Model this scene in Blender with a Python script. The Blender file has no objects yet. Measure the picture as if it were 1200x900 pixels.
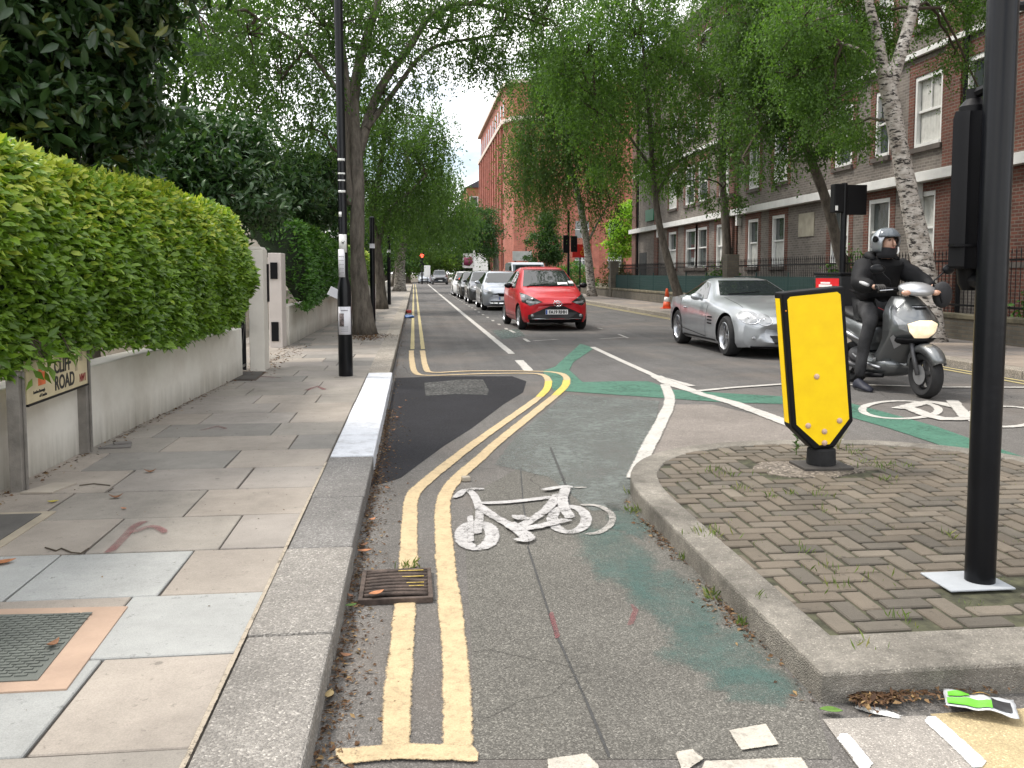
import bpy, bmesh, math, random
import numpy as np
from mathutils import Vector, Matrix
from mathutils.bvhtree import BVHTree
PI = math.pi
R = math.radians
scene = bpy.context.scene

# ---------------------------------------------------------------- camera, light, exposure
CAMZ = 1.38
cam_data = bpy.data.cameras.new("camera")
cam = bpy.data.objects.new("camera", cam_data)
scene.collection.objects.link(cam)
cam.location = (0, 0, CAMZ)
PITCH, YAW = R(4.289), R(6.211)
cam.rotation_euler = (PI/2 - PITCH, 0, -YAW)
cam_data.sensor_width = 36
cam_data.lens = 31.2
cam_data.shift_y = -52/1200
cam_data.clip_end = 3000
cam_data.clip_start = 0.05
scene.camera = cam

SUN_EL, SUN_AZ = R(60), R(-65)         # azimuth from +Y, towards +X
world = bpy.data.worlds.new("World")
scene.world = world
world.use_nodes = True
wn, wl = world.node_tree.nodes, world.node_tree.links
bg = wn["Background"]
sky = wn.new("ShaderNodeTexSky")
sky.sky_type = 'NISHITA'
sky.sun_disc = False
sky.sun_elevation = SUN_EL
sky.sun_rotation = SUN_AZ
sky.dust_density = 2.0
tc = wn.new("ShaderNodeTexCoord")
mp = wn.new("ShaderNodeMapping"); mp.inputs['Scale'].default_value = (1, 1, 2.2)
no = wn.new("ShaderNodeTexNoise"); no.inputs['Scale'].default_value = 2.6; no.inputs['Detail'].default_value = 7
no.inputs['Roughness'].default_value = .55
cr = wn.new("ShaderNodeValToRGB")
cr.color_ramp.elements[0].position = .36; cr.color_ramp.elements[1].position = .54
mx = wn.new("ShaderNodeMixRGB"); mx.inputs[2].default_value = (12.6, 12.5, 12.4, 1)
wl.new(tc.outputs['Generated'], mp.inputs[0]); wl.new(mp.outputs[0], no.inputs['Vector'])
wl.new(no.outputs['Fac'], cr.inputs[0]); wl.new(cr.outputs[0], mx.inputs[0])
wl.new(sky.outputs[0], mx.inputs[1]); wl.new(mx.outputs[0], bg.inputs[0])
bg.inputs[1].default_value = 0.12
sd = bpy.data.lights.new("sun", 'SUN')
sd.energy = 1.9; sd.angle = R(12); sd.color = (1, .94, .85)
sun = bpy.data.objects.new("sun", sd); scene.collection.objects.link(sun)
sdir = Vector((math.sin(SUN_AZ)*math.cos(SUN_EL), math.cos(SUN_AZ)*math.cos(SUN_EL), math.sin(SUN_EL)))
sun.rotation_euler = sdir.to_track_quat('Z', 'Y').to_euler()
sun.location = (0, 0, 60)
vs = scene.view_settings
vs.view_transform = 'Standard'; vs.look = 'None'; vs.exposure = 0.77; vs.gamma = 1; vs.use_curve_mapping = False
scene.cycles.use_denoising = True
scene.cycles.max_bounces = 6
scene.cycles.transparent_max_bounces = 10
scene.cycles.caustics_reflective = False; scene.cycles.caustics_refractive = False

# ---------------------------------------------------------------- where a photographed point lies in the street
_f, _cx, _cy = 1040., 600., 398.
_F = Vector((math.sin(YAW)*math.cos(PITCH), math.cos(YAW)*math.cos(PITCH), -math.sin(PITCH)))
_R = Vector((math.cos(YAW), -math.sin(YAW), 0)); _U = _R.cross(_F)
def ray(px, py): return _F + _R*((px-_cx)/_f) - _U*((py-_cy)/_f)
def G(px, py, z=0.0):
    d = ray(px, py); t = (z-CAMZ)/d.z
    return Vector((d.x*t, d.y*t, z))
def GY(px, py, y):
    d = ray(px, py); t = y/d.y
    return Vector((d.x*t, y, CAMZ+d.z*t))
def GX(px, py, x):
    d = ray(px, py); t = x/d.x
    return Vector((x, d.y*t, CAMZ+d.z*t))

# ---------------------------------------------------------------- helpers
def link(o, parent=None):
    scene.collection.objects.link(o)
    if parent is not None: o.parent = parent
    return o
def tag(o, label=None, cat=None, group=None, kind=None):
    if label: o['label'] = label
    if cat: o['category'] = cat
    if group: o['group'] = group
    if kind: o['kind'] = kind
    return o
def thing(name, label, cat, loc=(0,0,0), rz=0, group=None, scale=1):
    o = bpy.data.objects.new(name, None); link(o)
    o.empty_display_size = .2
    o.location = loc; o.rotation_euler = (0,0,rz); o.scale = (scale,)*3
    return tag(o, label, cat, group)
def struct(o): o['kind'] = 'structure'; return o
def copy_tree(o, parent=None):
    c = o.copy(); link(c, parent)
    for ch in list(o.children): copy_tree(ch, c)
    return c

class MB:
    def __init__(s): s.v = []; s.f = []; s.m = []; s.mi = 0; s.e = []
    def add(s, vs_, fs):
        b = len(s.v); s.v += [tuple(x) for x in vs_]
        for q in fs: s.f.append(tuple(b+i for i in q)); s.m.append(s.mi)
        return s
    def box(s, c, d, rz=0, M=None):
        x, y, z = d[0]/2, d[1]/2, d[2]/2
        pts = [Vector((a*x, b*y, e*z)) for a in (-1,1) for b in (-1,1) for e in (-1,1)]
        if M is None: M = Matrix.Rotation(rz, 3, 'Z')
        pts = [M @ p + Vector(c) for p in pts]
        return s.add(pts, [(0,1,3,2),(4,6,7,5),(0,4,5,1),(2,3,7,6),(0,2,6,4),(1,5,7,3)])
    def bx(s, x0, x1, y0, y1, z0, z1):
        return s.box(((x0+x1)/2, (y0+y1)/2, (z0+z1)/2), (abs(x1-x0), abs(y1-y0), abs(z1-z0)))
    def tube(s, path, rad, n=10, cap=True):
        path = [Vector(p) for p in path]
        if not hasattr(rad, '__len__'): rad = [rad]*len(path)
        rings = []; ref = None
        for i, p in enumerate(path):
            t = (path[min(i+1, len(path)-1)] - path[max(i-1, 0)]).normalized()
            if ref is None: ref = Vector((1,0,0)) if abs(t.x) < .8 else Vector((0,1,0))
            a = (ref - t*ref.dot(t)).normalized(); ref = a; b = t.cross(a)
            rings.append([p + (a*math.cos(2*PI*k/n) + b*math.sin(2*PI*k/n))*rad[i] for k in range(n)])
        return s.loft(rings, cap)
    def loft(s, rings, cap=True, closed=True):
        n = len(rings[0]); vs_ = [p for r in rings for p in r]; fs = []
        for i in range(len(rings)-1):
            for k in range(n if closed else n-1):
                k2 = (k+1) % n
                fs.append((i*n+k, i*n+k2, (i+1)*n+k2, (i+1)*n+k))
        if cap: fs.append(tuple(range(n))[::-1]); fs.append(tuple((len(rings)-1)*n+k for k in range(n)))
        return s.add(vs_, fs)
    def lathe(s, prof, c=(0,0,0), axis='Z', n=24, cap=True):
        rings = []
        for r, h in prof:
            ring = []
            for k in range(n):
                a = 2*PI*k/n; u, w = r*math.cos(a), r*math.sin(a)
                ring.append(Vector(c) + (Vector((u,w,h)) if axis == 'Z' else Vector((h,u,w)) if axis == 'X' else Vector((w,h,u))))
            rings.append(ring)
        return s.loft(rings, cap)
    def prism(s, poly, a, b, axis='Z'):
        def P(u, w, h): return (u,w,h) if axis == 'Z' else ((h,u,w) if axis == 'X' else (u,h,w))
        n = len(poly)
        vs_ = [P(u,w,a) for u,w in poly] + [P(u,w,b) for u,w in poly]
        fs = [tuple(range(n))[::-1], tuple(range(n, 2*n))] + [(i, (i+1)%n, n+(i+1)%n, n+i) for i in range(n)]
        return s.add(vs_, fs)
    def ell(s, c, r, nu=16, nv=10, M=None):
        rings = []
        for j in range(nv+1):
            ph = -PI/2 + PI*(j+.001)/(nv+.002)
            ring = []
            for k in range(nu):
                a = 2*PI*k/nu
                p = Vector((r[0]*math.cos(ph)*math.cos(a), r[1]*math.cos(ph)*math.sin(a), r[2]*math.sin(ph)))
                ring.append((M @ p if M else p) + Vector(c))
            rings.append(ring)
        return s.loft(rings, True)
    def build(s, name, mats, parent=None, smooth=False, bevel=0, auto=None, subsurf=0, seg=2):
        me = bpy.data.meshes.new(name)
        me.from_pydata([tuple(v) for v in s.v], [], s.f)
        if not isinstance(mats, (list, tuple)): mats = [mats]
        for m in mats: me.materials.append(m)
        if any(s.m): me.polygons.foreach_set('material_index', s.m)
        if s.e and len(s.e) == len(s.v):
            at = me.attributes.new('edge', 'FLOAT', 'POINT'); at.data.foreach_set('value', s.e)
        bm = bmesh.new(); bm.from_mesh(me)
        if not s.e: bmesh.ops.remove_doubles(bm, verts=bm.verts, dist=1e-6)
        bmesh.ops.recalc_face_normals(bm, faces=bm.faces)
        bm.to_mesh(me); bm.free()
        if smooth or auto:
            me.polygons.foreach_set('use_smooth', [True]*len(me.polygons))
            if auto: me.set_sharp_from_angle(angle=R(auto))
        o = bpy.data.objects.new(name, me); link(o, parent)
        if bevel:
            m = o.modifiers.new('bevel', 'BEVEL'); m.width = bevel; m.segments = seg; m.limit_method = 'ANGLE'; m.angle_limit = R(40)
        if subsurf:
            m = o.modifiers.new('subsurf', 'SUBSURF'); m.levels = m.render_levels = subsurf
        return o

# ---------------------------------------------------------------- materials
def nodes(name):
    m = bpy.data.materials.new(name); m.use_nodes = True
    nt = m.node_tree
    return m, nt.nodes, nt.links, nt.nodes['Principled BSDF']
def coords(n, l, kind='Object'):
    t = n.new('ShaderNodeTexCoord'); return t.outputs[kind]
def noise(n, l, vec, scale, detail=5, rough=.6):
    t = n.new('ShaderNodeTexNoise'); t.inputs['Scale'].default_value = scale; t.inputs['Detail'].default_value = detail
    t.inputs['Roughness'].default_value = rough
    if vec is not None: l.new(vec, t.inputs['Vector'])
    return t.outputs['Fac']
def ramp(n, l, fac, stops):
    r = n.new('ShaderNodeValToRGB'); e = r.color_ramp.elements
    while len(e) < len(stops): e.new(.5)
    for i, (p, c) in enumerate(stops):
        e[i].position = p; e[i].color = (*c, 1) if hasattr(c, '__len__') else (c, c, c, 1)
    l.new(fac, r.inputs[0]); return r.outputs[0]
def mixc(n, l, fac, a, b, mode='MIX'):
    t = n.new('ShaderNodeMixRGB'); t.blend_type = mode
    for i, v in enumerate((fac, a, b)):
        if hasattr(v, 'links'): l.new(v, t.inputs[i])
        elif i == 0: t.inputs[0].default_value = v
        else: t.inputs[i].default_value = (*v, 1) if hasattr(v, '__len__') else (v, v, v, 1)
    return t.outputs[0]
def math_(n, l, op, a, b=0, clamp=False):
    t = n.new('ShaderNodeMath'); t.operation = op; t.use_clamp = clamp
    for i, v in enumerate((a, b)):
        if hasattr(v, 'links'): l.new(v, t.inputs[i])
        else: t.inputs[i].default_value = v
    return t.outputs[0]
def bump(n, l, bs, h, strength=.3, dist=.01):
    b = n.new('ShaderNodeBump'); b.inputs['Strength'].default_value = strength; b.inputs['Distance'].default_value = dist
    l.new(h, b.inputs['Height']); l.new(b.outputs[0], bs.inputs['Normal'])
_mc = {}
def mat(name, col, rough=.6, metal=0, var=.12, vscale=3, bmp=0, bscale=60, coat=0, fine=0, spec=.5, emit=0, trans=0):
    if name in _mc: return _mc[name]
    m, n, l, b = nodes(name)
    v = coords(n, l)
    c = col
    if var:
        f = noise(n, l, v, vscale)
        lo = tuple(x*(1-var*1.4) for x in col); hi = tuple(min(1, x*(1+var*1.4)) for x in col)
        c = ramp(n, l, f, [(.3, lo), (.7, hi)])
    if fine:
        f2 = noise(n, l, v, bscale*2, 2)
        g = ramp(n, l, f2, [(.35, 1-fine), (.65, 1+fine)])
        c = mixc(n, l, 1, c, g, 'MULTIPLY')
    if hasattr(c, 'links'): l.new(c, b.inputs['Base Color'])
    else: b.inputs['Base Color'].default_value = (*c, 1)
    b.inputs['Roughness'].default_value = rough; b.inputs['Metallic'].default_value = metal
    b.inputs['Specular IOR Level'].default_value = spec
    if coat: b.inputs['Coat Weight'].default_value = coat; b.inputs['Coat Roughness'].default_value = .04
    if bmp: bump(n, l, b, noise(n, l, v, bscale, 4), bmp)
    if emit: b.inputs['Emission Color'].default_value = (*col, 1); b.inputs['Emission Strength'].default_value = emit
    _mc[name] = m
    return m
def granular(name, base, spk_lo, spk_hi, scale=220, big=1.2, bmp=.5, rough=.9, stains=.25, extra=None):
    """stone or asphalt with visible aggregate"""
    m, n, l, b = nodes(name)
    v = coords(n, l)
    t = n.new('ShaderNodeTexVoronoi'); t.inputs['Scale'].default_value = scale; l.new(v, t.inputs['Vector'])
    sp = n.new('ShaderNodeSeparateColor'); l.new(t.outputs['Color'], sp.inputs[0])
    c1 = ramp(n, l, sp.outputs[0], [(0, tuple(x*spk_lo for x in base)), (.55, base), (.93, tuple(x*spk_hi for x in base)), (1, tuple(min(1, x*spk_hi*1.5) for x in base))])
    big_n = ramp(n, l, noise(n, l, v, big, 7, .65), [(.3, 1-stains), (.7, 1+stains)])
    mid = ramp(n, l, noise(n, l, v, 14, 5, .7), [(.3, 1-stains*.5), (.7, 1+stains*.5)])
    c = mixc(n, l, 1, mixc(n, l, 1, c1, big_n, 'MULTIPLY'), mid, 'MULTIPLY')
    if extra: c = extra(n, l, v, c)
    l.new(c, b.inputs['Base Color']); b.inputs['Roughness'].default_value = rough; b.inputs['Specular IOR Level'].default_value = .25
    h = math_(n, l, 'ADD', noise(n, l, v, scale*.6, 3), math_(n, l, 'MULTIPLY', t.outputs['Distance'], -1.2))
    bump(n, l, b, h, bmp, .006)
    return m
def crack_lines(n, l, v, c, scale=.8, width=.006, dark=.35):
    nn = n.new('ShaderNodeTexNoise'); nn.inputs['Scale'].default_value = 3; l.new(v, nn.inputs['Vector'])
    vv = mixc(n, l, .12, v, nn.outputs['Color'])
    t = n.new('ShaderNodeTexVoronoi'); t.feature = 'DISTANCE_TO_EDGE'; t.inputs['Scale'].default_value = scale; l.new(vv, t.inputs['Vector'])
    k = ramp(n, l, t.outputs['Distance'], [(0, dark), (width, 1)])
    msk = ramp(n, l, noise(n, l, v, .5, 2), [(.5, 0), (.56, 1)])
    return mixc(n, l, msk, c, mixc(n, l, 1, c, k, 'MULTIPLY'))
def paint(name, col, wear=.45, edge=.12, dirt=.25, scale=18, rough=.7, soft=.02, fine=110):
    """worn road paint: chips away, first along its edges, to whatever lies under it"""
    m, n, l, b = nodes(name)
    v = coords(n, l)
    f = noise(n, l, v, scale, 8, .75); f2 = noise(n, l, v, 2.2, 3); f3 = noise(n, l, v, fine, 3, .8)
    mix = math_(n, l, 'ADD', math_(n, l, 'ADD', math_(n, l, 'MULTIPLY', f, .45), math_(n, l, 'MULTIPLY', f2, .3)), math_(n, l, 'MULTIPLY', f3, .25))
    a = n.new('ShaderNodeAttribute'); a.attribute_name = 'edge'
    e = math_(n, l, 'MULTIPLY', math_(n, l, 'SUBTRACT', math_(n, l, 'MULTIPLY', a.outputs['Fac'], 3.0, True), 1), .24)
    mix = math_(n, l, 'ADD', mix, e)
    al = ramp(n, l, mix, [(wear-.05-soft, 0), (wear+.0+soft, 1)])
    c = ramp(n, l, noise(n, l, v, 7, 7, .7), [(.3, tuple(x*(1-dirt) for x in col)), (.68, col)])
    c = mixc(n, l, 1, c, ramp(n, l, noise(n, l, v, 160, 3), [(.35, .8), (.6, 1.0)]), 'MULTIPLY')
    c = mixc(n, l, 1, c, ramp(n, l, noise(n, l, v, 34, 6, .75), [(.36, .74), (.5, 1.0)]), 'MULTIPLY')
    l.new(c, b.inputs['Base Color']); l.new(al, b.inputs['Alpha']); b.inputs['Roughness'].default_value = rough
    bump(n, l, b, noise(n, l, v, 120, 4), .3, .004)
    return m
def brick(name, c1, c2, mortar, bw=.225, bh=.075, ms=.012, stain=.25):
    m, n, l, b = nodes(name)
    v = coords(n, l); s = n.new('ShaderNodeSeparateXYZ'); l.new(v, s.inputs[0])
    cb = n.new('ShaderNodeCombineXYZ'); l.new(math_(n, l, 'ADD', s.outputs[0], s.outputs[1]), cb.inputs[0]); l.new(s.outputs[2], cb.inputs[1])
    t = n.new('ShaderNodeTexBrick'); l.new(cb.outputs[0], t.inputs['Vector'])
    t.inputs['Scale'].default_value = 1; t.inputs['Brick Width'].default_value = bw; t.inputs['Row Height'].default_value = bh
    t.inputs['Mortar Size'].default_value = ms; t.inputs['Mortar Smooth'].default_value = .2
    t.inputs['Color1'].default_value = (*c1, 1); t.inputs['Color2'].default_value = (*c2, 1); t.inputs['Mortar'].default_value = (*mortar, 1)
    g = ramp(n, l, noise(n, l, v, 1.3, 7, .65), [(.3, 1-stain), (.7, 1+stain*.6)])
    l.new(mixc(n, l, 1, t.outputs['Color'], g, 'MULTIPLY'), b.inputs['Base Color']); b.inputs['Roughness'].default_value = .9
    bump(n, l, b, math_(n, l, 'MULTIPLY', t.outputs['Fac'], -1), .4, .01)
    return m
def leafmat(name, dark, light, tip=None, rough=.5, trans=.3, spec=.4):
    m, n, l, b = nodes(name)
    a = n.new('ShaderNodeAttribute'); a.attribute_name = 'rnd'
    stops = [(0, dark), (.75, light)] + ([(1, tip)] if tip else [])
    c = ramp(n, l, a.outputs['Fac'], stops)
    l.new(c, b.inputs['Base Color']); b.inputs['Roughness'].default_value = rough; b.inputs['Specular IOR Level'].default_value = spec
    tr = n.new('ShaderNodeBsdfTranslucent'); l.new(mixc(n, l, 1, c, (1.15, 1.3, .5), 'MULTIPLY'), tr.inputs[0])
    ms = n.new('ShaderNodeMixShader'); ms.inputs[0].default_value = trans
    l.new(b.outputs[0], ms.inputs[1]); l.new(tr.outputs[0], ms.inputs[2])
    l.new(ms.outputs[0], n['Material Output'].inputs['Surface'])
    return m
def barkmat(name, c1, c2, patch=None, scale=10):
    m, n, l, b = nodes(name)
    v = coords(n, l); mp_ = n.new('ShaderNodeMapping'); mp_.inputs['Scale'].default_value = (1, 1, .28) if not patch else (1, 1, 1.6)
    l.new(v, mp_.inputs[0])
    f = noise(n, l, mp_.outputs[0], scale, 8, .7)
    c = ramp(n, l, f, [(.36, c1), (.62, c2)])
    if patch:
        m2_ = n.new('ShaderNodeMapping'); m2_.inputs['Scale'].default_value = (1, 1, 3.2); l.new(v, m2_.inputs[0])
        mk = ramp(n, l, noise(n, l, m2_.outputs[0], 6.5, 7, .7), [(.515, 0), (.57, 1)])
        c = mixc(n, l, mk, c, patch)
    l.new(c, b.inputs['Base Color']); b.inputs['Roughness'].default_value = .9
    bump(n, l, b, f, .8, .02)
    return m
def glassmat(name, col=(.02, .025, .03), rough=.03, spec=.5):
    m, n, l, b = nodes(name)
    b.inputs['Base Color'].default_value = (*col, 1); b.inputs['Roughness'].default_value = rough
    b.inputs['Specular IOR Level'].default_value = spec
    v = coords(n, l); bump(n, l, b, noise(n, l, v, .8, 2), .05, .02)
    return m
def attrmat(name, dark, light, scale=90, bmp=.35, rough=.85):
    """paving whose slabs each carry their own tone (attribute rnd, colour tone)"""
    m, n, l, b = nodes(name)
    a = n.new('ShaderNodeAttribute'); a.attribute_name = 'tone'
    v = coords(n, l)
    g = ramp(n, l, noise(n, l, v, 2.2, 8, .7), [(.3, .78), (.7, 1.14)])
    g2 = ramp(n, l, noise(n, l, v, scale*2.4, 3), [(.3, .84), (.7, 1.12)])
    sp = ramp(n, l, noise(n, l, v, 22, 3, .8), [(.62, 1), (.72, .66)])
    gr = ramp(n, l, noise(n, l, v, .9, 8, .7), [(.32, .74), (.5, 1), (.7, 1.06)])
    gum = n.new('ShaderNodeTexVoronoi'); gum.inputs['Scale'].default_value = 3.1; l.new(v, gum.inputs['Vector'])
    sp = mixc(n, l, 1, sp, mixc(n, l, 1, gr, ramp(n, l, gum.outputs['Distance'], [(.035, .62), (.05, 1)]), 'MULTIPLY'), 'MULTIPLY')
    c = mixc(n, l, 1, mixc(n, l, 1, mixc(n, l, 1, a.outputs['Color'], g, 'MULTIPLY'), g2, 'MULTIPLY'), sp, 'MULTIPLY')
    l.new(c, b.inputs['Base Color']); b.inputs['Roughness'].default_value = rough
    bump(n, l, b, noise(n, l, v, scale, 5, .7), bmp, .004)
    return m

BLACK = mat('black_paint', (.004, .0045, .006), .3, var=.2, bmp=.08, bscale=25, spec=.25)
BLACKM = mat('matt_black', (.004, .004, .005), .5, var=.2, spec=.2)
RUBBER = mat('rubber', (.013, .013, .014), .85, var=.2, vscale=20, bmp=.2, bscale=90)
CHROME = mat('chrome', (.75, .76, .78), .12, metal=1, var=.05)
ALLOY = mat('alloy', (.5, .51, .53), .3, metal=.9, var=.1)
WHITEP = mat('white_frame_paint', (.72, .72, .7), .45, var=.08)
GLASS = glassmat('glazing')
PLATE = mat('plate_white', (.8, .8, .78), .4, var=.02)
INK = mat('ink', (.02, .02, .02), .6, var=0)

def text(name, body, size, m, parent, loc, rot, depth=.002, align='LEFT', bold=0, xs=1):
    cu = bpy.data.curves.new(name, 'FONT'); cu.body = body; cu.size = size; cu.extrude = depth/2; cu.align_x = align; cu.offset = bold
    t = bpy.data.objects.new('tmp_text', cu); link(t)
    me = bpy.data.meshes.new_from_object(t); bpy.data.objects.remove(t)
    me.materials.clear(); me.materials.append(m)
    o = bpy.data.objects.new(name, me); link(o, parent); o.location = loc; o.rotation_euler = rot; o.scale = (xs, 1, 1)
    return o

TWIG = mat('twig', (.06, .045, .03), .9)
# ---------------------------------------------------------------- leaves and trees
def leafmesh(name, P, D, N, L, W, rnd, m, parent=None, fold=.25, oval=False):
    """P base points, D growth directions, N leaf normals, L lengths, W widths; two faces per leaf folded on its midrib"""
    n = len(P)
    D = D/np.linalg.norm(D, axis=1, keepdims=True)
    S = np.cross(D, N); S /= (np.linalg.norm(S, axis=1, keepdims=True)+1e-9); U = np.cross(S, D)
    L = L[:, None]; W = W[:, None]
    mid = P + D*L*.5 - U*0
    tip = P + D*L - U*L*.12
    lft = P + D*L*.45 + S*W*.5 + U*W*fold; rgt = P + D*L*.45 - S*W*.5 + U*W*fold
    if oval:                                                   # near leaves: pointed ovals, folded and curved along the midrib
        mid = P + D*L*.52 + U*L*.05
        def q(t, k, s): return P + D*L*t + s*S*W*k + U*W*fold*(k*2) + U*L*(.05 - .2*(t-.5)**2)
        V = np.stack([P, q(.28, .42, -1), q(.66, .40, -1), tip, q(.66, .40, 1), q(.28, .42, 1), mid], 1).reshape(-1, 3).astype(np.float32)
        base = np.arange(n)[:, None]*7
        F = np.concatenate([base+np.array([t_]) for t_ in ((0, 1, 6), (1, 2, 6), (2, 3, 6), (3, 4, 6), (4, 5, 6), (5, 0, 6))], 1).reshape(-1).astype(np.int32)
    else:
        V = np.stack([P, rgt, tip, lft], 1).reshape(-1, 3).astype(np.float32)
        base = np.arange(n)[:, None]*4
        F = np.concatenate([base+np.array([[0, 1, 2]]), base+np.array([[0, 2, 3]])], 1).reshape(-1).astype(np.int32)
    nv_, nf_ = (7, 6) if oval else (4, 2)
    me = bpy.data.meshes.new(name)
    me.vertices.add(n*nv_); me.vertices.foreach_set('co', V.ravel())
    me.loops.add(n*nf_*3); me.loops.foreach_set('vertex_index', F)
    me.polygons.add(n*nf_); me.polygons.foreach_set('loop_start', np.arange(0, n*nf_*3, 3, dtype=np.int32))
    me.polygons.foreach_set('loop_total', np.full(n*nf_, 3, dtype=np.int32))
    a = me.attributes.new('rnd', 'FLOAT', 'FACE'); a.data.foreach_set('value', np.repeat(rnd, nf_).astype(np.float32))
    me.materials.append(m); me.update(); me.validate()
    o = bpy.data.objects.new(name, me); link(o, parent)
    return o
def rand_leaves(rng, C, size, aspect=.55, down=.3, spread=1.0):
    n = len(C)
    D = rng.normal(size=(n, 3))*spread; D[:, 2] -= down
    N = rng.normal(size=(n, 3))*.6; N[:, 2] += .8
    L = size*rng.uniform(.65, 1.35, n)
    return D, N, L, L*aspect
def catmull(pts, k=6):
    P = [Vector(p) for p in pts]; P = [P[0]*2-P[1]] + P + [P[-1]*2-P[-2]]
    out = []
    for i in range(1, len(P)-2):
        a, b, c, d = P[i-1:i+3]
        for j in range(k):
            t = j/k
            out.append(.5*((2*b) + (c-a)*t + (2*a-5*b+4*c-d)*t*t + (3*b-a-3*c+d)*t**3))
    out.append(P[-2]); return out
def branch(mb, a, b, r0, r1, rng, sag=.12, n=5):
    a, b = Vector(a), Vector(b); d = b-a; L = d.length
    pts = []
    for i in range(n+1):
        t = i/n
        p = a + d*t + Vector((0, 0, 1))*math.sin(PI*t)*L*sag
        if 0 < i < n: p += Vector(rng.normal(size=3))*L*.03
        pts.append(p)
    mb.mi = 1; mb.tube(pts, [r0+(r1-r0)*i/n for i in range(n+1)], 6, False); mb.mi = 0
def tree(name, label, trunk, radii, lobes, nclump, nleaf, leafsize, lm, bm_, seed, group=None, limbs=(), weep=0, clump=.35, aspect=.6, cat='tree', down=.3, oval=False):
    """trunk: world points. lobes: (centre, radii) of the crown. Clumps of leaves are scattered through the lobes; weep hangs strands."""
    rng = np.random.default_rng(seed)
    b0 = Vector(trunk[0])
    t = thing(name, label, cat, b0, 0, group)
    inv = lambda p: Vector(p) - b0
    mb = MB()
    tp = catmull([inv(p) for p in trunk], 6)
    rr = np.interp(np.linspace(0, len(radii)-1, len(tp)), range(len(radii)), radii)
    rr[0] *= 1.25
    tp[0] = tp[0] - Vector((0, 0, .05))
    mb.tube(tp, list(rr*rng.uniform(.95, 1.05, len(rr))), 12, True)
    for lp, lr in limbs:
        q = catmull([inv(p) for p in lp], 5)
        mb.tube(q, list(np.linspace(lr[0], lr[1], len(q))), 8, True)
    anchors = [p for p in tp[len(tp)//2:]] + [inv(p) for lp, lr in limbs for p in lp[1:]]
    vol = np.array([max(r[0]*r[1]*r[2], .01)**.67 for c, r in lobes]); vol /= vol.sum()
    C = []; S = []
    for (c, r), w in zip(lobes, vol):
        k = max(3, int(nclump*w)); c = inv(c)
        an = min(anchors, key=lambda q: (q-c).length)
        branch(mb, an, c, max(.03, min(.12, r[0]*.04)), .02, rng)
        u = rng.normal(size=(k, 3)); u /= np.linalg.norm(u, axis=1, keepdims=True)
        rad = rng.uniform(.25, 1, k)**.5
        lump = 1 + .22*np.sin(u[:, 0]*5+seed)+.18*np.sin(u[:, 2]*7+seed*2)
        pc = np.array(c) + u*np.array(r)*(rad*lump)[:, None]
        C.append(pc)
        for q in pc[:max(3, k//6)]: branch(mb, c, Vector(q), .02, .006, rng, .06, 3)
    C = np.concatenate(C)
    per = rng.poisson(nleaf, len(C))+1
    sz = clump*rng.uniform(.5, 1.3, len(C))
    idx = np.repeat(np.arange(len(C)), per)
    P = C[idx] + rng.normal(size=(len(idx), 3))*sz[idx][:, None]*np.array([1, 1, .6])*.6
    if weep:
        k = rng.uniform(0, 1, len(idx))
        sx = (idx*7919 % 5)                                     # five strands hang from every clump
        ang = idx*2.399 + sx
        P = C[idx].copy()
        sid = rng.integers(0, 5, len(idx))
        offs = rng.normal(size=(len(C), 5, 2))*clump*.8
        ln = weep*rng.uniform(.35, 1.2, (len(C), 5))
        P[:, :2] += offs[idx, sid]*(.5+.5*k[:, None])
        P[:, 2] -= k*ln[idx, sid]
        P += rng.normal(size=P.shape)*.035
    D, N, L, W = rand_leaves(rng, P, leafsize, aspect, down if not weep else 1.2)
    crnd = rng.uniform(0, 1, len(C))
    rnd = np.clip(.5*crnd[idx] + .5*rng.uniform(0, 1, len(idx)), 0, 1)
    mb.build('trunk', [bm_, TWIG], t, smooth=True)
    leafmesh('crown', P, D, N, L, W, rnd, lm, t, .15, oval)
    return t

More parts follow.
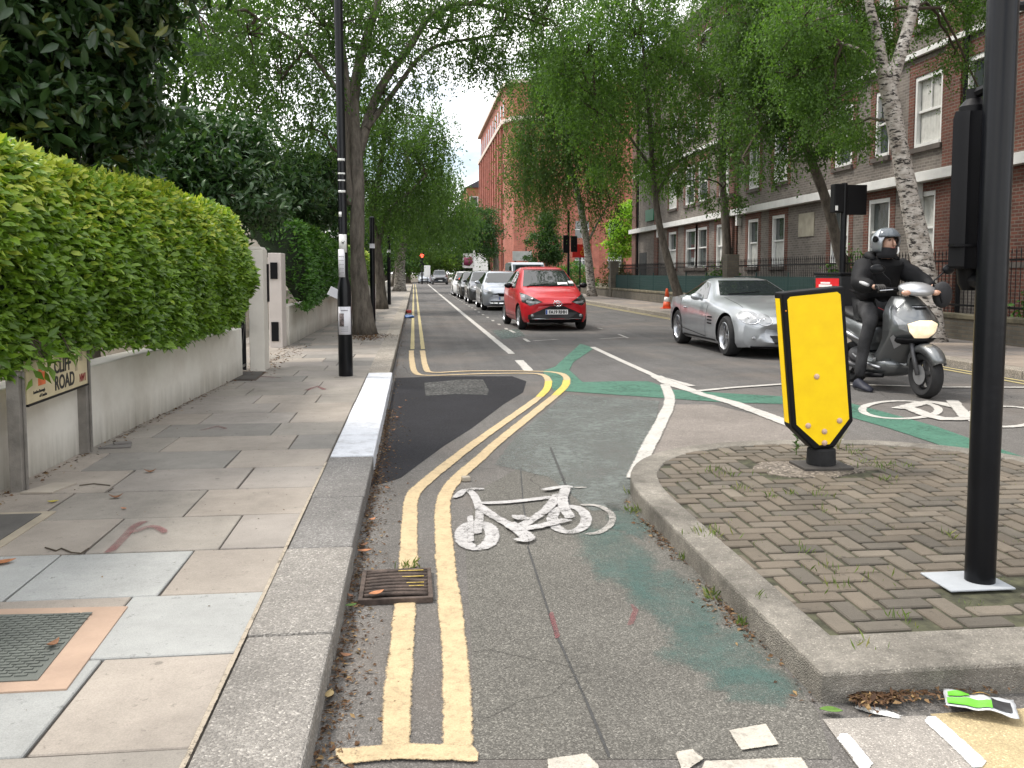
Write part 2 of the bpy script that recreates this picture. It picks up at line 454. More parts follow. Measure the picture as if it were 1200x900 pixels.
# ================================================================ GROUND, ROAD, PAVEMENTS
rng0 = np.random.default_rng(5)
random.seed(5)
PZ = .11                                                     # pavement height
def sheet(name, poly, z, m, parent=None, worn=0):
    me = bpy.data.meshes.new(name); bm = bmesh.new()
    f = bm.faces.new([bm.verts.new((p[0], p[1], z)) for p in poly])
    bmesh.ops.recalc_face_normals(bm, faces=[f])
    if f.normal.z < 0: f.normal_flip()
    if worn:
        bmesh.ops.inset_individual(bm, faces=[f], thickness=worn, use_even_offset=False)
        la_ = bm.verts.layers.float.new('edge')
        for v in bm.verts: v[la_] = 0 if any(len(e.link_faces) < 2 for e in v.link_edges) else 1
    bmesh.ops.triangulate(bm, faces=bm.faces[:]); bm.to_mesh(me); bm.free()
    me.materials.append(m); return struct(link(bpy.data.objects.new(name, me), parent))
def ribbon(mb, path, w, z, closed=False):
    p = [Vector((q[0], q[1], 0)) for q in path]
    if not closed:                                             # end strips let the paint wear at the ends as well
        for i, j in ((0, 1), (-1, -2)):
            d = p[j]-p[i]
            if d.length > .08: p.insert(1 if i == 0 else len(p)-1, p[i]+d.normalized()*.03)
    n = len(p); C = []; L = []; Rr = []
    if not hasattr(w, '__len__'): w = [w]*n
    elif len(w) != n: w = [w[0]]+list(w)+[w[-1]] if len(w) == n-2 else list(np.interp(np.linspace(0, 1, n), np.linspace(0, 1, len(w)), w))
    for i in range(n):
        a = p[(i-1) % n] if (closed or i) else p[i]; b = p[(i+1) % n] if (closed or i < n-1) else p[i]
        d1 = (p[i]-a).normalized() if (p[i]-a).length > 1e-6 else None; d2 = (b-p[i]).normalized() if (b-p[i]).length > 1e-6 else None
        d = ((d1 or d2) + (d2 or d1)).normalized(); nrm = Vector((-d.y, d.x, 0))
        k = 1/max(.5, (nrm.dot(Vector((-(d2 or d1).y, (d2 or d1).x, 0)))))
        C.append(p[i]+Vector((0,0,z)))
        L.append(p[i]+nrm*w[i]/2*k+Vector((0,0,z))); Rr.append(p[i]-nrm*w[i]/2*k+Vector((0,0,z)))
    m_ = n if closed else n-1
    fs = [(i, (i+1) % n, n+(i+1) % n, n+i) for i in range(m_)] + [(n+i, n+(i+1) % n, 2*n+(i+1) % n, 2*n+i) for i in range(m_)]
    mb.add(L+C+Rr, fs)
    ce = [1.0]*n
    if not closed: ce[0] = ce[-1] = 0
    mb.e += [0.0]*n+ce+[0.0]*n
def flat(mb, name, m):
    return struct(mb.build(name, m))
def smooth_path(pix, z=0, k=5):
    return catmull([G(x, y, z) for x, y in pix], k)

earth = mat('earth', (.075, .06, .04), .95, var=.3, vscale=2, bmp=.6, bscale=20)
sheet('ground', [(-700, -300), (700, -300), (700, 1200), (-700, 1200)], -.05, earth)

def road_extra(n, l, v, c):
    s = n.new('ShaderNodeSeparateXYZ'); l.new(v, s.inputs[0])
    # tyre-polished lanes beyond the junction are a bit darker and bluer; the old surface by the island browner
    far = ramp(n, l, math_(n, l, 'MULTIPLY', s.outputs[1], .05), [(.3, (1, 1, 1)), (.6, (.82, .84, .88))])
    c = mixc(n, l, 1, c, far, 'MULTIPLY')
    nn = noise(n, l, v, .55, 4, .6)
    c = mixc(n, l, ramp(n, l, nn, [(.5, 0), (.62, .35)]), c, (.17, .145, .125))
    st = n.new('ShaderNodeMapping'); st.inputs['Scale'].default_value = (3, .12, 1); l.new(v, st.inputs[0])
    c = mixc(n, l, 1, c, ramp(n, l, noise(n, l, st.outputs[0], 1.2, 4), [(.35, .88), (.65, 1.1)]), 'MULTIPLY')
    return crack_lines(n, l, v, c, .9, .005, .45)
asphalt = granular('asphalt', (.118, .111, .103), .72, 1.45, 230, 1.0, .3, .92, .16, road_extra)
lane_asphalt = granular('lane_asphalt', (.112, .107, .095), .66, 1.55, 210, 1.3, .4, .92, .16, lambda n, l, v, c: crack_lines(n, l, v, c, 1.4, .004, .5))
tarmac_new = granular('fresh_tarmac', (.013, .013, .016), .7, 1.7, 170, 1.5, .5, .85, .25)
KX = -.30; RX = 7.86
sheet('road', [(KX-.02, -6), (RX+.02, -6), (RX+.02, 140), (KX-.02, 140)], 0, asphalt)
sheet('old_asphalt', [G(*p) for p in ((742, 566), (768, 515), (783, 474), (835, 474), (900, 490), (960, 510), (1030, 531), (1030, 545), (880, 560), (780, 580))], .002, granular('old_asphalt', (.185, .165, .148), .75, 1.4, 220, 1.4, .3, .92, .2))
# bike lane surface near the camera: newer dark asphalt between the yellow lines and the island
sheet('lane_surface', [G(*p) for p in ((556, 890), (975, 890), (958, 834), (748, 565), (720, 560), (668, 562), (610, 548), (560, 575), (545, 640), (552, 740))], .004, lane_asphalt)
sheet('tarmac_patch', [G(*p) for p in ((463, 443), (520, 441), (600, 441), (617, 447), (613, 460), (590, 474), (553, 502), (520, 523), (490, 545), (470, 560), (452, 566), (434, 570), (446, 532))], .004, tarmac_new)
sheet('tarmac_cover', [G(*p) for p in ((497, 449), (540, 445), (566, 445), (573, 458), (571, 463), (533, 462), (499, 464))], .008, granular('cover_patch', (.062, .062, .06), .4, 1.8, 60, 2, 1, .9, .3))

green_faded = paint('green_faded', (.085, .165, .145), .57, dirt=.3, scale=9, soft=.16, fine=160)
green_faint = paint('green_faint', (.165, .185, .172), .50, dirt=.2, scale=16, soft=.10, fine=260)
green_p = paint('green_paint', (.06, .185, .125), .43, dirt=.35, soft=.07)
sheet('green_paint_worn', [G(*p) for p in ((663, 462), (600, 512), (575, 545), (640, 560), (690, 600), (735, 600), (748, 563), (770, 505), (775, 470))], .008, green_faint, worn=.12)
for bx_, by_, ra, rb in ((722, 650, .24, .72), (780, 700, .24, .52), (836, 765, .25, .34), (884, 806, .2, .2), (735, 612, .16, .45)):
    c_ = G(bx_, by_); mb = MB(); z_ = .008+.0015*(bx_ % 5); rr_ = random.Random(bx_)
    mb.add([(c_.x, c_.y, z_)]+[(c_.x+ra*q_*math.cos(2*PI*k/20), c_.y+rb*q_*math.sin(2*PI*k/20), z_) for k in range(20) for q_ in (rr_.uniform(.8, 1.15),)], [(0, k+1, (k+1) % 20+1) for k in range(20)])
    mb.e = [.75]+[0.0]*20; flat(mb, 'green_paint_worn', green_faded)
sheet('green_paint', [G(*p) for p in ((680, 403), (697, 408), (672, 425), (668, 434), (683, 448), (720, 447), (760, 447), (790, 457), (850, 461), (920, 465), (920, 474), (850, 472), (777, 467), (720, 463), (663, 459), (648, 458), (635, 435), (650, 430))], .012, green_p, worn=.04)
sheet('green_paint', [G(*p) for p in ((985, 470), (1040, 484), (1100, 501), (1145, 517), (1215, 541), (1215, 560), (1188, 551), (1145, 536), (1100, 522), (1040, 502), (988, 487))], .012, green_p, worn=.04)
sheet('green_paint', [G(*p) for p in ((575, 387), (608, 386), (616, 394), (588, 398))], .012, green_faded, worn=.07)

yel_near = paint('yellow_line_paint', (.56, .43, .25), .39, dirt=.25, soft=.03)
yel_far = paint('yellow_line_paint_old', (.5, .42, .2), .40, dirt=.25)
yel_fresh = paint('yellow_line_paint_fresh', (.68, .52, .1), .36, dirt=.2)
ZL = .017
def line(name, m, *paths, z=ZL):
    mb = MB()
    for pts, w in paths: ribbon(mb, pts, w, z)
    return flat(mb, name, m)
la = catmull([G(*p) for p in ((478, 668), (480, 613), (483, 583), (497, 567), (530, 540), (570, 510), (633, 465), (642, 452), (641, 443), (632, 438.8), (610, 437.8), (560, 438.6), (503, 440.3), (487, 437), (483, 425), (482, 411))], 4)
lb = catmull([G(*p) for p in ((536, 884), (535, 800), (530, 735), (524, 680), (519, 613), (521, 583), (537, 560), (560, 540), (590, 513), (652, 463), (664, 450), (662, 441), (650, 436.8), (620, 435.3), (550, 435.2), (508, 436.8), (499, 431), (495, 411))], 4)
line('yellow_line', yel_near, (la, .1), (lb, .105), (catmull([G(*p) for p in ((475, 706), (471, 760), (466, 810), (464, 884))], 4), .1))
line('yellow_line', yel_near, ([G(392, 890), G(470, 883), G(563, 886)], .1), z=.022)
line('yellow_line', yel_far, ([(-.06, 16.1), (-.08, 30), (-.12, 60), (-.2, 110)], .09), ([(.13, 16.1), (.11, 30), (.09, 60), (.03, 110)], .09))
line('yellow_line', yel_fresh, (catmull([G(*p) for p in ((632, 466), (641, 456), (643, 447))], 3), .1), (catmull([G(*p) for p in ((651, 464), (662, 453), (664, 446))], 3), .105), z=.022)
line('yellow_line', yel_far, ([(7.52, -2), (7.55, 110)], .09), ([(7.7, -2), (7.72, 110)], .09))

white_p = paint('white_line_paint', (.55, .53, .49), .42, dirt=.25, soft=.03)
white_old = paint('white_line_paint_old', (.5, .48, .44), .45, dirt=.25)
line('white_line', white_p, ([(1.63, 15.0), (1.6, 30), (1.57, 60), (1.54, 120)], .15))
line('white_line', white_p, ([G(608, 422.5), G(620, 435)], .17))
line('white_line', white_p, ([G(694, 407), G(730, 424), G(768, 441), (G(812, 453))], .13))
line('white_line', white_p, ([G(768, 441), G(786, 450), G(820, 462), G(860, 473), G(900, 488), G(950, 507), G(1020, 530)], [.2, .26, .16, .2, .2, .19, .17]), z=.021)
line('white_line', white_p, (catmull([G(*p) for p in ((779, 451), (785, 470), (775, 495), (757, 530), (744, 562))], 4), .14), z=.025)
line('white_line', white_p, ([G(808, 460), G(860, 455), G(917, 451), G(1022, 452), G(1100, 454.5), G(1230, 455)], .12), z=.028)
line('bay_marking', white_old, ([G(614, 397), G(620, 401)], .1), ([G(625, 399.7), G(654, 398)], .08), ([G(597, 387), G(603, 390)], .1), ([G(700, 384.5), G(707, 386)], .08),
     ([G(702, 397.5), G(735, 395.5)], .08), ([G(725, 392), G(736, 396.5)], .08), *[([(2.22, y), (2.24, y+.6)], .1) for y in np.arange(21.5, 60, 1.9)],
     *[([(1.0+.3*random.random()*k, y), (1.25+.2*k, y+.5)], .1) for k, y in enumerate((44, 46, 52, 58))], ([(4.6, 24), (4.6, 24.6)], .1))
# cycle symbol in the near lane
def ell_pts(cx_, cy_, rx, ry, n=26): return [G(cx_+rx*math.cos(2*PI*k/n), cy_+ry*math.sin(2*PI*k/n)) for k in range(n)]
mb = MB()
ribbon(mb, ell_pts(559, 629, 18, 15), .10, .021, True)
ribbon(mb, ell_pts(667, 610, 20, 15), .085, .021, True)
def st(pts, w=.045, z=.025): ribbon(mb, catmull([G(*p) for p in pts], 3), w*1.55, z)
st([(548, 575), (556, 583), (562, 602), (559, 628)], .042)
st([(534, 586), (545, 576), (570, 574)], .045)
st([(558, 592), (600, 590), (651, 584)], .05, .029)
st([(560, 594), (580, 608), (605, 621)], .055, .029)
st([(655, 580), (640, 600), (606, 622)], .055, .033)
st([(606, 623), (630, 620), (667, 611)], .06, .037)
st([(663, 574), (659, 592), (669, 611)], .055, .041)
st([(636, 578), (655, 574), (672, 573)], .05, .045)
st([(594, 615), (610, 626), (618, 634), (606, 638)], .07, .041)
st([(598, 610), (622, 610)], .08, .045)
st([(551, 606), (552, 638)], .028, .029)
white_sym = paint('cycle_symbol_paint', (.5, .485, .475), .465, dirt=.3, scale=24, soft=.03)
flat(mb, 'cycle_symbol', white_sym)
mb = MB()
ribbon(mb, catmull([G(*p) for p in ((679, 593), (700, 594), (716, 603), (716, 615), (703, 625), (686, 628))], 5), .055, .02)
st([(672, 573), (688, 572)], .03, .02)
flat(mb, 'cycle_symbol_worn', paint('cycle_symbol_worn_paint', (.4, .38, .35), .5, dirt=.3, scale=30))
mb = MB()
ribbon(mb, ell_pts(1055, 481, 45, 10.5), .1, .021, True)
ribbon(mb, ell_pts(1178, 489, 42, 12), .1, .021, True)
st([(1052, 480), (1090, 472), (1125, 479)], .12, .025); st([(1060, 477), (1105, 492), (1160, 488)], .12, .029); st([(1115, 470), (1133, 491)], .1, .033)
flat(mb, 'cycle_symbol', white_p)
# crossing studs and tactile corner at the bottom of the picture
cross_paint = paint('crossing_paint', (.54, .5, .43), .42, dirt=.3)
for poly in (((853, 851), (898, 843), (914, 868), (868, 875)), ((790, 876), (812, 872), (826, 884), (800, 902)), ((826, 886), (940, 882), (950, 898), (815, 905)),
             ((640, 884), (688, 877), (704, 893), (700, 906), (642, 906))):
    sheet('crossing_marking', [G(x, y, .02) for x, y in poly], .02, cross_paint, worn=.03)
conc = granular('concrete', (.27, .25, .225), .8, 1.25, 240, 2, .4, .9, .22)
sheet('crossing_slab', [G(*p, .012) for p in ((964, 840), (1085, 836), (1150, 905), (1012, 905))], .012, conc)
sheet('crossing_slab', [G(*p, .012) for p in ((1090, 834), (1260, 824), (1290, 910), (1155, 905))], .012, granular('tactile_buff', (.36, .29, .17), .85, 1.2, 200, 2, .4, .9, .2))
mb = MB()
ribbon(mb, [G(984, 862), G(1000, 880), G(1018, 905)], .05, .02); ribbon(mb, [G(1086, 842), G(1120, 872), G(1152, 903)], .06, .02)
ribbon(mb, [G(1000, 833), G(1028, 836), G(1060, 842)], .06, .02)
flat(mb, 'crossing_marking', paint('crossing_paint_white', (.74, .74, .72), .36, dirt=.1, scale=40))
# seams and skid lines in the asphalt
mb = MB()
ribbon(mb, [G(*p) for p in ((618, 640), (650, 740), (690, 830), (715, 890))], .012, .009)
ribbon(mb, [G(*p) for p in ((610, 548), (613, 590), (620, 640))], .01, .009)
ribbon(mb, [G(*p) for p in ((645, 525), (664, 572), (668, 600))], .02, .013)
flat(mb, 'road_seam', paint('seam', (.05, .05, .048), .45))
spray = paint('red_spray_paint', (.26, .085, .09), .53, dirt=.2, scale=6, soft=.16, fine=300)
mb = MB()
ribbon(mb, catmull([G(x, y, PZ) for x, y in ((127, 649), (140, 636), (157, 618), (170, 611))], 4), .055, PZ+.007)
ribbon(mb, catmull([G(x, y, PZ) for x, y in ((152, 627), (178, 618), (196, 626))], 4), .05, PZ+.011)
ribbon(mb, [G(x, y, PZ) for x, y in ((358, 458), (372, 453), (381, 457))], .07, PZ+.007)
ribbon(mb, [G(x, y, PZ) for x, y in ((235, 505), (255, 500), (266, 503))], .05, PZ+.007)
ribbon(mb, [G(x, y, PZ) for x, y in ((300, 441), (330, 443))], .08, PZ+.007)
ribbon(mb, [G(x, y) for x, y in ((645, 718), (650, 735), (654, 750))], .025, .014)
ribbon(mb, [G(x, y) for x, y in ((737, 708), (745, 716), (738, 735))], .03, .014)
flat(mb, 'spray_mark', spray)

for o_ in scene.objects:                                      # paint is thin: bring the layers down to 1.5-2 mm steps
    if o_.type == 'MESH' and o_.name not in ('road', 'ground'):
        n_ = len(o_.data.vertices); q_ = np.zeros(n_*3, np.float32); o_.data.vertices.foreach_get('co', q_); q_ = q_.reshape(-1, 3)
        k_ = q_[:, 2] > .1; q_[:, 2] = np.where(k_, PZ+(q_[:, 2]-PZ)*.6, q_[:, 2]*.42); o_.data.vertices.foreach_set('co', q_.ravel())

# ---- left pavement: individual slabs laid in rows, one mesh with a tone per slab
def slabs(name, items, m, bevel=.004):
    """items: (poly corners CCW in XY, z0, z1, tone)"""
    me = bpy.data.meshes.new(name); bm = bmesh.new(); cl = bm.loops.layers.float_color.new('tone')
    for poly, z0, z1, tone in items:
        b = [bm.verts.new((p[0], p[1], z0)) for p in poly]; t = [bm.verts.new((p[0], p[1], z1)) for p in poly]
        n = len(poly); fs = [bm.faces.new(t)] + [bm.faces.new((b[i], b[(i+1) % n], t[(i+1) % n], t[i])) for i in range(n)]
        for f in fs:
            for lp in f.loops: lp[cl] = (*tone, 1)
    bmesh.ops.recalc_face_normals(bm, faces=bm.faces)
    bm.to_mesh(me); bm.free(); me.materials.append(m)
    o = struct(link(bpy.data.objects.new(name, me)))
    if bevel:
        mo = o.modifiers.new('bevel', 'BEVEL'); mo.width = bevel; mo.segments = 1; mo.limit_method = 'ANGLE'
    return o
slabmat = attrmat('york_stone', 0, 0, 90, .4)
GREY = (.268, .245, .215); TAN = (.31, .274, .236); BLUE = (.328, .334, .324); DARK = (.215, .202, .183)
xr = lambda px, py: G(px, py, PZ).x
rowsY = [1.84+.587*k for k in range(-6, 170)]
near = {  # row start index measured from the row that ends at the photographed joint y=4.13
 -4: None}
items = []
yj = G(333, 641, PZ).y; y1 = G(310, 693, PZ).y; y2 = G(276, 765, PZ).y
XL, XRR = -3.3, -.605
explicit = [  # (y0, y1, [x joints], [tones])
 (y2-.60, y2, [XL, xr(92, 808), XRR], [BLUE, TAN]),
 (y2, y1, [XL, xr(150, 712)-.02, XRR], [TAN, BLUE]),
 (y1, yj, [XL, xr(36, 678), xr(205, 673), XRR], [BLUE, BLUE, TAN]),
]
ys = [p[0] for p in explicit]
yk = yj
rows = list(explicit)
yb = y2-.60
for k in range(6):
    rows.append((yb-.6, yb, [XL, -1.9+.3*random.uniform(-1, 1), -1.2, XRR], [random.choice([GREY, TAN]) for _ in range(3)])); yb -= .6
joints_px = {0: 209, 1: 0}
k = 0
while yk < 100:
    h = .585
    off = (.0, .42, .2, .62)[k % 4] + random.uniform(-.08, .08)
    xs = [XRR]; x = XRR-.35-off*.55
    while x > XL+.2:
        xs.append(x); x -= random.choice((.6, .75, .9, .9))
    xs.append(XL); xs = xs[::-1]
    rows.append((yk, yk+h, xs, [random.choice([GREY, GREY, TAN, DARK, (.27, .245, .22)]) for _ in xs[1:]]))
    yk += h; k += 1
for (a, b, xs, ts) in rows:
    for i in range(len(xs)-1):
        g = .005; j = lambda: random.uniform(-.003, .003)
        tone = (lambda q: tuple(c*q for c in ts[i]))(random.uniform(.92, 1.07))
        items.append(([(xs[i]+g+j(), a+g+j()), (xs[i+1]-g+j(), a+g+j()), (xs[i+1]-g+j(), b-g+j()), (xs[i]+g+j(), b-g+j())], PZ-.05, PZ+random.uniform(-.0015, .0015), tone))
slabs('pavement', items, slabmat)
sheet('pavement_bed', [(XL, -3), (XRR+.02, -3), (XRR+.02, 100), (XL, 100)], PZ-.012, mat('joint_grit', (.07, .06, .05), .95, var=.3, vscale=9))
# granite kerb, stone by stone
granite = granular('granite', (.25, .235, .215), .78, 1.3, 150, 1.6, .8, .85, .22)
granite_dark = granular('granite_dark', (.19, .183, .175), .75, 1.3, 150, 1.6, .8, .85, .22)
def kerb(name, xa, xb, ys_, m, z1=PZ, bev=.012):
    mb = MB()
    for a, b in zip(ys_[:-1], ys_[1:]): mb.bx(xa+random.uniform(-.003, .003), xb+random.uniform(-.004, .004), a+.004, b-.004, -.1, z1+random.uniform(-.002, .002))
    return struct(mb.build(name, m, bevel=bev))
kerb('kerb', -.6, -.30, [-2, -.9, .2, 1.1, 2.0, G(0, 757, PZ).y, yj-.02], granite)
kerb('kerb', -.6, -.30, [yj-.02, 5.05, G(400, 535, PZ).y], granite_dark)
def kerb_paint():
    m, n, l, b = nodes('white_kerb_paint'); v = coords(n, l)
    c = ramp(n, l, noise(n, l, v, 5, 8, .75), [(.33, (.42, .43, .45)), (.5, (.60, .62, .66)), (.65, (.66, .68, .72))])
    c = mixc(n, l, 1, c, ramp(n, l, noise(n, l, v, 45, 5, .8), [(.3, .72), (.45, 1)]), 'MULTIPLY')
    l.new(c, b.inputs['Base Color']); b.inputs['Roughness'].default_value = .75
    bump(n, l, b, noise(n, l, v, 90, 5, .7), .7, .006); return m
kerb('painted_kerb', -.6, -.298, list(np.linspace(G(400, 535, PZ).y+.003, G(440, 437, PZ).y, 7)), kerb_paint(), PZ+.005)
kerb('kerb', -.62, -.33, list(np.arange(G(440, 437, PZ).y+.01, 100, .92)), granular('granite_far', (.27, .245, .21), .7, 1.4, 100, 1.5, .6, .85, .2))
mb = MB(); ribbon(mb, [(-.606, -1), (-.606, 6)], .02, PZ+.003); flat(mb, 'kerb_joint', paint('lime_mortar', (.42, .36, .28), .46, dirt=.2, scale=30))

# ---- right pavement
WRX = 10.35
items = []; yk = -4
while yk < 110:
    xs = [RX+.3]; x = RX+.3+random.uniform(.3, .8)
    while x < WRX-.2: xs.append(x); x += random.choice((.6, .9, .75))
    xs.append(WRX)
    for i in range(len(xs)-1):
        t = random.choice([(.22, .19, .165), (.27, .225, .185), (.2, .18, .165)])
        items.append(([(xs[i]+.005, yk+.005), (xs[i+1]-.005, yk+.005), (xs[i+1]-.005, yk+.595), (xs[i]+.005, yk+.595)], PZ-.05, PZ, t))
    yk += .6
slabs('pavement', items, slabmat, 0)
sheet('pavement_bed', [(RX+.28, -4), (WRX, -4), (WRX, 110), (RX+.28, 110)], PZ-.012, _mc['joint_grit'])
kerb('kerb', RX, RX+.3, list(np.arange(-4, 110, .92)), granular('granite_right', (.24, .215, .18), .7, 1.4, 100, 1.5, .6, .85, .2))
sheet('footway', [(WRX, -10), (60, -10), (60, 200), (WRX, 200)], .03, earth)
sheet('garden_soil', [(-60, -10), (XL+.02, -10), (XL+.02, 200), (-60, 200)], .03, earth)

# ---- traffic island
IX0, IX1, IY0, IYC, IYT = 1.283, 4.35, 2.63, 4.75, 6.47
def island_outline(ins, n=40):
    x0, x1, y0 = IX0+ins, IX1-ins, IY0+ins
    cx_, rx, ry = (x0+x1)/2, (x1-x0)/2, IYT-ins-IYC
    pts = [(x0+.0, y0), (x1, y0)]
    for k in range(n+1):
        a = PI*k/n; c_, s_ = math.cos(a), math.sin(a); e = 2/2.5
        pts.append((cx_+rx*math.copysign(abs(c_)**e, c_), IYC+ry*abs(s_)**e))
    return pts
IZ = .105
out = island_outline(0); inn = [(min(max(x, IX0+.17), IX1-.17), max(y, IY0+.29)) for x, y in island_outline(.17)]
mb = MB(); n_ = len(out)
mb.add([(x, y, -.05) for x, y in out]+[(x, y, IZ) for x, y in out]+[(x, y, IZ) for x, y in inn]+[(x, y, -.05) for x, y in inn],
       [(a*n_+i, a*n_+(i+1) % n_, ((a+1) % 4)*n_+(i+1) % n_, ((a+1) % 4)*n_+i) for a in range(4) for i in range(n_)])
struct(mb.build('island_kerb', granular('island_concrete', (.20, .185, .16), .86, 1.16, 190, 2.6, .7, .92, .42), bevel=.014))
sheet('island_bed', inn, IZ-.014, mat('mossy_joint', (.05, .05, .028), .95, var=.5, vscale=12, bmp=.5, bscale=60))
def inside(p, poly):
    c = False; j = len(poly)-1
    for i in range(len(poly)):
        if (poly[i][1] > p[1]) != (poly[j][1] > p[1]) and p[0] < (poly[j][0]-poly[i][0])*(p[1]-poly[i][1])/(poly[j][1]-poly[i][1])+poly[i][0]: c = not c
        j = i
    return c
OL6 = island_outline(.08, 20)
u = .1; items = []
wide = island_outline(.1)
bc = G(962, 546, IZ)                                          # foot of the bollard
pr = G(1158, 687, IZ)                                          # foot of the signal pole
def blk(x0, y0, w, h):
    c = (x0+w/2, y0+h/2)
    if y0 < IY0+.25 or not all(inside(q, OL6) for q in ((x0+.01, y0+.01), (x0+w-.01, y0+.01), (x0+.01, y0+h-.01), (x0+w-.01, y0+h-.01))): return
    if bc.x-.44 < c[0] < bc.x+.24 and bc.y-.27 < c[1] < bc.y+.22: return
    if abs(c[0]-pr.x) < .2 and abs(c[1]-pr.y) < .14: return
    g = .009; t = random.choice([(.122, .102, .078), (.138, .115, .088), (.105, .092, .074), (.13, .107, .081), (.15, .128, .1)]); q_ = random.uniform(.85, 1.1); t = tuple(a*q_ for a in t)
    j = lambda: random.uniform(-.002, .002)
    dz = random.uniform(-.003, .003)
    items.append(([(x0+g+j(), y0+g+j()), (x0+w-g+j(), y0+g+j()), (x0+w-g+j(), y0+h-g+j()), (x0+g+j(), y0+h-g+j())], IZ-.04, IZ-.003+dz, t))
nx = 34; ny = 42
for r in range(ny):
    for c_ in range(nx):
        if (c_-r) % 4 == 0: blk(IX0-.1+c_*u, IY0-.1+r*u, 2*u, u)
        if (c_-r-3) % 4 == 0: blk(IX0-.1+c_*u, IY0-.1+r*u, u, 2*u)
slabs('island_paving', items, attrmat('block_paving', 0, 0, 110, .6, .95), .005)
cp = MB(); rr_ = random.Random(3)
ring = [(bc.x-.10+.36*math.cos(2*PI*k/22)*rr_.uniform(.85, 1.1), bc.y-.02+.26*math.sin(2*PI*k/22)*rr_.uniform(.85, 1.1)) for k in range(22)]
cp.prism(ring, IZ-.05, IZ-.004); struct(cp.build('concrete_patch', granular('rough_concrete', (.15, .13, .108), .5, 1.5, 60, 3, 1, .95, .4), bevel=.006))

# ================================================================ WALLS, GATE, BUILDINGS
render_wall = None
def render_mat():
    m, n, l, b = nodes('white_render')
    v = coords(n, l); s = n.new('ShaderNodeSeparateXYZ'); l.new(v, s.inputs[0])
    f = noise(n, l, v, 1.6, 7, .65)
    c = ramp(n, l, f, [(.3, (.54, .51, .45)), (.6, (.68, .66, .60))])
    mp_ = n.new('ShaderNodeMapping'); mp_.inputs['Scale'].default_value = (6, 6, .5); l.new(v, mp_.inputs[0])
    strk = noise(n, l, mp_.outputs[0], 1.4, 6, .7)
    # green-black algae near the foot and under the coping, running in streaks
    h = math_(n, l, 'SUBTRACT', .42, s.outputs[2])
    low = math_(n, l, 'MULTIPLY', h, 1.8, True)
    k = ramp(n, l, math_(n, l, 'MULTIPLY', math_(n, l, 'ADD', low, .25), math_(n, l, 'ADD', strk, .25)), [(.30, 0), (.72, .75)])
    c = mixc(n, l, k, c, (.17, .155, .12))
    l.new(c, b.inputs['Base Color']); b.inputs['Roughness'].default_value = .9
    bump(n, l, b, noise(n, l, v, 25, 6), .35, .01)
    return m
RENDER = render_mat()
def wallobj(name, label, p0, p1, z, th=.22, m=RENDER, cope=None, cat='wall'):
    p0, p1 = Vector((*p0, 0)), Vector((*p1, 0)); L = (p1-p0).length
    t = thing(name, label, cat, p0, math.atan2((p1-p0).y, (p1-p0).x))
    mb = MB(); nseg = max(2, int(L/1.2)); rr = random.Random(int(L*100))
    # wall stands to the left of the p0->p1 line; slightly wavy top
    rings = []
    for i in range(nseg+1):
        x = L*i/nseg; dz = rr.uniform(-.008, .008)
        rings.append([(x, 0, .0), (x, rr.uniform(-.004, .004), z+dz), (x, th, z+dz), (x, th, .0)])
    mb.loft(rings); mb.build('wall', m, t, bevel=.012)
    if cope:
        mb = MB(); mb.bx(-.01, L+.01, -.03, th+.03, z+.01, z+.01+cope); mb.build('coping', mat('coping_stone', (.21, .19, .15), .9, var=.35, vscale=4, bmp=.5), t, bevel=.01)
    return t
wallobj('garden_wall', 'low stained white wall under the bright clipped hedge beside the street name sign', (-2.62, 1.0), (-2.14, 11.28), .70)
wallobj('garden_wall', 'low stained white wall beneath the dark green hedge beyond the tall white gate piers', (-2.22, 15.95), (-2.02, 30), .80)
wallobj('garden_wall', 'distant low wall beneath the yellowish shrubs past the leaning street trees', (-2.0, 31.5), (-1.9, 70), .8)
pm = mat('pier_paint', (.62, .59, .53), .85, var=.08, vscale=2, bmp=.2, bscale=30)
mb = MB(); mb.bx(-.19, .0, -.0, .36, 0, 1.68); mb.prism([(-.19, 1.68), (0, 1.68), (-.03, 1.72), (-.16, 1.72)], .02, .34, 'Y')
t = thing('gate_pier', 'tall white gate pier nearer the black gate, dark panel on its side', 'pier', (-1.95, 11.75, 0)); mb.build('pier', pm, t, bevel=.01)
mb = MB(); mb.bx(.003, .02, .28, .36, 1.0, 1.5); mb.build('panel', BLACKM, t)
mb = MB(); mb.bx(-.23, -.01, 0, .5, 0, 1.72)
t = thing('gate_pier', 'tall pinkish white gate pier at the start of the dark green hedge', 'pier', (-2.25, 15.45, 0)); mb.build('pier', mat('pier_paint_pink', (.58, .53, .49), .85, var=.08, vscale=2, bmp=.2, bscale=30), t, bevel=.01)
for z0, z1 in ((1.28, 1.56), (.22, .55)):
    mb = MB(); mb.bx(-.19, -.07, -.025, -.003, z0, z1); mb.build('letter_plate', BLACKM, t, bevel=.004)
t = thing('gate', 'black iron garden gate between the low white wall and the tall pier', 'gate', (-2.2, 11.3, 0))
mb = MB()
for y in np.arange(.03, .45, .06): mb.tube([(0, y, .16), (0, y, 1.25)], .009, 6)
mb.build('bars', BLACK, t)
mb = MB()
for z in (.2, .7, 1.2): mb.bx(-.015, .015, 0, .45, z-.015, z+.015)
mb.bx(-.02, .02, 0, .03, .13, 1.28); mb.bx(-.02, .02, .42, .45, .13, 1.28); mb.box((.02, .22, .55), (.01, .62, .03), M=Matrix.Rotation(R(52), 3, 'X')); mb.build('frame', BLACK, t)
mb = MB(); mb.bx(-.5, 1.0, 0, .4, -.3, .04)
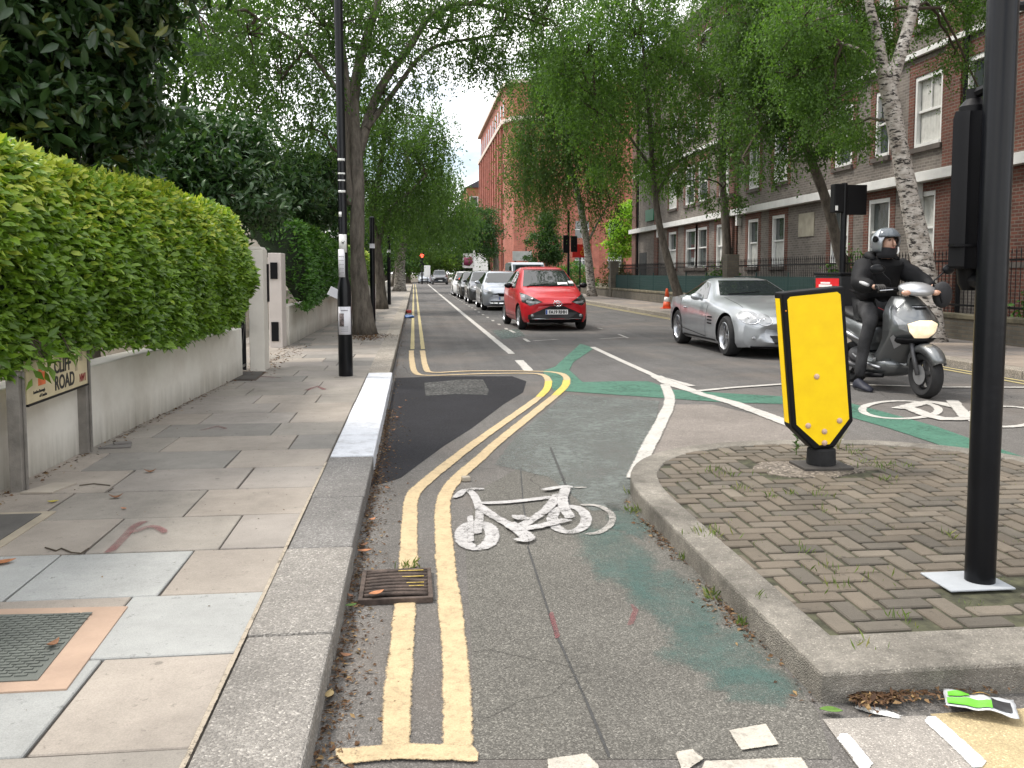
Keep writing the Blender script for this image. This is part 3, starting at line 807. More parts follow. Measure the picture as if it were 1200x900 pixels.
# ---- brick mansion block on the far side of the road
BX = 12.5
GB = brick('grey_brick', (.18, .155, .135), (.12, .103, .092), (.215, .195, .17), stain=.35)
RB = brick('red_brick', (.155, .052, .033), (.10, .036, .026), (.16, .125, .1), stain=.35)
STONE = mat('painted_stone_band', (.66, .66, .64), .7, var=.08, vscale=2)
SILL = mat('dark_sill', (.1, .085, .075), .85, var=.2)
CURT = mat('net_curtain', (.5, .5, .47), .9, var=.1, vscale=6)
DARKROOM = mat('dark_room', (.03, .032, .032), .9, var=.3)
def window_glass():
    m, n, l, b = nodes('window_glass')
    v = coords(n, l)
    b.inputs['Base Color'].default_value = (.045, .055, .055, 1); b.inputs['Roughness'].default_value = .06
    b.inputs['Specular IOR Level'].default_value = 1.0
    bump(n, l, b, noise(n, l, v, 1.1, 3), .25, .02)
    return m
WG = window_glass()
def sash(parent, y0, y1, z0, z1, x, curtain=0, double=False, rnd=0):
    """sash window facing -X at plane x (the wall face)"""
    f = MB(); w = .085
    f.bx(x-.012, x+.10, y0, y0+w, z0, z1); f.bx(x-.012, x+.10, y1-w, y1, z0, z1)
    f.bx(x-.012, x+.10, y0+w+.001, y1-w-.001, z1-w*1.3, z1); f.bx(x-.03, x+.10, y0+w+.001, y1-w-.001, z0, z0+w)
    zm = (z0+z1)/2
    f.bx(x+.03, x+.09, y0+w+.001, y1-w-.001, zm-.028, zm+.028)
    ym = (y0+y1)/2
    if double: f.bx(x+.0, x+.095, ym-.06, ym+.06, z0+w+.001, z1-w*1.3-.001)
    elif rnd: f.bx(x+.05, x+.085, ym-.014, ym+.014, zm+.03, z1-w*1.3-.001)
    fo = f.build('window', WHITEP, parent)
    g = MB(); g.bx(x+.105, x+.11, y0+.01, y1-.01, z0+.01, z1-.01); g.build('pane', WG, fo)
    if curtain:
        c = MB(); zz = z0+(z1-z0)*(.52 if curtain == 1 else .06)
        n = 26; ya, yb_ = y0+w+.02, y1-w-.02
        pts = [(ya+(yb_-ya)*k/n, .012*math.sin(k*1.9)) for k in range(n+1)]
        if curtain == 3: pts = pts[:9]
        c.add([(x+.098+dx*.3, y, z0+w+.02) for y, dx in pts]+[(x+.098+dx*.3, y, zz if curtain == 1 else z1-w*1.4) for y, dx in pts], [(i, i+1, len(pts)+i+1, len(pts)+i) for i in range(len(pts)-1)])
        c.build('curtain', CURT, fo)
    return fo
t = thing('mansion_block', 'long grey and red brick mansion block with white sash windows behind railings', 'building', (0, 0, 0))
def yX(px, py=250): return GX(px, py, BX).y
gw = []                                                       # (y0, y1) of ground floor windows, from the photograph
for a, b in ((1043, 1018), (995, 974), (920, 905), (889, 877), (862, 840), (829, 818), (816, 804), (793, 784), (1096, 1075)):
    gw.append((yX(a), yX(b), abs(a-b)))
END = 50.3
fw = [(yX(a), yX(b)) for a, b in ((1100, 1068), (1165, 1127), (1040, 1023), (997, 977), (922, 906), (889, 877), (862, 842), (829, 818), (814, 803), (793, 784))]
wy = sorted([(max(a, 0), b) for a, b in fw])
for y in (15.0, 12.2, 9.3, 6.4): wy.append((y, y+1.15))
wy = sorted(wy); gws = sorted([(a, b) for a, b, _ in gw]) + [(17.0, 18.1), (13.9, 15.0), (10.8, 11.9), (7.7, 8.8)]
gws = sorted(gws)
floors = [(gws, 1.62, 3.38), (wy, 4.5, 6.25), (wy, 7.45, 9.1), (wy, 10.25, 11.8)]
# wall: laid as panels around the openings so the windows sit in real reveals
def wall_panels(mb, wins, z0, z1, wz0, wz1, ya, yb_):
    y = ya
    for a, b in wins:
        if a > y: mb.bx(BX, BX+.35, y, a, z0, z1)
        mb.bx(BX, BX+.35, a, b, z0, wz0); mb.bx(BX, BX+.35, a, b, wz1, z1)
        y = b
    mb.bx(BX, BX+.35, y, yb_, z0, z1)
wallmb = MB(); zb = -.1
for (wins, a, b), zt in zip(floors, (3.55, 6.75, 9.6, 12.6)):
    wall_panels(wallmb, wins, zb, zt, a, b, 2, END); zb = zt
wallmb.bx(BX+.35, BX+12, 2, END, -.1, 12.6)
w = wallmb.build('wall', GB, t)

for fi, (wins, a, b) in enumerate(floors):
    for i, (ya, yb_) in enumerate(wins):
        q = MB(); q.bx(BX-.012, BX+.2, ya-.26, ya, a-.15, b+.001); q.bx(BX-.012, BX+.2, yb_, yb_+.26, a-.15, b+.001)
        q.bx(BX-.014, BX+.2, ya-.262, yb_+.262, b+.001, b+.34); q.build('window_surround', RB, t)
        s = MB(); s.bx(BX-.09, BX+.15, ya-.08, yb_+.08, a-.13, a-.012); s.build('sill', SILL, t)
        h = hash((fi, i*7)) % 5
        sash(t, ya+.003, yb_-.003, a, b, BX+.02, curtain=(0, 1, 3, 2, 1)[(fi*3+i*2) % 5], double=(yb_-ya) > 1.7, rnd=(fi > 0))

for ya, yb_, zt in ((16.9, 17.95, 12.5), (yX(1124)+.02, yX(1104)-.02, 12.5), (33.6, 34.5, 12.5), (44.9, 45.6, 12.5), (49.5, 50.4, 12.5), (9.2, 10.2, 12.5)):
    p = MB(); p.bx(BX-.07, BX-.016, ya, yb_, -.1, 3.59); p.bx(BX-.07, BX-.016, ya, yb_, 3.85, zt); p.build('brick_pier', RB, t)
p = MB(); p.bx(BX-.02, BX+12, END+.001, END+.25, -.1, 12.6); p.build('end_wall', RB, t)
st_ = MB(); st_.bx(BX-.27, BX+.05, 2, END+.1, 3.6, 3.84); st_.bx(BX-.12, BX-.03, 2, END, 6.72, 6.85); st_.build('string_course', STONE, t, bevel=.01)
for yk in (18.1, 20.9, 33.2, 44.5):
    k_ = MB(); k_.bx(BX-.2, BX-.02, yk, yk+.16, 3.2, 3.6); k_.build('string_bracket', STONE, t)
c_ = MB(); c_.bx(BX-.4, BX+12, 2, END+.3, 12.6, 12.95); c_.build('cornice', STONE, t)
for y in (48.9, 34.9, 19.2): dr = MB(); dr.tube([(BX-.1, y, .0), (BX-.1, y, 12.5)], .05, 8); dr.build('drainpipe', BLACKM, t)
pl = MB(); ya, yb_ = yX(955), yX(937); pl.bx(BX-.03, BX+.02, ya, yb_, 2.55, 3.3); pl.build('plaque', mat('plaque_stone', (.36, .33, .26), .85, var=.15), t)
pf = MB(); pf.bx(BX-.05, BX-.017, ya-.1, yb_+.1, 2.45, 3.4)
dm = MB(); dm.bx(BX-.005, BX+.02, yX(758)-.1, yX(750), 0.3, 2.5); dm.build('door', DARKROOM, t)
gs = MB(); gs.bx(BX-.1, BX-.03, 45.7, 47.3, 4.15, 4.75); gs.build('name_board', mat('green_board', (.02, .16, .08), .5), t)

# ---- great red brick building at the end of the street
RBX, RY = 12.6, 121.0
PINK = brick('pink_brick', (.42, .14, .095), (.34, .11, .075), (.34, .17, .13), .45, .15, .02, .3)
t = thing('red_brick_block', 'towering plain red brick block closing the view behind the weeping birch', 'building', (RBX, RY, 0))
mb = MB(); H_ = 27
outl = [(0, 4), (.9, 1.0), (4, 0), (34, 0), (34, 50), (0, 50)]
mb.prism(outl, -.2, H_); mb.build('wall', PINK, t)
mb = MB()
for x in np.arange(7, 34, 4.6): mb.bx(x, x+1.0, -.35, -.004, -.2, H_-4.5)
for y in np.arange(7, 50, 4.2): mb.bx(-.35, -.004, y, y+1.1, -.2, H_-4.5)
mb.build('pilaster', PINK, t)
mb = MB(); off = [(-.5, 3.8), (.5, .5), (3.8, -.5), (34.5, -.5), (34.5, 50.5), (-.5, 50.5)]
mb.prism(off, H_-5.0, H_-4.4); mb.prism([(a*1.02, b*1.02) for a, b in off], H_+.003, H_+.5)
mb.build('cornice', mat('buff_cornice', (.58, .50, .43), .8), t)
for zi, z in enumerate((2, 6.2, 10.4, 14.6, 18.6, 23.4)):
    for y in np.arange(5.2, 48, 4.2):
        w_ = MB(); w_.bx(-.04, -.006, y, y+1.1, z, z+2.2); w_.build('window', WG, t)
    if zi in (0, 1):
        for x in (10.2, 14.8, 19.4, 24):
            w_ = MB(); w_.bx(x-.9, x+1.0, -.04, -.006, z, z+2.3); wo = w_.build('window', WG, t)
            f_ = MB(); f_.bx(x-1.0, x+1.1, -.08, -.045, z+1.1, z+1.2); f_.bx(x, x+.1, -.1, -.085, z, z+2.3); f_.build('glazing_bar', WHITEP, wo)
t = thing('brick_house', 'distant orange brick house with white window surrounds beyond the red block', 'building', (12.2, 185, 0))
mb = MB(); mb.bx(-1.4, 14, 0, 25, -.2, 19); mb.build('wall', brick('orange_brick', (.42, .16, .08), (.36, .13, .07), (.35, .2, .13)), t)
for z in (7, 11, 15):
    mb = MB(); mb.bx(-.9, .9, -.05, -.01, z, z+2.2); w_ = mb.build('window', WHITEP, t); mb = MB(); mb.bx(-.7, .7, -.08, -.055, z+.2, z+2); mb.build('pane', WG, w_)
mb = MB(); mb.prism([(-1.8, 19), (14.4, 19), (6, 23)], -.3, 25.3, 'Y'); mb.build('roof', mat('slate', (.08, .08, .09), .8), t)

# ---- pale house glimpsed through the trees on the left
CREAM = mat('cream_render', (.52, .47, .38), .85, var=.1)
t = thing('villa', 'pale cream house with a brown pitched roof glimpsed behind the garden trees', 'house', (-13, 22, 0), R(6))
mb = MB(); mb.bx(-8, 3.5, 0, 14, -.1, 7.8); mb.build('wall', CREAM, t)
mb = MB(); mb.prism([(-8.6, 7.6), (4.1, 7.6), (-2.2, 11.6)], -.5, 14.4, 'Y'); mb.build('roof', brick('roof_tile', (.17, .1, .07), (.13, .08, .06), (.08, .06, .05), .3, .12, .01), t)
mb = MB(); mb.bx(-.2, 1.0, 4, 5.2, 9.2, 12.6); mb.build('chimney', CREAM, t, bevel=.02)
for z in (1.0, 4.6):
    for x in (-5.5, -2.4, .7):
        f = MB(); f.bx(x, x+1.3, -.06, -.005, z, z+1.9); fo = f.build('window', WHITEP, t)
        f = MB(); f.bx(x+.12, x+1.18, -.08, -.065, z+.12, z+.9); f.bx(x+.12, x+1.18, -.08, -.065, z+.98, z+1.78); f.build('pane', WG, fo)
t = thing('villa', 'pale terraced house standing far off behind the dark green hedge', 'house', (-15, 50, 0))
mb = MB(); mb.bx(-6, 5, 0, 30, -.1, 8.5); mb.build('wall', CREAM, t)
mb = MB(); mb.prism([(-6.5, 8.5), (5.4, 8.5), (-.5, 11.5)], -.4, 30.4, 'Y'); mb.build('roof', _mc['slate'], t)
for y in (3, 8, 13, 18):
    f = MB(); f.bx(5.005, 5.05, y, y+1.3, 4.6, 6.6); f.build('window', WHITEP, t)

# ---- low front wall, railings and mesh fence on the far side
DB = brick('sooty_brick', (.13, .11, .08), (.1, .085, .065), (.1, .095, .08), stain=.35)
t = thing('front_wall', 'long low sooty brick wall with mossy coping along the far pavement', 'wall', (WRX, 0, 0))
mb = MB(); mb.bx(0, .26, -3, 70, 0, .50); mb.build('wall', DB, t)
mb = MB(); mb.bx(-.03, .29, -3, 70, .503, .60); mb.build('coping', mat('mossy_coping', (.13, .115, .075), .95, var=.4, vscale=3, bmp=.6, bscale=30), t, bevel=.02)
for y in (28.6, 46.2):
    mb = MB(); mb.bx(-.06, .36, y, y+.45, .002, 2.0); mb.build('pier', DB, t, bevel=.01)
t = thing('railing', 'black spear topped iron railings standing behind the low sooty wall', 'railing', (WRX+.35, 0, 0))
mb = MB()
for z in (.75, 1.62): mb.bx(-.012, .012, -3, 46, z-.02, z+.02)
mb.build('rail', BLACKM, t)
mb = MB()
for y in np.arange(-3, 46, .125):
    mb.tube([(0, y, .1), (0, y, 1.74)], .009, 4); mb.tube([(0, y, 1.74), (0, y, 1.86)], [.018, .001], 4)
mb.build('bars', BLACKM, t)
gm, gn, gl, gb = nodes('green_mesh')
gt = gn.new('ShaderNodeTexWave'); 
gb.inputs['Base Color'].default_value = (.012, .045, .042, 1); gb.inputs['Roughness'].default_value = .6
gn.remove(gt)
t = thing('mesh_fence', 'dark green mesh fence fixed to the low wall behind the silver convertible', 'fence', (WRX+.2, 0, 0))
mb = MB()
for y in np.arange(19.5, 48, .05): mb.bx(-.003, .003, y, y+.032, .62, 1.28)
for z in np.arange(.62, 1.28, .1): mb.bx(-.006, .006, 19.5, 48, z, z+.012)
mb.build('mesh_panel', gm, t)
for y in np.arange(19.5, 48.2, 2.4):
    mb = MB(); mb.tube([(0, y, .6), (0, y, 1.4)], .022, 8); mb.build('post', gm, t)

# ================================================================ VEGETATION
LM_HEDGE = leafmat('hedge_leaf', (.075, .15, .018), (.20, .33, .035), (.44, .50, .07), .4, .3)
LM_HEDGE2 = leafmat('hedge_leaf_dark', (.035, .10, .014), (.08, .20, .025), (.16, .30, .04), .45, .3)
LM_BIRCH = leafmat('birch_leaf', (.042, .088, .022), (.09, .165, .04), (.145, .24, .06), .5, .52)
LM_BIRCH_L = leafmat('birch_leaf_light', (.058, .12, .027), (.115, .21, .046), (.175, .29, .066), .5, .54)
LM_MAG = leafmat('magnolia_leaf', (.016, .038, .014), (.038, .08, .024), (.18, .18, .04), .36, .15, .45)
LM_LAUREL = leafmat('laurel_leaf', (.015, .042, .014), (.042, .095, .026), (.12, .19, .05), .4, .2, .4)
LM_BRIGHT = leafmat('acacia_leaf', (.16, .3, .03), (.3, .48, .06), (.4, .55, .1), .5, .5)
LM_DARKT = leafmat('plane_leaf', (.02, .06, .015), (.045, .11, .025), (.08, .16, .03), .5, .3)
BARK = barkmat('bark', (.05, .042, .034), (.15, .13, .105), None, 9)
BARK_B = barkmat('birch_bark', (.14, .12, .1), (.42, .39, .35), (.03, .026, .022), 5)
BARK_W = barkmat('white_birch_bark', (.30, .26, .22), (.62, .58, .53), (.035, .03, .027), 6)

# ---- clipped hedges: leaves grown over a rounded body, filled with a dark twiggy core
def hedge(name, label, path, prof, lm, n, leaf, seed, dens_top=1.0, tipz=None, ends=.5):
    """path: list of (x, y) of the road face; prof(t, s) gives (dx, z) round the section, s 0..1 from the foot of the road face over the top"""
    rng = np.random.default_rng(seed)
    o = Vector((path[0][0], path[0][1], 0)); t = thing(name, label, 'hedge', o)
    px = np.array(path); seglen = np.r_[0, np.cumsum(np.hypot(*np.diff(px, axis=0).T))]; Ltot = seglen[-1]
    def surf(l, s):
        x = np.interp(l, seglen, px[:, 0]); y = np.interp(l, seglen, px[:, 1])
        dx, z, nx_, nz = prof(l, s)
        k = np.minimum(np.minimum(l, Ltot-l)/ends, 1); k = np.sqrt(np.clip(1-(1-k)**2, 0, 1))  # rounded ends
        wob = .035*np.sin(l*1.3+s*7)+.025*np.sin(l*3.1-s*13+1)+.02*np.sin(l*6.3+s*23)+.015*np.sin(l*11-s*31)
        dx = dx + nx_*wob; z = z + nz*wob
        dx = -.55 + (dx+.55)*(.35+.65*k); z = 1.25 + (z-1.25)*(.6+.4*k)
        return np.stack([x+dx-o.x, y-o.y, z], -1), nx_, nz
    l = rng.uniform(0, Ltot, n); s = rng.uniform(0, 1, n)
    P, nx_, nz = surf(l, s)
    dep = rng.exponential(.045, n)*1.0-.02
    P[:, 0] -= nx_*dep; P[:, 2] -= nz*dep
    P += rng.normal(size=P.shape)*.012
    endk = np.where(l > Ltot-ends*.8, 1, 0)
    D = np.stack([nx_*.8+rng.normal(size=n)*.6, rng.normal(size=n)*.85+endk*.5, nz*.75+.15+rng.normal(size=n)*.4-.1*(nz < .3)], 1)
    N = np.stack([nx_*.9+rng.normal(size=n)*.5, rng.normal(size=n)*.5-.2, .7+rng.normal(size=n)*.4], 1)
    L = leaf*rng.uniform(.6, 1.35, n)
    clump = .5+.5*np.sin(l*3.1+s*19)*np.sin(l*1.7-s*14+2)
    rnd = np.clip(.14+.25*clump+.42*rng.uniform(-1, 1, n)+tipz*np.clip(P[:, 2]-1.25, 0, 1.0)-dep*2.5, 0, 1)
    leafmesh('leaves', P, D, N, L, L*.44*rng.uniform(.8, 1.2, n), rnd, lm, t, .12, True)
    # core
    mb = MB(); rings = []
    for li in np.linspace(.12, Ltot-.12, 40):
        q, _, _ = surf(np.full(12, li), np.linspace(0, 1, 12)); cxx = q[:, 0].mean(); cz = q[:, 2].mean()
        rings.append([(cxx+(a[0]-cxx)*.84, a[1], cz+(a[2]-cz)*.86) for a in q])
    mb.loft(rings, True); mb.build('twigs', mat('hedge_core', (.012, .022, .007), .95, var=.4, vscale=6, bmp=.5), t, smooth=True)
    return t, surf
def prof_a(l, s):
    s = np.asarray(s, float); z0 = np.interp(l, [0, 3, 4.6, 5.2, 7, 10], [.62, .66, .84, .86, .74, .80])
    ztop = np.interp(l, [0, 4.5, 10], [2.26, 2.12, 1.98])
    a = np.clip(s/.5, 0, 1); b = np.clip((s-.5)/.12, 0, 1); c = np.clip((s-.62)/.38, 0, 1)
    dx = .0+.10*np.sin(a*PI*.9)-.02*a - .13*(1-np.cos(b*PI/2)) - .95*c
    z = z0 + (ztop-.13-z0)*a + .13*np.sin(b*PI/2) + .05*np.sin(c*PI)
    nx_ = np.where(s < .5, 1, np.where(s < .62, np.cos(b*PI/2), 0)); nz = np.where(s < .5, -.25*(a < .15), np.where(s < .62, np.sin(b*PI/2), 1))
    return dx, z, nx_, nz
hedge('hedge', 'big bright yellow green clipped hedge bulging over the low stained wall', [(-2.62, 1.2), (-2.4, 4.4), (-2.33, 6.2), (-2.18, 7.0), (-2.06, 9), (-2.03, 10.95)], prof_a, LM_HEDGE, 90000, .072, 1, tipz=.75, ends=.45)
def prof_b(l, s):
    dx, z, a, b = prof_a(l, s); return dx, .88+(z-.8)*.98, a, b
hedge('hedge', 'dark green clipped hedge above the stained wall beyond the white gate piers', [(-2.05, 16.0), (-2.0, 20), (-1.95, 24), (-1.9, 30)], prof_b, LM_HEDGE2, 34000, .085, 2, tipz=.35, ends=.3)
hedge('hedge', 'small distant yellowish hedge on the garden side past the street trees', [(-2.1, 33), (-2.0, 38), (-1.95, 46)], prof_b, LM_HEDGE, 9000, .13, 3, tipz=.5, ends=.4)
# hanging sprigs in front of the street name sign
def sprig(label, p, r, n, leaf, seed, lm=LM_HEDGE):
    rng = np.random.default_rng(seed); t = thing('hedge_sprig', label, 'sprig', p)
    P = rng.normal(size=(n, 3))*np.array(r); D = rng.normal(size=(n, 3))*.6+np.array([.5, 0, -.25]); N = rng.normal(size=(n, 3))*.5+np.array([.8, -.2, .6])
    L = leaf*rng.uniform(.7, 1.3, n)
    leafmesh('leaves', P, D, N, L, L*.42, rng.uniform(0, .6, n), lm, t, .12)
    mb = MB()
    for q in P[::6]: mb.tube([(-.1, 0, .12), tuple(q*.5), tuple(q)], [.004, .003, .001], 5, False)
    mb.build('twig', TWIG, t)
sprig('leafy hedge sprig hanging over the logo end of the street name sign', (-2.19, 5.50, .90), (.03, .10, .05), 60, .085, 4)
sprig('leafy hedge sprig dangling in front of the word on the street name sign', (-2.17, 5.95, .885), (.03, .09, .02), 18, .08, 5)

def LP(px, py, y, rx, rz, ry=None):
    c = GY(px, py, y); k = y/1040
    return (c, (rx*k, (ry if ry else rx*k), rz*k))
def TP(pts): return [GY(a, b, y) for a, b, y in pts]
SG = 'silver birches lining the street'
# big leaning birch by the poster pole
base = Vector((-1.05, 18.6, PZ))
tr = [base, GY(419, 300, 18.6), GY(419, 210, 18.7), GY(414, 120, 19), GY(425, 60, 19.5), GY(450, -20, 20), GY(470, -90, 20)]
limbs = [([GY(414, 200, 18.8), GY(424, 165, 19), GY(445, 105, 19.5), GY(480, 55, 20), GY(510, 15, 20.5), GY(560, 5, 21), GY(640, 30, 22)], (.13, .03)),
         ([GY(412, 240, 18.7), GY(403, 190, 18.6), GY(405, 110, 18.4), GY(398, 40, 18.2), GY(385, -50, 18)], (.14, .06)),
         ([GY(430, 150, 19), GY(460, 110, 19.5), GY(500, 60, 20), GY(555, 45, 21), GY(600, 40, 21.5)], (.07, .02)),
         ([GY(405, 120, 18.4), GY(360, 60, 18), GY(300, 20, 17.5)], (.06, .02))]
lobes = [LP(430, 60, 19.5, 90, 55), LP(520, 35, 20.5, 75, 45), LP(590, 30, 21, 45, 60), LP(480, -30, 20, 120, 60), LP(380, 30, 18.5, 80, 55), LP(330, 95, 18, 60, 60), LP(290, 40, 17.5, 60, 60),
         LP(365, 150, 18.5, 35, 45), LP(450, 110, 19.5, 40, 30), LP(560, 70, 20.5, 30, 38), LP(635, 20, 21.5, 42, 60), LP(330, -60, 18, 120, 70), LP(600, -60, 21, 120, 70), LP(230, 15, 16.5, 50, 60)]
tree('birch_tree', 'large forked grey birch beside the poster pole, one limb arching over the road', tr, [.24, .15, .135, .12, .10, .08, .05], lobes, 1200, 60, .066, LM_BIRCH, BARK, 11, SG, limbs, weep=.55, clump=.3)
# its neighbours further along the left pavement
tree('birch_tree', 'second street birch on the left pavement just past the short black posts', [Vector((-1.17, 31.8, PZ)), GY(443, 300, 31.8), GY(437, 250, 32), GY(445, 200, 32), GY(455, 120, 32)], [.2, .15, .12, .1, .05],
     [LP(455, 160, 32, 62, 50), LP(490, 190, 33, 45, 50), LP(430, 215, 31, 40, 35), LP(505, 150, 33, 26, 35), LP(470, 240, 32, 42, 40), LP(425, 130, 31, 40, 40)], 620, 55, .085, LM_BIRCH, BARK, 12, SG,
     [([GY(443, 290, 31.8), GY(455, 250, 32), GY(480, 225, 32), GY(500, 205, 32)], (.08, .03))], weep=1.1, clump=.5)
tree('birch_tree', 'leaning pale trunked birch on the left pavement near the far end of the yellow lines', [Vector((-1.1, 63, PZ)), GY(470, 300, 63), GY(476, 270, 63), GY(478, 210, 63), GY(477, 170, 63)], [.42, .3, .25, .15, .08],
     [LP(490, 240, 63, 40, 38), LP(525, 235, 64, 32, 38), LP(455, 250, 62, 34, 34), LP(510, 205, 66, 25, 25), LP(540, 255, 66, 22, 30)], 560, 50, .15, LM_BIRCH, BARK_B, 13, SG, weep=2.0, clump=.8)
tree('street_tree', 'dark round street tree overhanging the road in front of the red block', [Vector((8.9, 98, PZ)), GY(580, 285, 98), GY(572, 262, 98)], [.35, .28, .15],
     [LP(566, 268, 97, 22, 26), LP(552, 262, 96, 20, 22), LP(545, 285, 96, 16, 14), LP(572, 290, 97, 12, 14), LP(535, 275, 95, 16, 18)], 260, 60, .22, LM_DARKT, BARK, 14, None, [([GY(583, 300, 98), GY(570, 290, 97), GY(552, 275, 96)], (.2, .08))], clump=.9)
tree('street_tree', 'bushy mid green tree on the left pavement beyond the leaning pale birch', [Vector((-2.0, 84, PZ)), GY(468, 290, 84), GY(470, 260, 84)], [.3, .25, .15],
     [LP(470, 275, 84, 26, 22), LP(450, 255, 84, 26, 30), LP(495, 265, 86, 22, 24), LP(430, 275, 80, 30, 30), LP(515, 278, 90, 20, 16)], 320, 55, .2, LM_DARKT, BARK, 15, None, clump=.9)
# trees closing the end of the street
for i, (px, y, h, r, lb) in enumerate(((478, 132, 262, 26, 'bright green tree closing the street at the foot of the red traffic light'), (505, 138, 272, 22, 'green tree closing the street straight behind the black oncoming car'),
        (535, 145, 262, 24, 'green tree closing the street behind the burgundy banner'), (452, 128, 262, 30, 'dense green tree at the end of the left pavement'), (555, 150, 280, 16, 'small tree at the foot of the distant orange brick house'))):
    b = Vector((GY(px, 320, y).x, y, 0))
    tree('distant_tree', lb, [b, b+Vector((.1, 0, 2)), b+Vector((0, 0, 4.5))], [.4, .3, .2], [LP(px, h+20, y, r, 28), LP(px-12, h+38, y, r*.7, 16), LP(px+13, h+38, y, r*.7, 16), LP(px, 308, y-2, r, 10)], 220, 60, .3, LM_BIRCH_L if i in (0, 1) else LM_DARKT, BARK, 20+i, 'trees closing the end of the street', clump=1.1)
# weeping birch and neighbours on the far pavement
tree('weeping_birch', 'weeping silver birch with long hanging strands in front of the red block', [Vector((9.6, 47.8, PZ)), GY(688, 290, 47.8), GY(680, 240, 47.8), GY(668, 190, 47.5), GY(655, 120, 47)], [.26, .2, .17, .12, .06],
     [LP(650, 150, 46, 48, 40), LP(620, 175, 45, 32, 45), LP(690, 150, 47, 45, 45), LP(660, 90, 47, 60, 40), LP(640, 205, 46, 40, 22), LP(610, 145, 45, 22, 35), LP(705, 205, 47, 30, 30), LP(640, 70, 46, 50, 40), LP(700, 80, 47, 55, 45)], 1250, 72, .10, LM_BIRCH, BARK_W, 31, SG,
     [([GY(688, 285, 47.8), GY(700, 262, 47.6), GY(715, 235, 47.4)], (.08, .03))], weep=2.9, clump=.55)
tree('birch_tree', 'slender grey birch leaning over the orange and white traffic cone', [Vector((9.55, 31, PZ)), GY(787, 320, 31), GY(772, 260, 31), GY(765, 200, 31), GY(760, 120, 30.5), GY(752, 40, 30)], [.2, .15, .12, .1, .08, .04],
     [LP(740, 110, 30, 60, 45), LP(700, 130, 29, 38, 50), LP(790, 150, 31, 45, 35), LP(745, 40, 30, 75, 50), LP(770, 195, 31, 35, 20), LP(720, 190, 29.5, 35, 22), LP(690, 60, 29, 50, 45), LP(800, 75, 31, 55, 45), LP(735, -30, 30, 90, 50), LP(650, 30, 29, 40, 50), LP(665, 90, 29, 30, 40), LP(800, 185, 31, 22, 12)], 1100, 58, .088, LM_BIRCH_L, BARK, 32, SG,
     [([GY(768, 230, 31), GY(790, 195, 31), GY(820, 175, 31)], (.05, .02)), ([GY(765, 200, 31), GY(730, 150, 30), GY(700, 120, 29)], (.06, .02))], weep=.9, clump=.5)
tree('birch_tree', 'thin dark trunked birch close to the mansion block between its double windows', [Vector((11.6, 34, .05)), GY(851, 300, 34), GY(847, 220, 34), GY(845, 130, 34), GY(850, 40, 34)], [.22, .18, .15, .11, .06],
     [LP(840, 110, 33, 62, 45), LP(880, 160, 33, 40, 30), LP(820, 50, 33, 60, 45), LP(880, 50, 33, 60, 45), LP(860, -30, 33, 90, 45), LP(800, 215, 32, 30, 12), LP(845, 230, 32, 34, 10), LP(835, 180, 32, 30, 20)], 700, 50, .09, LM_BIRCH, BARK, 33, SG,
     [([GY(850, 310, 34), GY(868, 270, 34), GY(872, 200, 34), GY(880, 150, 34)], (.12, .04))], weep=.7, clump=.5)
tree('birch_tree', 'tan trunked birch leaning leftwards behind the dark signal head', [Vector((11.3, 21.5, .05)), GY(985, 300, 21.4), GY(968, 235, 21.2), GY(948, 180, 21), GY(935, 130, 20.8), GY(925, 50, 20.5)], [.17, .14, .12, .11, .09, .05],
     [LP(930, 110, 20, 60, 42), LP(885, 125, 20, 48, 40), LP(915, 45, 20, 70, 45), LP(975, 60, 20, 45, 50), LP(880, 50, 20, 50, 40), LP(920, -30, 20, 100, 40), LP(955, 160, 19.5, 46, 26), LP(870, 185, 19, 16, 20), LP(905, 190, 19.5, 18, 18)], 860, 56, .068, LM_BIRCH, BARK, 34, SG, weep=.5, clump=.36)
tree('birch_tree', 'white barked birch forking high up directly behind the scooter rider', [Vector((9.6, 15.6, .1)), GY(1082, 312, 15.6), GY(1062, 215, 15.5), GY(1044, 120, 15.4), GY(1035, 80, 15.3)], [.24, .20, .165, .15, .13],
     [LP(985, 60, 15.2, 36, 45), LP(975, 120, 15.0, 34, 30), LP(1010, 30, 17, 50, 40), LP(1000, 150, 16.8, 30, 18), LP(940, 30, 15, 50, 40), LP(1000, -60, 16.5, 120, 40), LP(1120, 60, 16.9, 20, 18), LP(1110, 0, 17, 50, 26), LP(935, 90, 15.2, 36, 34), LP(1150, 110, 16.9, 14, 16)], 1000, 60, .052, LM_BIRCH_L, BARK_W, 35, SG,
     [([GY(1042, 105, 15.4), GY(1056, 60, 15.4), GY(1070, 10, 15.5), GY(1085, -60, 15.5)], (.13, .08)), ([GY(1036, 90, 15.3), GY(1030, 50, 15.2), GY(1020, 10, 15), GY(1008, -50, 14.8)], (.11, .06)),
      ([GY(1030, 80, 15.3), GY(1010, 60, 15), GY(985, 50, 14.8)], (.04, .02))], weep=.45, clump=.28)
tree('acacia_tree', 'small bright lime green tree beside the dark drainpipe end of the mansion block', [Vector((13.4, 57, .05)), Vector((13.4, 57, 1.5)), Vector((13.5, 57, 3))], [.12, .1, .06], [LP(735, 262, 56, 20, 26), LP(728, 285, 56, 18, 18), LP(742, 245, 56, 14, 12)], 120, 60, .16, LM_BRIGHT, BARK, 36, None, clump=.4)
tree('conifer', 'dense dark cone shaped evergreen under the weeping birch strands', [Vector((8.6, 58, .1)), Vector((8.6, 58, 1.5)), Vector((8.6, 58, 3.0))], [.12, .1, .05], [LP(640, 290, 58, 20, 22), LP(641, 262, 58, 12, 18)], 150, 70, .13, LM_DARKT, BARK, 37, None, clump=.35)
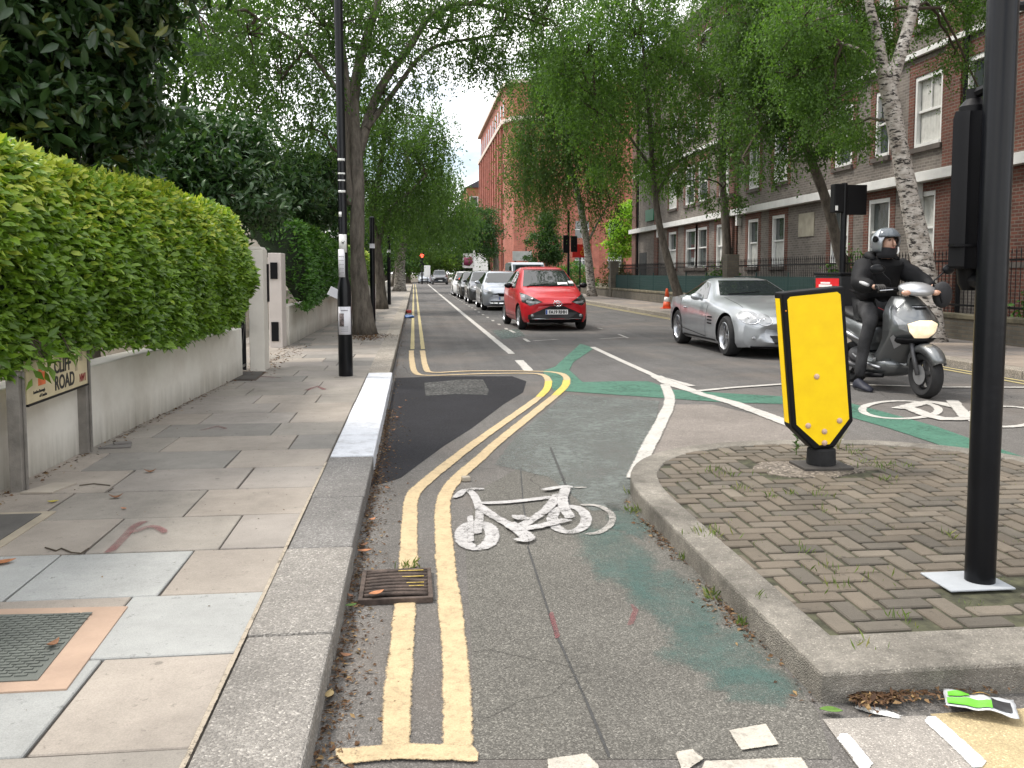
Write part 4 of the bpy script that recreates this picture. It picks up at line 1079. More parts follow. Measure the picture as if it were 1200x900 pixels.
# garden trees on the left
tree('magnolia_tree', 'dark magnolia with big glossy leaves towering over the near end of the hedge', [Vector((-4.6, 8.2, .05)), Vector((-4.5, 8.2, 2)), Vector((-4.3, 8.1, 3.6)), Vector((-4.2, 8, 5))], [.16, .13, .1, .06],
     [LP(40, 60, 7.5, 80, 70), LP(110, 60, 7.8, 60, 55), LP(30, 130, 7.2, 60, 40), LP(110, 150, 8, 55, 35), LP(-60, 60, 7, 80, 90), LP(60, -40, 7.5, 120, 60), LP(150, 130, 8.2, 34, 28)], 900, 22, .145, LM_MAG, BARK, 41, None, clump=.2, aspect=.40, down=-.2, oval=True)
tree('laurel_tree', 'glossy dark evergreen rising behind the middle of the bright hedge', [Vector((-4.4, 12.5, .05)), Vector((-4.3, 12.5, 1.5)), Vector((-4.2, 12.4, 3))], [.14, .12, .06],
     [LP(225, 190, 12, 55, 45), LP(180, 200, 11.5, 50, 40), LP(270, 180, 13, 45, 40), LP(240, 230, 12, 70, 30), LP(190, 160, 12, 40, 25), LP(290, 235, 13, 40, 35), LP(150, 215, 11, 40, 30)], 760, 28, .115, LM_LAUREL, BARK, 42, None, clump=.25, aspect=.38, down=-.1, oval=True)
tree('laurel_tree', 'broad dark evergreen behind the white gate piers and second hedge', [Vector((-4.6, 19, .05)), Vector((-4.5, 19, 1.5)), Vector((-4.4, 19, 3))], [.16, .13, .07],
     [LP(330, 215, 18, 50, 40), LP(370, 222, 22, 36, 34), LP(290, 200, 17, 40, 45), LP(350, 245, 22, 50, 20), LP(300, 240, 18.5, 40, 26), LP(385, 200, 20, 20, 25)], 640, 30, .13, LM_LAUREL, BARK, 43, None, clump=.33, aspect=.38, down=-.1)
tree('garden_tree', 'fine leaved tree behind the villa garden filling the gap left of the black pole', [Vector((-7.5, 25, .05)), Vector((-7.3, 25, 3)), Vector((-7.2, 25, 6))], [.2, .17, .1],
     [LP(300, 130, 24, 45, 40), LP(240, 80, 23, 50, 45), LP(345, 165, 25, 32, 30), LP(190, 60, 22, 55, 50), LP(280, 60, 24, 50, 40), LP(240, 0, 23, 90, 50), LP(160, 120, 22, 35, 40)], 340, 50, .1, LM_BIRCH, BARK, 44, None, weep=.5, clump=.5)
tree('garden_tree', 'bushy green garden tree above the distant low wall', [Vector((-5.2, 46, .05)), Vector((-5.2, 46, 2)), Vector((-5.1, 46, 5))], [.25, .2, .12],
     [LP(385, 250, 46, 40, 45), LP(410, 285, 46, 26, 22), LP(350, 235, 44, 40, 50), LP(400, 210, 46, 36, 36), LP(425, 280, 48, 20, 20)], 420, 50, .16, LM_DARKT, BARK, 45, None, clump=.7)
# shrubs by the far railings
def shrub(label, c, r, n, leaf, lm, seed, name='shrub'):
    rng = np.random.default_rng(seed); t = thing(name, label, 'shrub', (c[0], c[1], .03))
    k = max(6, n//30); u = rng.normal(size=(k, 3)); u /= np.linalg.norm(u, axis=1, keepdims=True); u[:, 2] = np.abs(u[:, 2])
    C = u*np.array(r)*(rng.uniform(.3, 1, k)**.5)[:, None]; idx = rng.integers(0, k, n)
    P = C[idx]+rng.normal(size=(n, 3))*.11; P[:, 2] = np.abs(P[:, 2])
    D, N, L, W = rand_leaves(rng, P, leaf, .5, -.1)
    leafmesh('leaves', P, D, N, L, W, np.clip(rng.uniform(0, 1, k)[idx]*.5+rng.uniform(0, .5, n), 0, 1), lm, t)
    mb = MB()
    for q in C[:14]: mb.tube([(0, 0, -.03), tuple(q*.5+np.array([0, 0, .05])), tuple(q)], [.012, .008, .003], 5, False)
    mb.build('stems', TWIG, t)
shrub('leafy shrub leaning on the railings just above the delivery box', (11.0, 21.5), (.6, 1.3, 1.9), 2600, .1, LM_HEDGE2, 51)
shrub('broad leaved shrubs crowding the railings between the rider and the black signal pole', (10.95, 13.6), (.4, 1.7, 1.15), 5200, .11, LM_HEDGE2, 52)
shrub('low leafy shrub over the sooty wall to the outer side of the black signal pole', (10.95, 9.6), (.4, 1.6, 1.1), 4000, .11, LM_HEDGE2, 53)
shrub('thin shrub climbing the railings below the mansion block double windows', (11.0, 31), (.5, 1.5, 1.7), 1800, .11, LM_HEDGE2, 54)
shrub('reddish brown shrub beside the brick pier near the lime green tree', (11.4, 50), (.8, 2.2, 2.4), 1800, .14, leafmat('brown_leaf', (.06, .035, .02), (.1, .1, .03), None), 55)
shrub('rounded green hedge bush behind the mid street signal post', (10.6, 60), (1.9, 3.5, 2.2), 4200, .16, LM_HEDGE2, 56)
shrub('clump of grass and weeds at the foot of the tree by the traffic cone', (9.75, 29.6), (.35, 1.2, .45), 700, .1, LM_HEDGE2, 57)

# ---- weeds in the island paving and along kerbs; leaf litter
def tufts(name, spots, lm, seed, h=.05, per=26):
    rng = np.random.default_rng(seed); P = []; 
    for p, r, k in spots:
        m_ = int(per*k); q = rng.normal(size=(m_, 3))*r; q[:, 2] = 0; P.append(q+np.array(p))
    P = np.concatenate(P); n = len(P); D = rng.normal(size=(n, 3))*.5; D[:, 2] = 1
    N = rng.normal(size=(n, 3)); L = h*rng.uniform(.3, 1.3, n)
    o = leafmesh(name, P, D, N, L, L*.14, rng.uniform(0, 1, n), lm, None, .1); o['kind'] = 'stuff'; return o
LM_WEED = leafmat('weed_blade', (.07, .11, .025), (.15, .22, .05), (.3, .27, .1), .7, .3)
iz = IZ-.004
tufts('weeds', [(G(x, y, iz), r*1.3, k*.8) for x, y, r, k in ((845, 556, .05, 2), (868, 574, .03, 1.2), (828, 626, .035, 2), (908, 582, .03, .8), (928, 580, .02, .6), (1030, 546, .06, 2.4), (1040, 563, .03, 1.2), (1000, 530, .06, 1.5), (1062, 548, .03, .8),
      (965, 582, .04, 1), (1016, 672, .05, .8), (940, 647, .02, .6), (968, 668, .03, .6), (985, 690, .025, .7), (1058, 728, .02, .7), (1015, 757, .02, .6), (1110, 628, .02, .4), (965, 600, .02, .5), (890, 700, .012, .4))], LM_WEED, 61, .045)
tufts('weeds', [(G(x, y, 0), r, k) for x, y, r, k in ((742, 600, .03, 1.5), (745, 580, .03, 1.5), (836, 700, .02, 1), (868, 733, .012, .8), (480, 667, .03, 1.6), (800, 656, .015, .7))], LM_WEED, 62, .05)
tufts('moss', [((random.uniform(1.5, 4.1), random.uniform(3.0, 6.2), iz-.008), .03, .35) for _ in range(150)], LM_WEED, 63, .018, 20)
rng = np.random.default_rng(64)
def litter(name, P, size, lm, seed):
    rng = np.random.default_rng(seed); n = len(P)
    D = rng.normal(size=(n, 3)); D[:, 2] *= .2; N = rng.normal(size=(n, 3))*.35; N[:, 2] += 1
    L = size*rng.uniform(.3, 1.3, n); o = leafmesh(name, P, D, N, L, L*rng.uniform(.12, .6, n), rng.uniform(0, 1, n), lm, None, .15); o['kind'] = 'stuff'
LM_DEAD = leafmat('dead_leaf', (.05, .026, .014), (.13, .07, .035), (.3, .2, .09), .9, .1)
n = 5200
y_ = rng.uniform(1.6, 45, n); y_ = np.where(rng.uniform(size=n) < .62, rng.uniform(1.8, 9, n), y_)
x_ = KX+.006+rng.exponential(.045, n)
P = np.stack([x_, y_, np.full(n, .006)+np.maximum(0, .03-(x_-KX))*rng.uniform(0, .4, n)], 1)
litter('leaf_litter', P, .022, LM_DEAD, 65)
n = 900; s_ = rng.uniform(2.63, 5.2, n)
P = np.stack([IX0-.008-rng.exponential(.03, n), s_, np.full(n, .008)], 1); P = P[(np.sin(s_*6)+rng.uniform(-1, 1, n)) > -.1]; litter('leaf_litter', P, .025, LM_DEAD, 66)
n = 500; P = np.stack([1.38+rng.exponential(.12, n), IY0-.012-rng.exponential(.02, n), np.full(n, .03)], 1); litter('leaf_litter', P, .03, LM_DEAD, 67)
n = 700; y_ = rng.uniform(4.5, 14, n); P = np.stack([-2.5+(y_-2.5)*.036+.0+rng.exponential(.03, n)+.03, y_, np.full(n, PZ+.006)], 1); litter('leaf_litter', P, .03, LM_DEAD, 68)
n = 900; P = np.stack([rng.normal(-.95, .22, n), rng.normal(17.9, .5, n), np.full(n, PZ+.008)], 1); litter('leaf_litter', P, .05, LM_DEAD, 69)
n = 260; P = np.stack([rng.uniform(-2.1, -.65, n), rng.uniform(2.4, 12, n), np.full(n, PZ+.004)], 1); litter('grit', P, .012, LM_DEAD, 70)
n = 420; P = np.stack([rng.uniform(-.2, 6, n), rng.uniform(2.5, 15, n), np.full(n, .027)], 1); litter('grit', P, .012, LM_DEAD, 71)
n = 300; P = np.stack([rng.uniform(-2.3, -1.8, n), rng.uniform(11.2, 16, n), np.full(n, PZ+.006)], 1); litter('leaf_litter', P, .05, LM_DEAD, 72)

# tall weed by the bollard
t = thing('weed_plant', 'single upright leafy weed growing beside the yellow bollard', 'weed', tuple(G(933, 533, IZ-.006)))
rng = np.random.default_rng(8); n = 60; zz = rng.uniform(.02, .17, n); a = zz*120
P = np.stack([.004*np.cos(a), .004*np.sin(a), zz], 1); D = np.stack([np.cos(a), np.sin(a), np.full(n, .9)], 1); N = np.stack([-np.cos(a), -np.sin(a), np.full(n, 1.)], 1)
leafmesh('leaves', P, D, N, .035*rng.uniform(.7, 1.2, n), .012*rng.uniform(.7, 1.2, n), rng.uniform(.2, .9, n), LM_HEDGE2, t)
mb = MB(); mb.tube([(0, 0, 0), (.003, 0, .1), (.008, 0, .18)], [.004, .003, .001], 6); mb.build('stem', mat('green_stem', (.08, .13, .03), .7), t)
t = thing('weed_plant', 'wispy seeding weed just beyond the bollard base', 'weed', tuple(G(982, 527, IZ-.006)))
mb = MB()
for k in range(9):
    a = k*.8; mb.tube([(0, 0, 0), (.02*math.cos(a), .03*math.sin(a), .08), (.07*math.cos(a), .08*math.sin(a), .15+.01*(k % 3))], [.003, .002, .001], 5)
mb.build('stems', mat('dry_stem', (.25, .24, .1), .8), t)

# ================================================================ VEHICLES
def carpaint(name, col, metal=.5, flake=True):
    m, n, l, b = nodes(name)
    v = coords(n, l)
    b.inputs['Base Color'].default_value = (*col, 1); b.inputs['Metallic'].default_value = metal
    b.inputs['Roughness'].default_value = .38; b.inputs['Coat Weight'].default_value = .9; b.inputs['Coat Roughness'].default_value = .06
    d = ramp(n, l, noise(n, l, v, 3, 6), [(.35, tuple(c*.88 for c in col)), (.65, col)]); l.new(d, b.inputs['Base Color'])
    return m
HEADL = mat('lamp_lens', (.26, .27, .28), .15, metal=.2, var=.2, vscale=14, coat=1)
AMBER = mat('amber_lens', (.55, .3, .2), .2, coat=1)
CARGLASS = glassmat('car_glass', (.018, .022, .024), .03)
CABIN = mat('cabin_interior', (.02, .02, .022), .9)
def clip_poly(bm, poly):
    """keeps the part of a flat (u, v, 0) grid inside a convex polygon"""
    n = len(poly); area = sum(poly[i][0]*poly[(i+1) % n][1]-poly[(i+1) % n][0]*poly[i][1] for i in range(n))
    if area < 0: poly = poly[::-1]
    for i in range(n):
        a, b = Vector((*poly[i], 0)), Vector((*poly[(i+1) % n], 0)); d = b-a
        if d.length < 1e-6: continue
        no_ = Vector((d.y, -d.x, 0)).normalized()
        bmesh.ops.bisect_plane(bm, geom=bm.verts[:]+bm.edges[:]+bm.faces[:], plane_co=a, plane_no=no_, clear_outer=True)
def decal(name, bvh, polys, view, m, parent, off=.006, res=.04):
    """panel pressed onto the body: convex outlines seen along an axis, projected on the body surface. view: front/rear (x,z), side (y,z), top (x,y)"""
    bm = bmesh.new()
    if polys and not hasattr(polys[0][0], '__len__'): polys = [polys]
    for poly in polys:
        us = [p[0] for p in poly]; vs_ = [p[1] for p in poly]
        b2 = bmesh.new(); nu = max(1, int((max(us)-min(us))/res)); nv = max(1, int((max(vs_)-min(vs_))/res))
        gr = [[b2.verts.new((min(us)+(max(us)-min(us))*i/nu, min(vs_)+(max(vs_)-min(vs_))*j/nv, 0)) for j in range(nv+1)] for i in range(nu+1)]
        for i in range(nu):
            for j in range(nv): b2.faces.new((gr[i][j], gr[i+1][j], gr[i+1][j+1], gr[i][j+1]))
        clip_poly(b2, poly)
        bmesh.ops.remove_doubles(b2, verts=b2.verts, dist=.0005)
        mp2 = {}
        for v in b2.verts:
            u_, w_ = v.co.x, v.co.y
            if view == 'front': o_, d = Vector((u_, -5, w_)), Vector((0, 1, 0))
            elif view == 'rear': o_, d = Vector((u_, 12, w_)), Vector((0, -1, 0))
            elif view == 'top': o_, d = Vector((u_, w_, 5)), Vector((0, 0, -1))
            else: o_, d = Vector((-5 if view == 'side' else 5, u_, w_)), Vector((1 if view == 'side' else -1, 0, 0))
            hit = bvh.ray_cast(o_, d)
            mp2[v] = bm.verts.new(hit[0]+hit[1]*off*(1 if hit[1].dot(d) < 0 else -1)) if hit[0] is not None else None
        for f in b2.faces:
            q = [mp2[v] for v in f.verts]
            if all(q) and max((a.co-b.co).length for a in q for b in q) < .35:
                try: bm.faces.new(q)
                except ValueError: pass
        b2.free()
    bmesh.ops.recalc_face_normals(bm, faces=bm.faces)
    me = bpy.data.meshes.new(name); bm.to_mesh(me); bm.free(); me.materials.append(m)
    me.polygons.foreach_set('use_smooth', [True]*len(me.polygons))
    return link(bpy.data.objects.new(name, me), parent)
def wheel(parent, x, y, r, w, side, spokes=5, name='wheel', tyre_w=None):
    """side -1: the outer face looks to -X"""
    tb = MB(); W = w/2
    tb.lathe([(r*.66, -W*.85), (r*.72, -W), (r*.9, -W), (r*.98, -W*.75), (r, -W*.4), (r, W*.4), (r*.98, W*.75), (r*.9, W), (r*.72, W), (r*.66, W*.85)], (0, 0, 0), 'X', 36, False)
    o = tb.build(name, RUBBER, parent, auto=35); o.location = (x, y, r)
    rm = MB(); s = side
    rm.lathe([(r*.60, s*W*.55), (r*.69, s*W*.95), (r*.66, s*W*1.0), (r*.60, s*W*.7), (r*.58, -s*W*.2)], (0, 0, 0), 'X', 36, False)
    rm.lathe([(.001, s*W*.72), (r*.14, s*W*.74), (r*.16, s*W*.55), (.001, s*W*.5)], (0, 0, 0), 'X', 20)
    for k in range(spokes):
        a = 2*PI*k/spokes+.3; M = Matrix.Rotation(a, 3, 'X')
        for da in (-.12, .12):
            M2 = Matrix.Rotation(a+da, 3, 'X')
            rm.box(M2 @ Vector((s*W*.66, 0, r*.36)), (W*.14, r*.1, r*.5), M=M2)
    rm.build('rim', ALLOY, o, auto=35)
    d = MB(); d.lathe([(.001, s*W*.35), (r*.56, s*W*.35), (r*.56, s*W*.3), (.001, s*W*.3)], (0, 0, 0), 'X', 24); d.build('brake_disc', BLACKM, o)
    return o
SEC = 15
def section(y, w, zb, zbelt, zt, wt, kf, kr, L):
    """one cross-section of a car body, from the middle underneath to the middle of the top, mirrored"""
    h = zbelt-zb
    half = [(0, zb), (w*.55, zb), (w*.90, zb+.01), (w*.975, zb+.08), (w*.995, zb+h*.33), (w, zb+h*.58), (w*.985, zb+h*.84), (w*.955, zbelt)]
    a = (w*.955, zbelt)
    for t_, e in ((.35, 0), (.7, .0), (.93, .0)): half.append((a[0]+(wt-a[0])*t_, a[1]+(zt-.05-a[1])*t_))
    half += [(wt*.93, zt-.025), (wt*.7, zt-.008), (wt*.35, zt-.001), (0, zt)]
    pts = half + [(-x, z) for x, z in half[1:-1][::-1]]
    out = []
    for x, z in pts:
        f = kf*(abs(x)/.8)**2.2*math.exp(-y/.45); r_ = kr*(abs(x)/.8)**2.2*math.exp(-(L-y)/.45)
        out.append((x, y+f-r_, z))
    return out
def car(name, label, st, paintm, loc, rz, wheels, kf=.22, kr=.16, group=None, spokes=5, cat='car', trim=None):
    t = thing(name, label, cat, loc, rz, group)
    Y = [s[0] for s in st]; L = Y[-1]
    ys = sorted(set(list(np.linspace(0, L, 46))+[.02, .05, .1, L-.02, L-.05, L-.1]))
    A = np.array(st, float); rings = []
    for y in ys:
        v = [np.interp(y, Y, A[:, c]) for c in range(1, 6)]
        k = .07
        v = [(.5*a + .25*np.interp(max(0, y-k), Y, A[:, c])+.25*np.interp(min(L, y+k), Y, A[:, c])) if 0.1 < y < L-.1 else a for a, c in zip(v, range(1, 6))]
        rings.append(section(y, *v, kf, kr, L))
    # rounded nose and tail: two shrinking end rings
    def endring(ring, dy, s):
        cz = sum(p[2] for p in ring)/len(ring); return [(p[0]*s, p[1]+dy, cz+(p[2]-cz)*s) for p in ring]
    rings = [endring(rings[0], -.035, .80), endring(rings[0], -.022, .93)] + rings + [endring(rings[-1], .02, .93), endring(rings[-1], .03, .8)]
    mb = MB(); mb.loft(rings, True)
    body = mb.build('body', [paintm, BLACKM], t)
    yf, yr, r, tr_w, hw = wheels
    cut = MB()
    for y in (yf, yr):
        for s in (-1, 1):
            cut.lathe([(r*1.14, s*(hw+.2)), (r*1.14, s*(hw-.27))], (0, y, r*1.02), 'X', 40)
    co = cut.build('tmp_cut', [BLACKM], t)
    m = body.modifiers.new('b', 'BOOLEAN'); m.operation = 'DIFFERENCE'; m.object = co; m.solver = 'EXACT'; m.material_mode = 'TRANSFER'
    bpy.context.view_layer.update()
    dg = bpy.context.evaluated_depsgraph_get()
    me = bpy.data.meshes.new_from_object(body.evaluated_get(dg)); body.modifiers.clear(); body.data = me
    bpy.data.objects.remove(co)
    me.polygons.foreach_set('use_smooth', [True]*len(me.polygons)); me.set_sharp_from_angle(angle=R(38))
    bm = bmesh.new(); bm.from_mesh(me); bvh = BVHTree.FromBMesh(bm); bm.free()
    for s in (-1, 1):
        for y in (yf, yr): wheel(t, s*(hw-tr_w/2-.012), y, r, tr_w, s, spokes)
    for s in (-1, 1):
        for y in (yf, yr):
            ar = MB(); ring = []
            for k in range(17):
                a = PI*k/16-.0; ring.append((y+math.cos(a)*r*1.15, r*1.02+math.sin(a)*r*1.15))
            # lip of the arch
    return t, body, bvh
def mirror_cap(t, x, y, z, s, m, r=(.07, .1, .06)):
    mb = MB(); mb.ell((x+s*.12, y, z+.03), r, 14, 8); mb.tube([(x, y+.03, z-.02), (x+s*.08, y, z+.01)], [.03, .02], 8); return mb.build('mirror', m, t, smooth=True)
def plate(t, bvh, reg, x, z, w=.52, h=.11, yoff=0, col=PLATE, y=None):
    hit = bvh.ray_cast(Vector((x, -5, z)), Vector((0, 1, 0))); y0 = (hit[0].y if y is None else y)-.028
    mb = MB(); mb.bx(x-w/2, x+w/2, y0, y0+.02, z-h/2, z+h/2); p = mb.build('number_plate', col, t, bevel=.004)
    b_ = MB(); b_.bx(x-w/2+.003, x-w/2+.042, y0-.0015, y0+.004, z-h/2+.004, z+h/2-.004); b_.build('plate_band', mat('plate_blue', (.02, .08, .35), .5), p)
    if reg: text('registration', reg, h*.92, INK, p, (x+.022, y0-.002, z-h*.32), (PI/2, 0, 0), .002, 'CENTER', .004, .92)
    return p
# -- red hatchback
RED = carpaint('red_paint', (.50, .003, .012), .1); RED.node_tree.nodes['Principled BSDF'].inputs['Coat Weight'].default_value = .45
aygo = [(0, .60, .24, .50, .66, .50), (.10, .72, .18, .58, .76, .58), (.35, .79, .17, .70, .87, .63), (.62, .805, .17, .78, .94, .66), (.92, .81, .17, .84, 1.0, .68), (1.12, .81, .17, .88, 1.10, .66), (1.72, .81, .17, .92, 1.43, .53),
        (2.2, .81, .17, .95, 1.475, .53), (2.9, .80, .19, 1.0, 1.43, .51), (3.25, .77, .24, 1.02, 1.25, .50), (3.42, .70, .3, .95, 1.05, .52)]
t, body, bv = car('parked_car', 'red small hatchback with black mirrors, nearest of the parked row', aygo, RED, (3.36, 20.9, 0), R(2.5), (.70, 3.02, .29, .17, .80))
aygo_t = t; t.scale = (1.05, 1.05, 1.05)
decal('windscreen', bv, [(-.63, 1.0), (.63, 1.0), (.49, 1.38), (-.49, 1.38)], 'front', CARGLASS, t, .008)
for s in (-1, 1):
    v_ = 'side' if s < 0 else 'side2'
    decal('side_window', bv, [[(1.42, .955), (1.86, 1.32), (2.05, 1.36), (2.05, .975)], [(2.1, .98), (2.1, 1.36), (2.6, 1.35), (2.85, 1.24), (2.88, 1.05)]], v_, CARGLASS, t, .006)
    decal('door_seam', bv, [[(1.3, .3), (1.3, .9), (1.312, .9), (1.312, .3)], [(2.07, .3), (2.07, .95), (2.082, .95), (2.082, .3)], [(1.3, .3), (2.7, .3), (2.7, .312), (1.3, .312)]], v_, BLACKM, t, .003)
    hl = decal('headlight', bv, [[(s*.33, .655), (s*.60, .80), (s*.735, .86), (s*.75, .66), (s*.60, .57)]], 'front', mat('lamp_black', (.015, .015, .016), .15, coat=1), t, .009, .02)
    decal('lamp_strip', bv, [[(s*.36, .65), (s*.66, .69), (s*.66, .64), (s*.46, .615)]], 'front', HEADL, hl, .014, .02)
    decal('lamp_lens', bv, [[(s*.66, .80), (s*.735, .84), (s*.745, .76), (s*.68, .74)]], 'front', HEADL, hl, .014, .02)
    mirror_cap(t, s*.80, 1.35, .99, s, BLACK, (.10, .07, .065))
    fl = MB(); fl.ell((s*.56, .07, .345), (.04, .03, .04), 12, 8); fl.build('fog_lamp', HEADL, t, smooth=True)
gm_ = mat('grille_black', (.012, .012, .013), .55, bmp=.8, bscale=45)
decal('grille', bv, [[(-.16, .565), (.16, .565), (.64, .36), (.64, .265), (-.64, .265), (-.64, .36)]], 'front', gm_, t, .009, .02)
decal('lower_lip', bv, [(-.62, .262), (.62, .262), (.60, .19), (-.60, .19)], 'front', BLACKM, t, .012, .02)
decal('grille_bar', bv, [[(-.56, .283), (.56, .283), (.56, .272), (-.56, .272)]], 'front', ALLOY, t, .016, .02)
decal('roof_front_edge', bv, [[(-.5, 1.392), (.5, 1.392), (.49, 1.402), (-.49, 1.402)]], 'front', BLACKM, t, .006)
h = bv.ray_cast(Vector((0, -5, .625)), Vector((0, 1, 0)))[0]
def emblem(t, y, z, r=.07):
    mb = MB()
    def ering(rx, rz, cx_=0, cz_=0):
        mb.tube([(cx_+rx*math.cos(2*PI*k/24), y, cz_+z+rz*math.sin(2*PI*k/24)) for k in range(25)], r*.1, 6, False)
    ering(r*1.25, r*.85); ering(r*.42, r*.8); ering(r*.8, r*.3, 0, r*.42)
    mb.build('emblem', CHROME, t, smooth=True)
emblem(t, h.y-.02, .625, .075)
plate(t, bv, 'FA19 RHH', 0, .43, yoff=0)
wp = MB()
for a, b in ((-.55, -.02), (-.05, .5)):
    p0 = bv.ray_cast(Vector((a, -5, 1.0)), Vector((0, 1, 0)))[0]; p1 = bv.ray_cast(Vector((b, -5, 1.04)), Vector((0, 1, 0)))[0]
    wp.tube([p0+Vector((0, -.02, .01)), p1+Vector((0, -.025, .02))], .008, 6)
wp.build('wiper', BLACKM, t)
pp = MB(); p0 = bv.ray_cast(Vector((.33, -5, 1.05)), Vector((0, 1, 0)))[0]; pp.box(p0+Vector((0, -.02, .015)), (.24, .003, .1), M=Matrix.Rotation(R(-52), 3, 'X')); pp.build('parking_note', PLATE, t)
decal('permit', bv, [(.50, 1.06), (.62, 1.06), (.60, 1.12), (.49, 1.12)], 'front', PLATE, t, .011)

# -- silver convertible coming the other way
SILVER = carpaint('silver_paint', (.40, .42, .44), .6)
sl = [(0, .60, .26, .50, .60, .50), (.10, .76, .18, .57, .68, .62), (.35, .86, .16, .66, .80, .70), (.8, .90, .16, .74, .88, .74), (1.4, .91, .16, .80, .95, .76), (1.75, .91, .16, .83, .99, .74), (2.45, .91, .16, .86, 1.28, .52),
      (2.8, .91, .16, .87, 1.305, .52), (3.15, .91, .16, .89, 1.25, .50), (3.7, .91, .17, .92, 1.03, .62), (4.1, .89, .20, .90, .98, .66), (4.42, .80, .26, .84, .92, .62), (4.53, .68, .34, .78, .84, .56)]
t, body, bv = car('convertible_car', 'silver two door sports convertible with hardtop and twin oval headlights', sl, SILVER, (6.0, 13.45, 0), R(0), (.86, 3.52, .335, .23, .90), kf=.30, kr=.22, spokes=5)
decal('windscreen', bv, [(-.64, .985), (.64, .985), (.46, 1.24), (-.46, 1.24)], 'front', CARGLASS, t, .008)
for s in (-1, 1):
    v_ = 'side' if s < 0 else 'side2'
    decal('side_window', bv, [[(2.02, .915), (2.5, 1.19), (2.85, 1.225), (3.2, 1.16), (3.4, 1.05), (3.42, .965)]], v_, CARGLASS, t, .006)
    decal('door_seam', bv, [[(1.78, .26), (1.72, .82), (1.732, .82), (1.792, .26)], [(3.12, .34), (3.3, .9), (3.312, .9), (3.132, .34)], [(1.78, .26), (3.12, .34), (3.12, .352), (1.78, .272)]], v_, BLACKM, t, .003)
    decal('wing_vent', bv, [[(1.42, z), (1.66, z+.0), (1.66, z+.025), (1.42, z+.025)] for z in (.50, .555, .61)], v_, BLACKM, t, .006, .02)
    decal('sill_trim', bv, [[(1.3, .215), (3.1, .215), (3.1, .245), (1.3, .245)]], v_, BLACKM, t, .006)
    for (cx_, cz_, rx, rz) in ((s*.66, .665, .125, .10), (s*.475, .635, .105, .085)):
        y0 = bv.ray_cast(Vector((cx_, -5, cz_)), Vector((0, 1, 0)))[0].y
        poly = [(cx_+rx*math.cos(2*PI*k/18), cz_+rz*math.sin(2*PI*k/18)) for k in range(18)]
        hl = decal('headlight', bv, poly, 'front', HEADL, t, .012, .02)
        rmb = MB(); ring = []
        for u_, w_ in poly+poly[:1]:
            hh = bv.ray_cast(Vector((u_, -5, w_)), Vector((0, 1, 0)))[0]
            if hh: ring.append(hh+Vector((0, -.01, 0)))
        rmb.tube(ring, .007, 6, False); rmb.build('lamp_rim', CHROME, hl, smooth=True)
        b_ = MB(); c = bv.ray_cast(Vector((cx_, -5, cz_)), Vector((0, 1, 0)))[0]; b_.ell(c+Vector((0, -.008, 0)), (.03, .008, .03), 12, 6); b_.build('bulb', CHROME, hl, smooth=True)
    mirror_cap(t, s*.86, 2.05, .93, s, SILVER, (.11, .09, .065))
    fl = MB(); c = bv.ray_cast(Vector((s*.62, -5, .34)), Vector((0, 1, 0)))[0]; fl.ell(c, (.05, .012, .028), 12, 8); fl.build('fog_lamp', HEADL, t, smooth=True)
    hd = MB(); c = bv.ray_cast(Vector((-5*-s*-1, 2.95, .72)), Vector((-s, 0, 0)))[0] if False else Vector((s*.91, 2.95, .74)); hd.ell(c+Vector((s*.012, 0, 0)), (.02, .09, .014), 10, 6); hd.build('door_handle', SILVER, t, smooth=True)
decal('grille', bv, [[(-.30, .62), (.30, .62), (.26, .47), (-.26, .47)]], 'front', gm_, t, .010, .02)
decal('grille_bar', bv, [[(-.30, z), (.30, z), (.30, z+.012), (-.30, z+.012)] for z in (.50, .535, .57, .605)], 'front', CHROME, t, .018, .02)
decal('air_intake', bv, [[(-.40, .38), (.40, .38), (.34, .26), (-.34, .26)]], 'front', gm_, t, .010, .02)
decal('front_lip', bv, [[(-.66, .215), (.66, .215), (.66, .19), (-.66, .19)]], 'front', BLACKM, t, .010, .03)
decal('bonnet_seam', bv, [[(-.66, .62), (-.65, .62), (-.62, 1.6), (-.63, 1.6)], [(.66, .62), (.65, .62), (.62, 1.6), (.63, 1.6)]], 'top', BLACKM, t, .003)
wp = MB(); p0 = bv.ray_cast(Vector((-.5, -5, 1.0)), Vector((0, 1, 0)))[0]; p1 = bv.ray_cast(Vector((.1, -5, 1.03)), Vector((0, 1, 0)))[0]; wp.tube([p0+Vector((0, -.02, .01)), p1+Vector((0, -.025, .02))], .008, 6); wp.build('wiper', BLACKM, t)
plate(t, bv, '', 0, .42, .5, .1, col=PLATE)

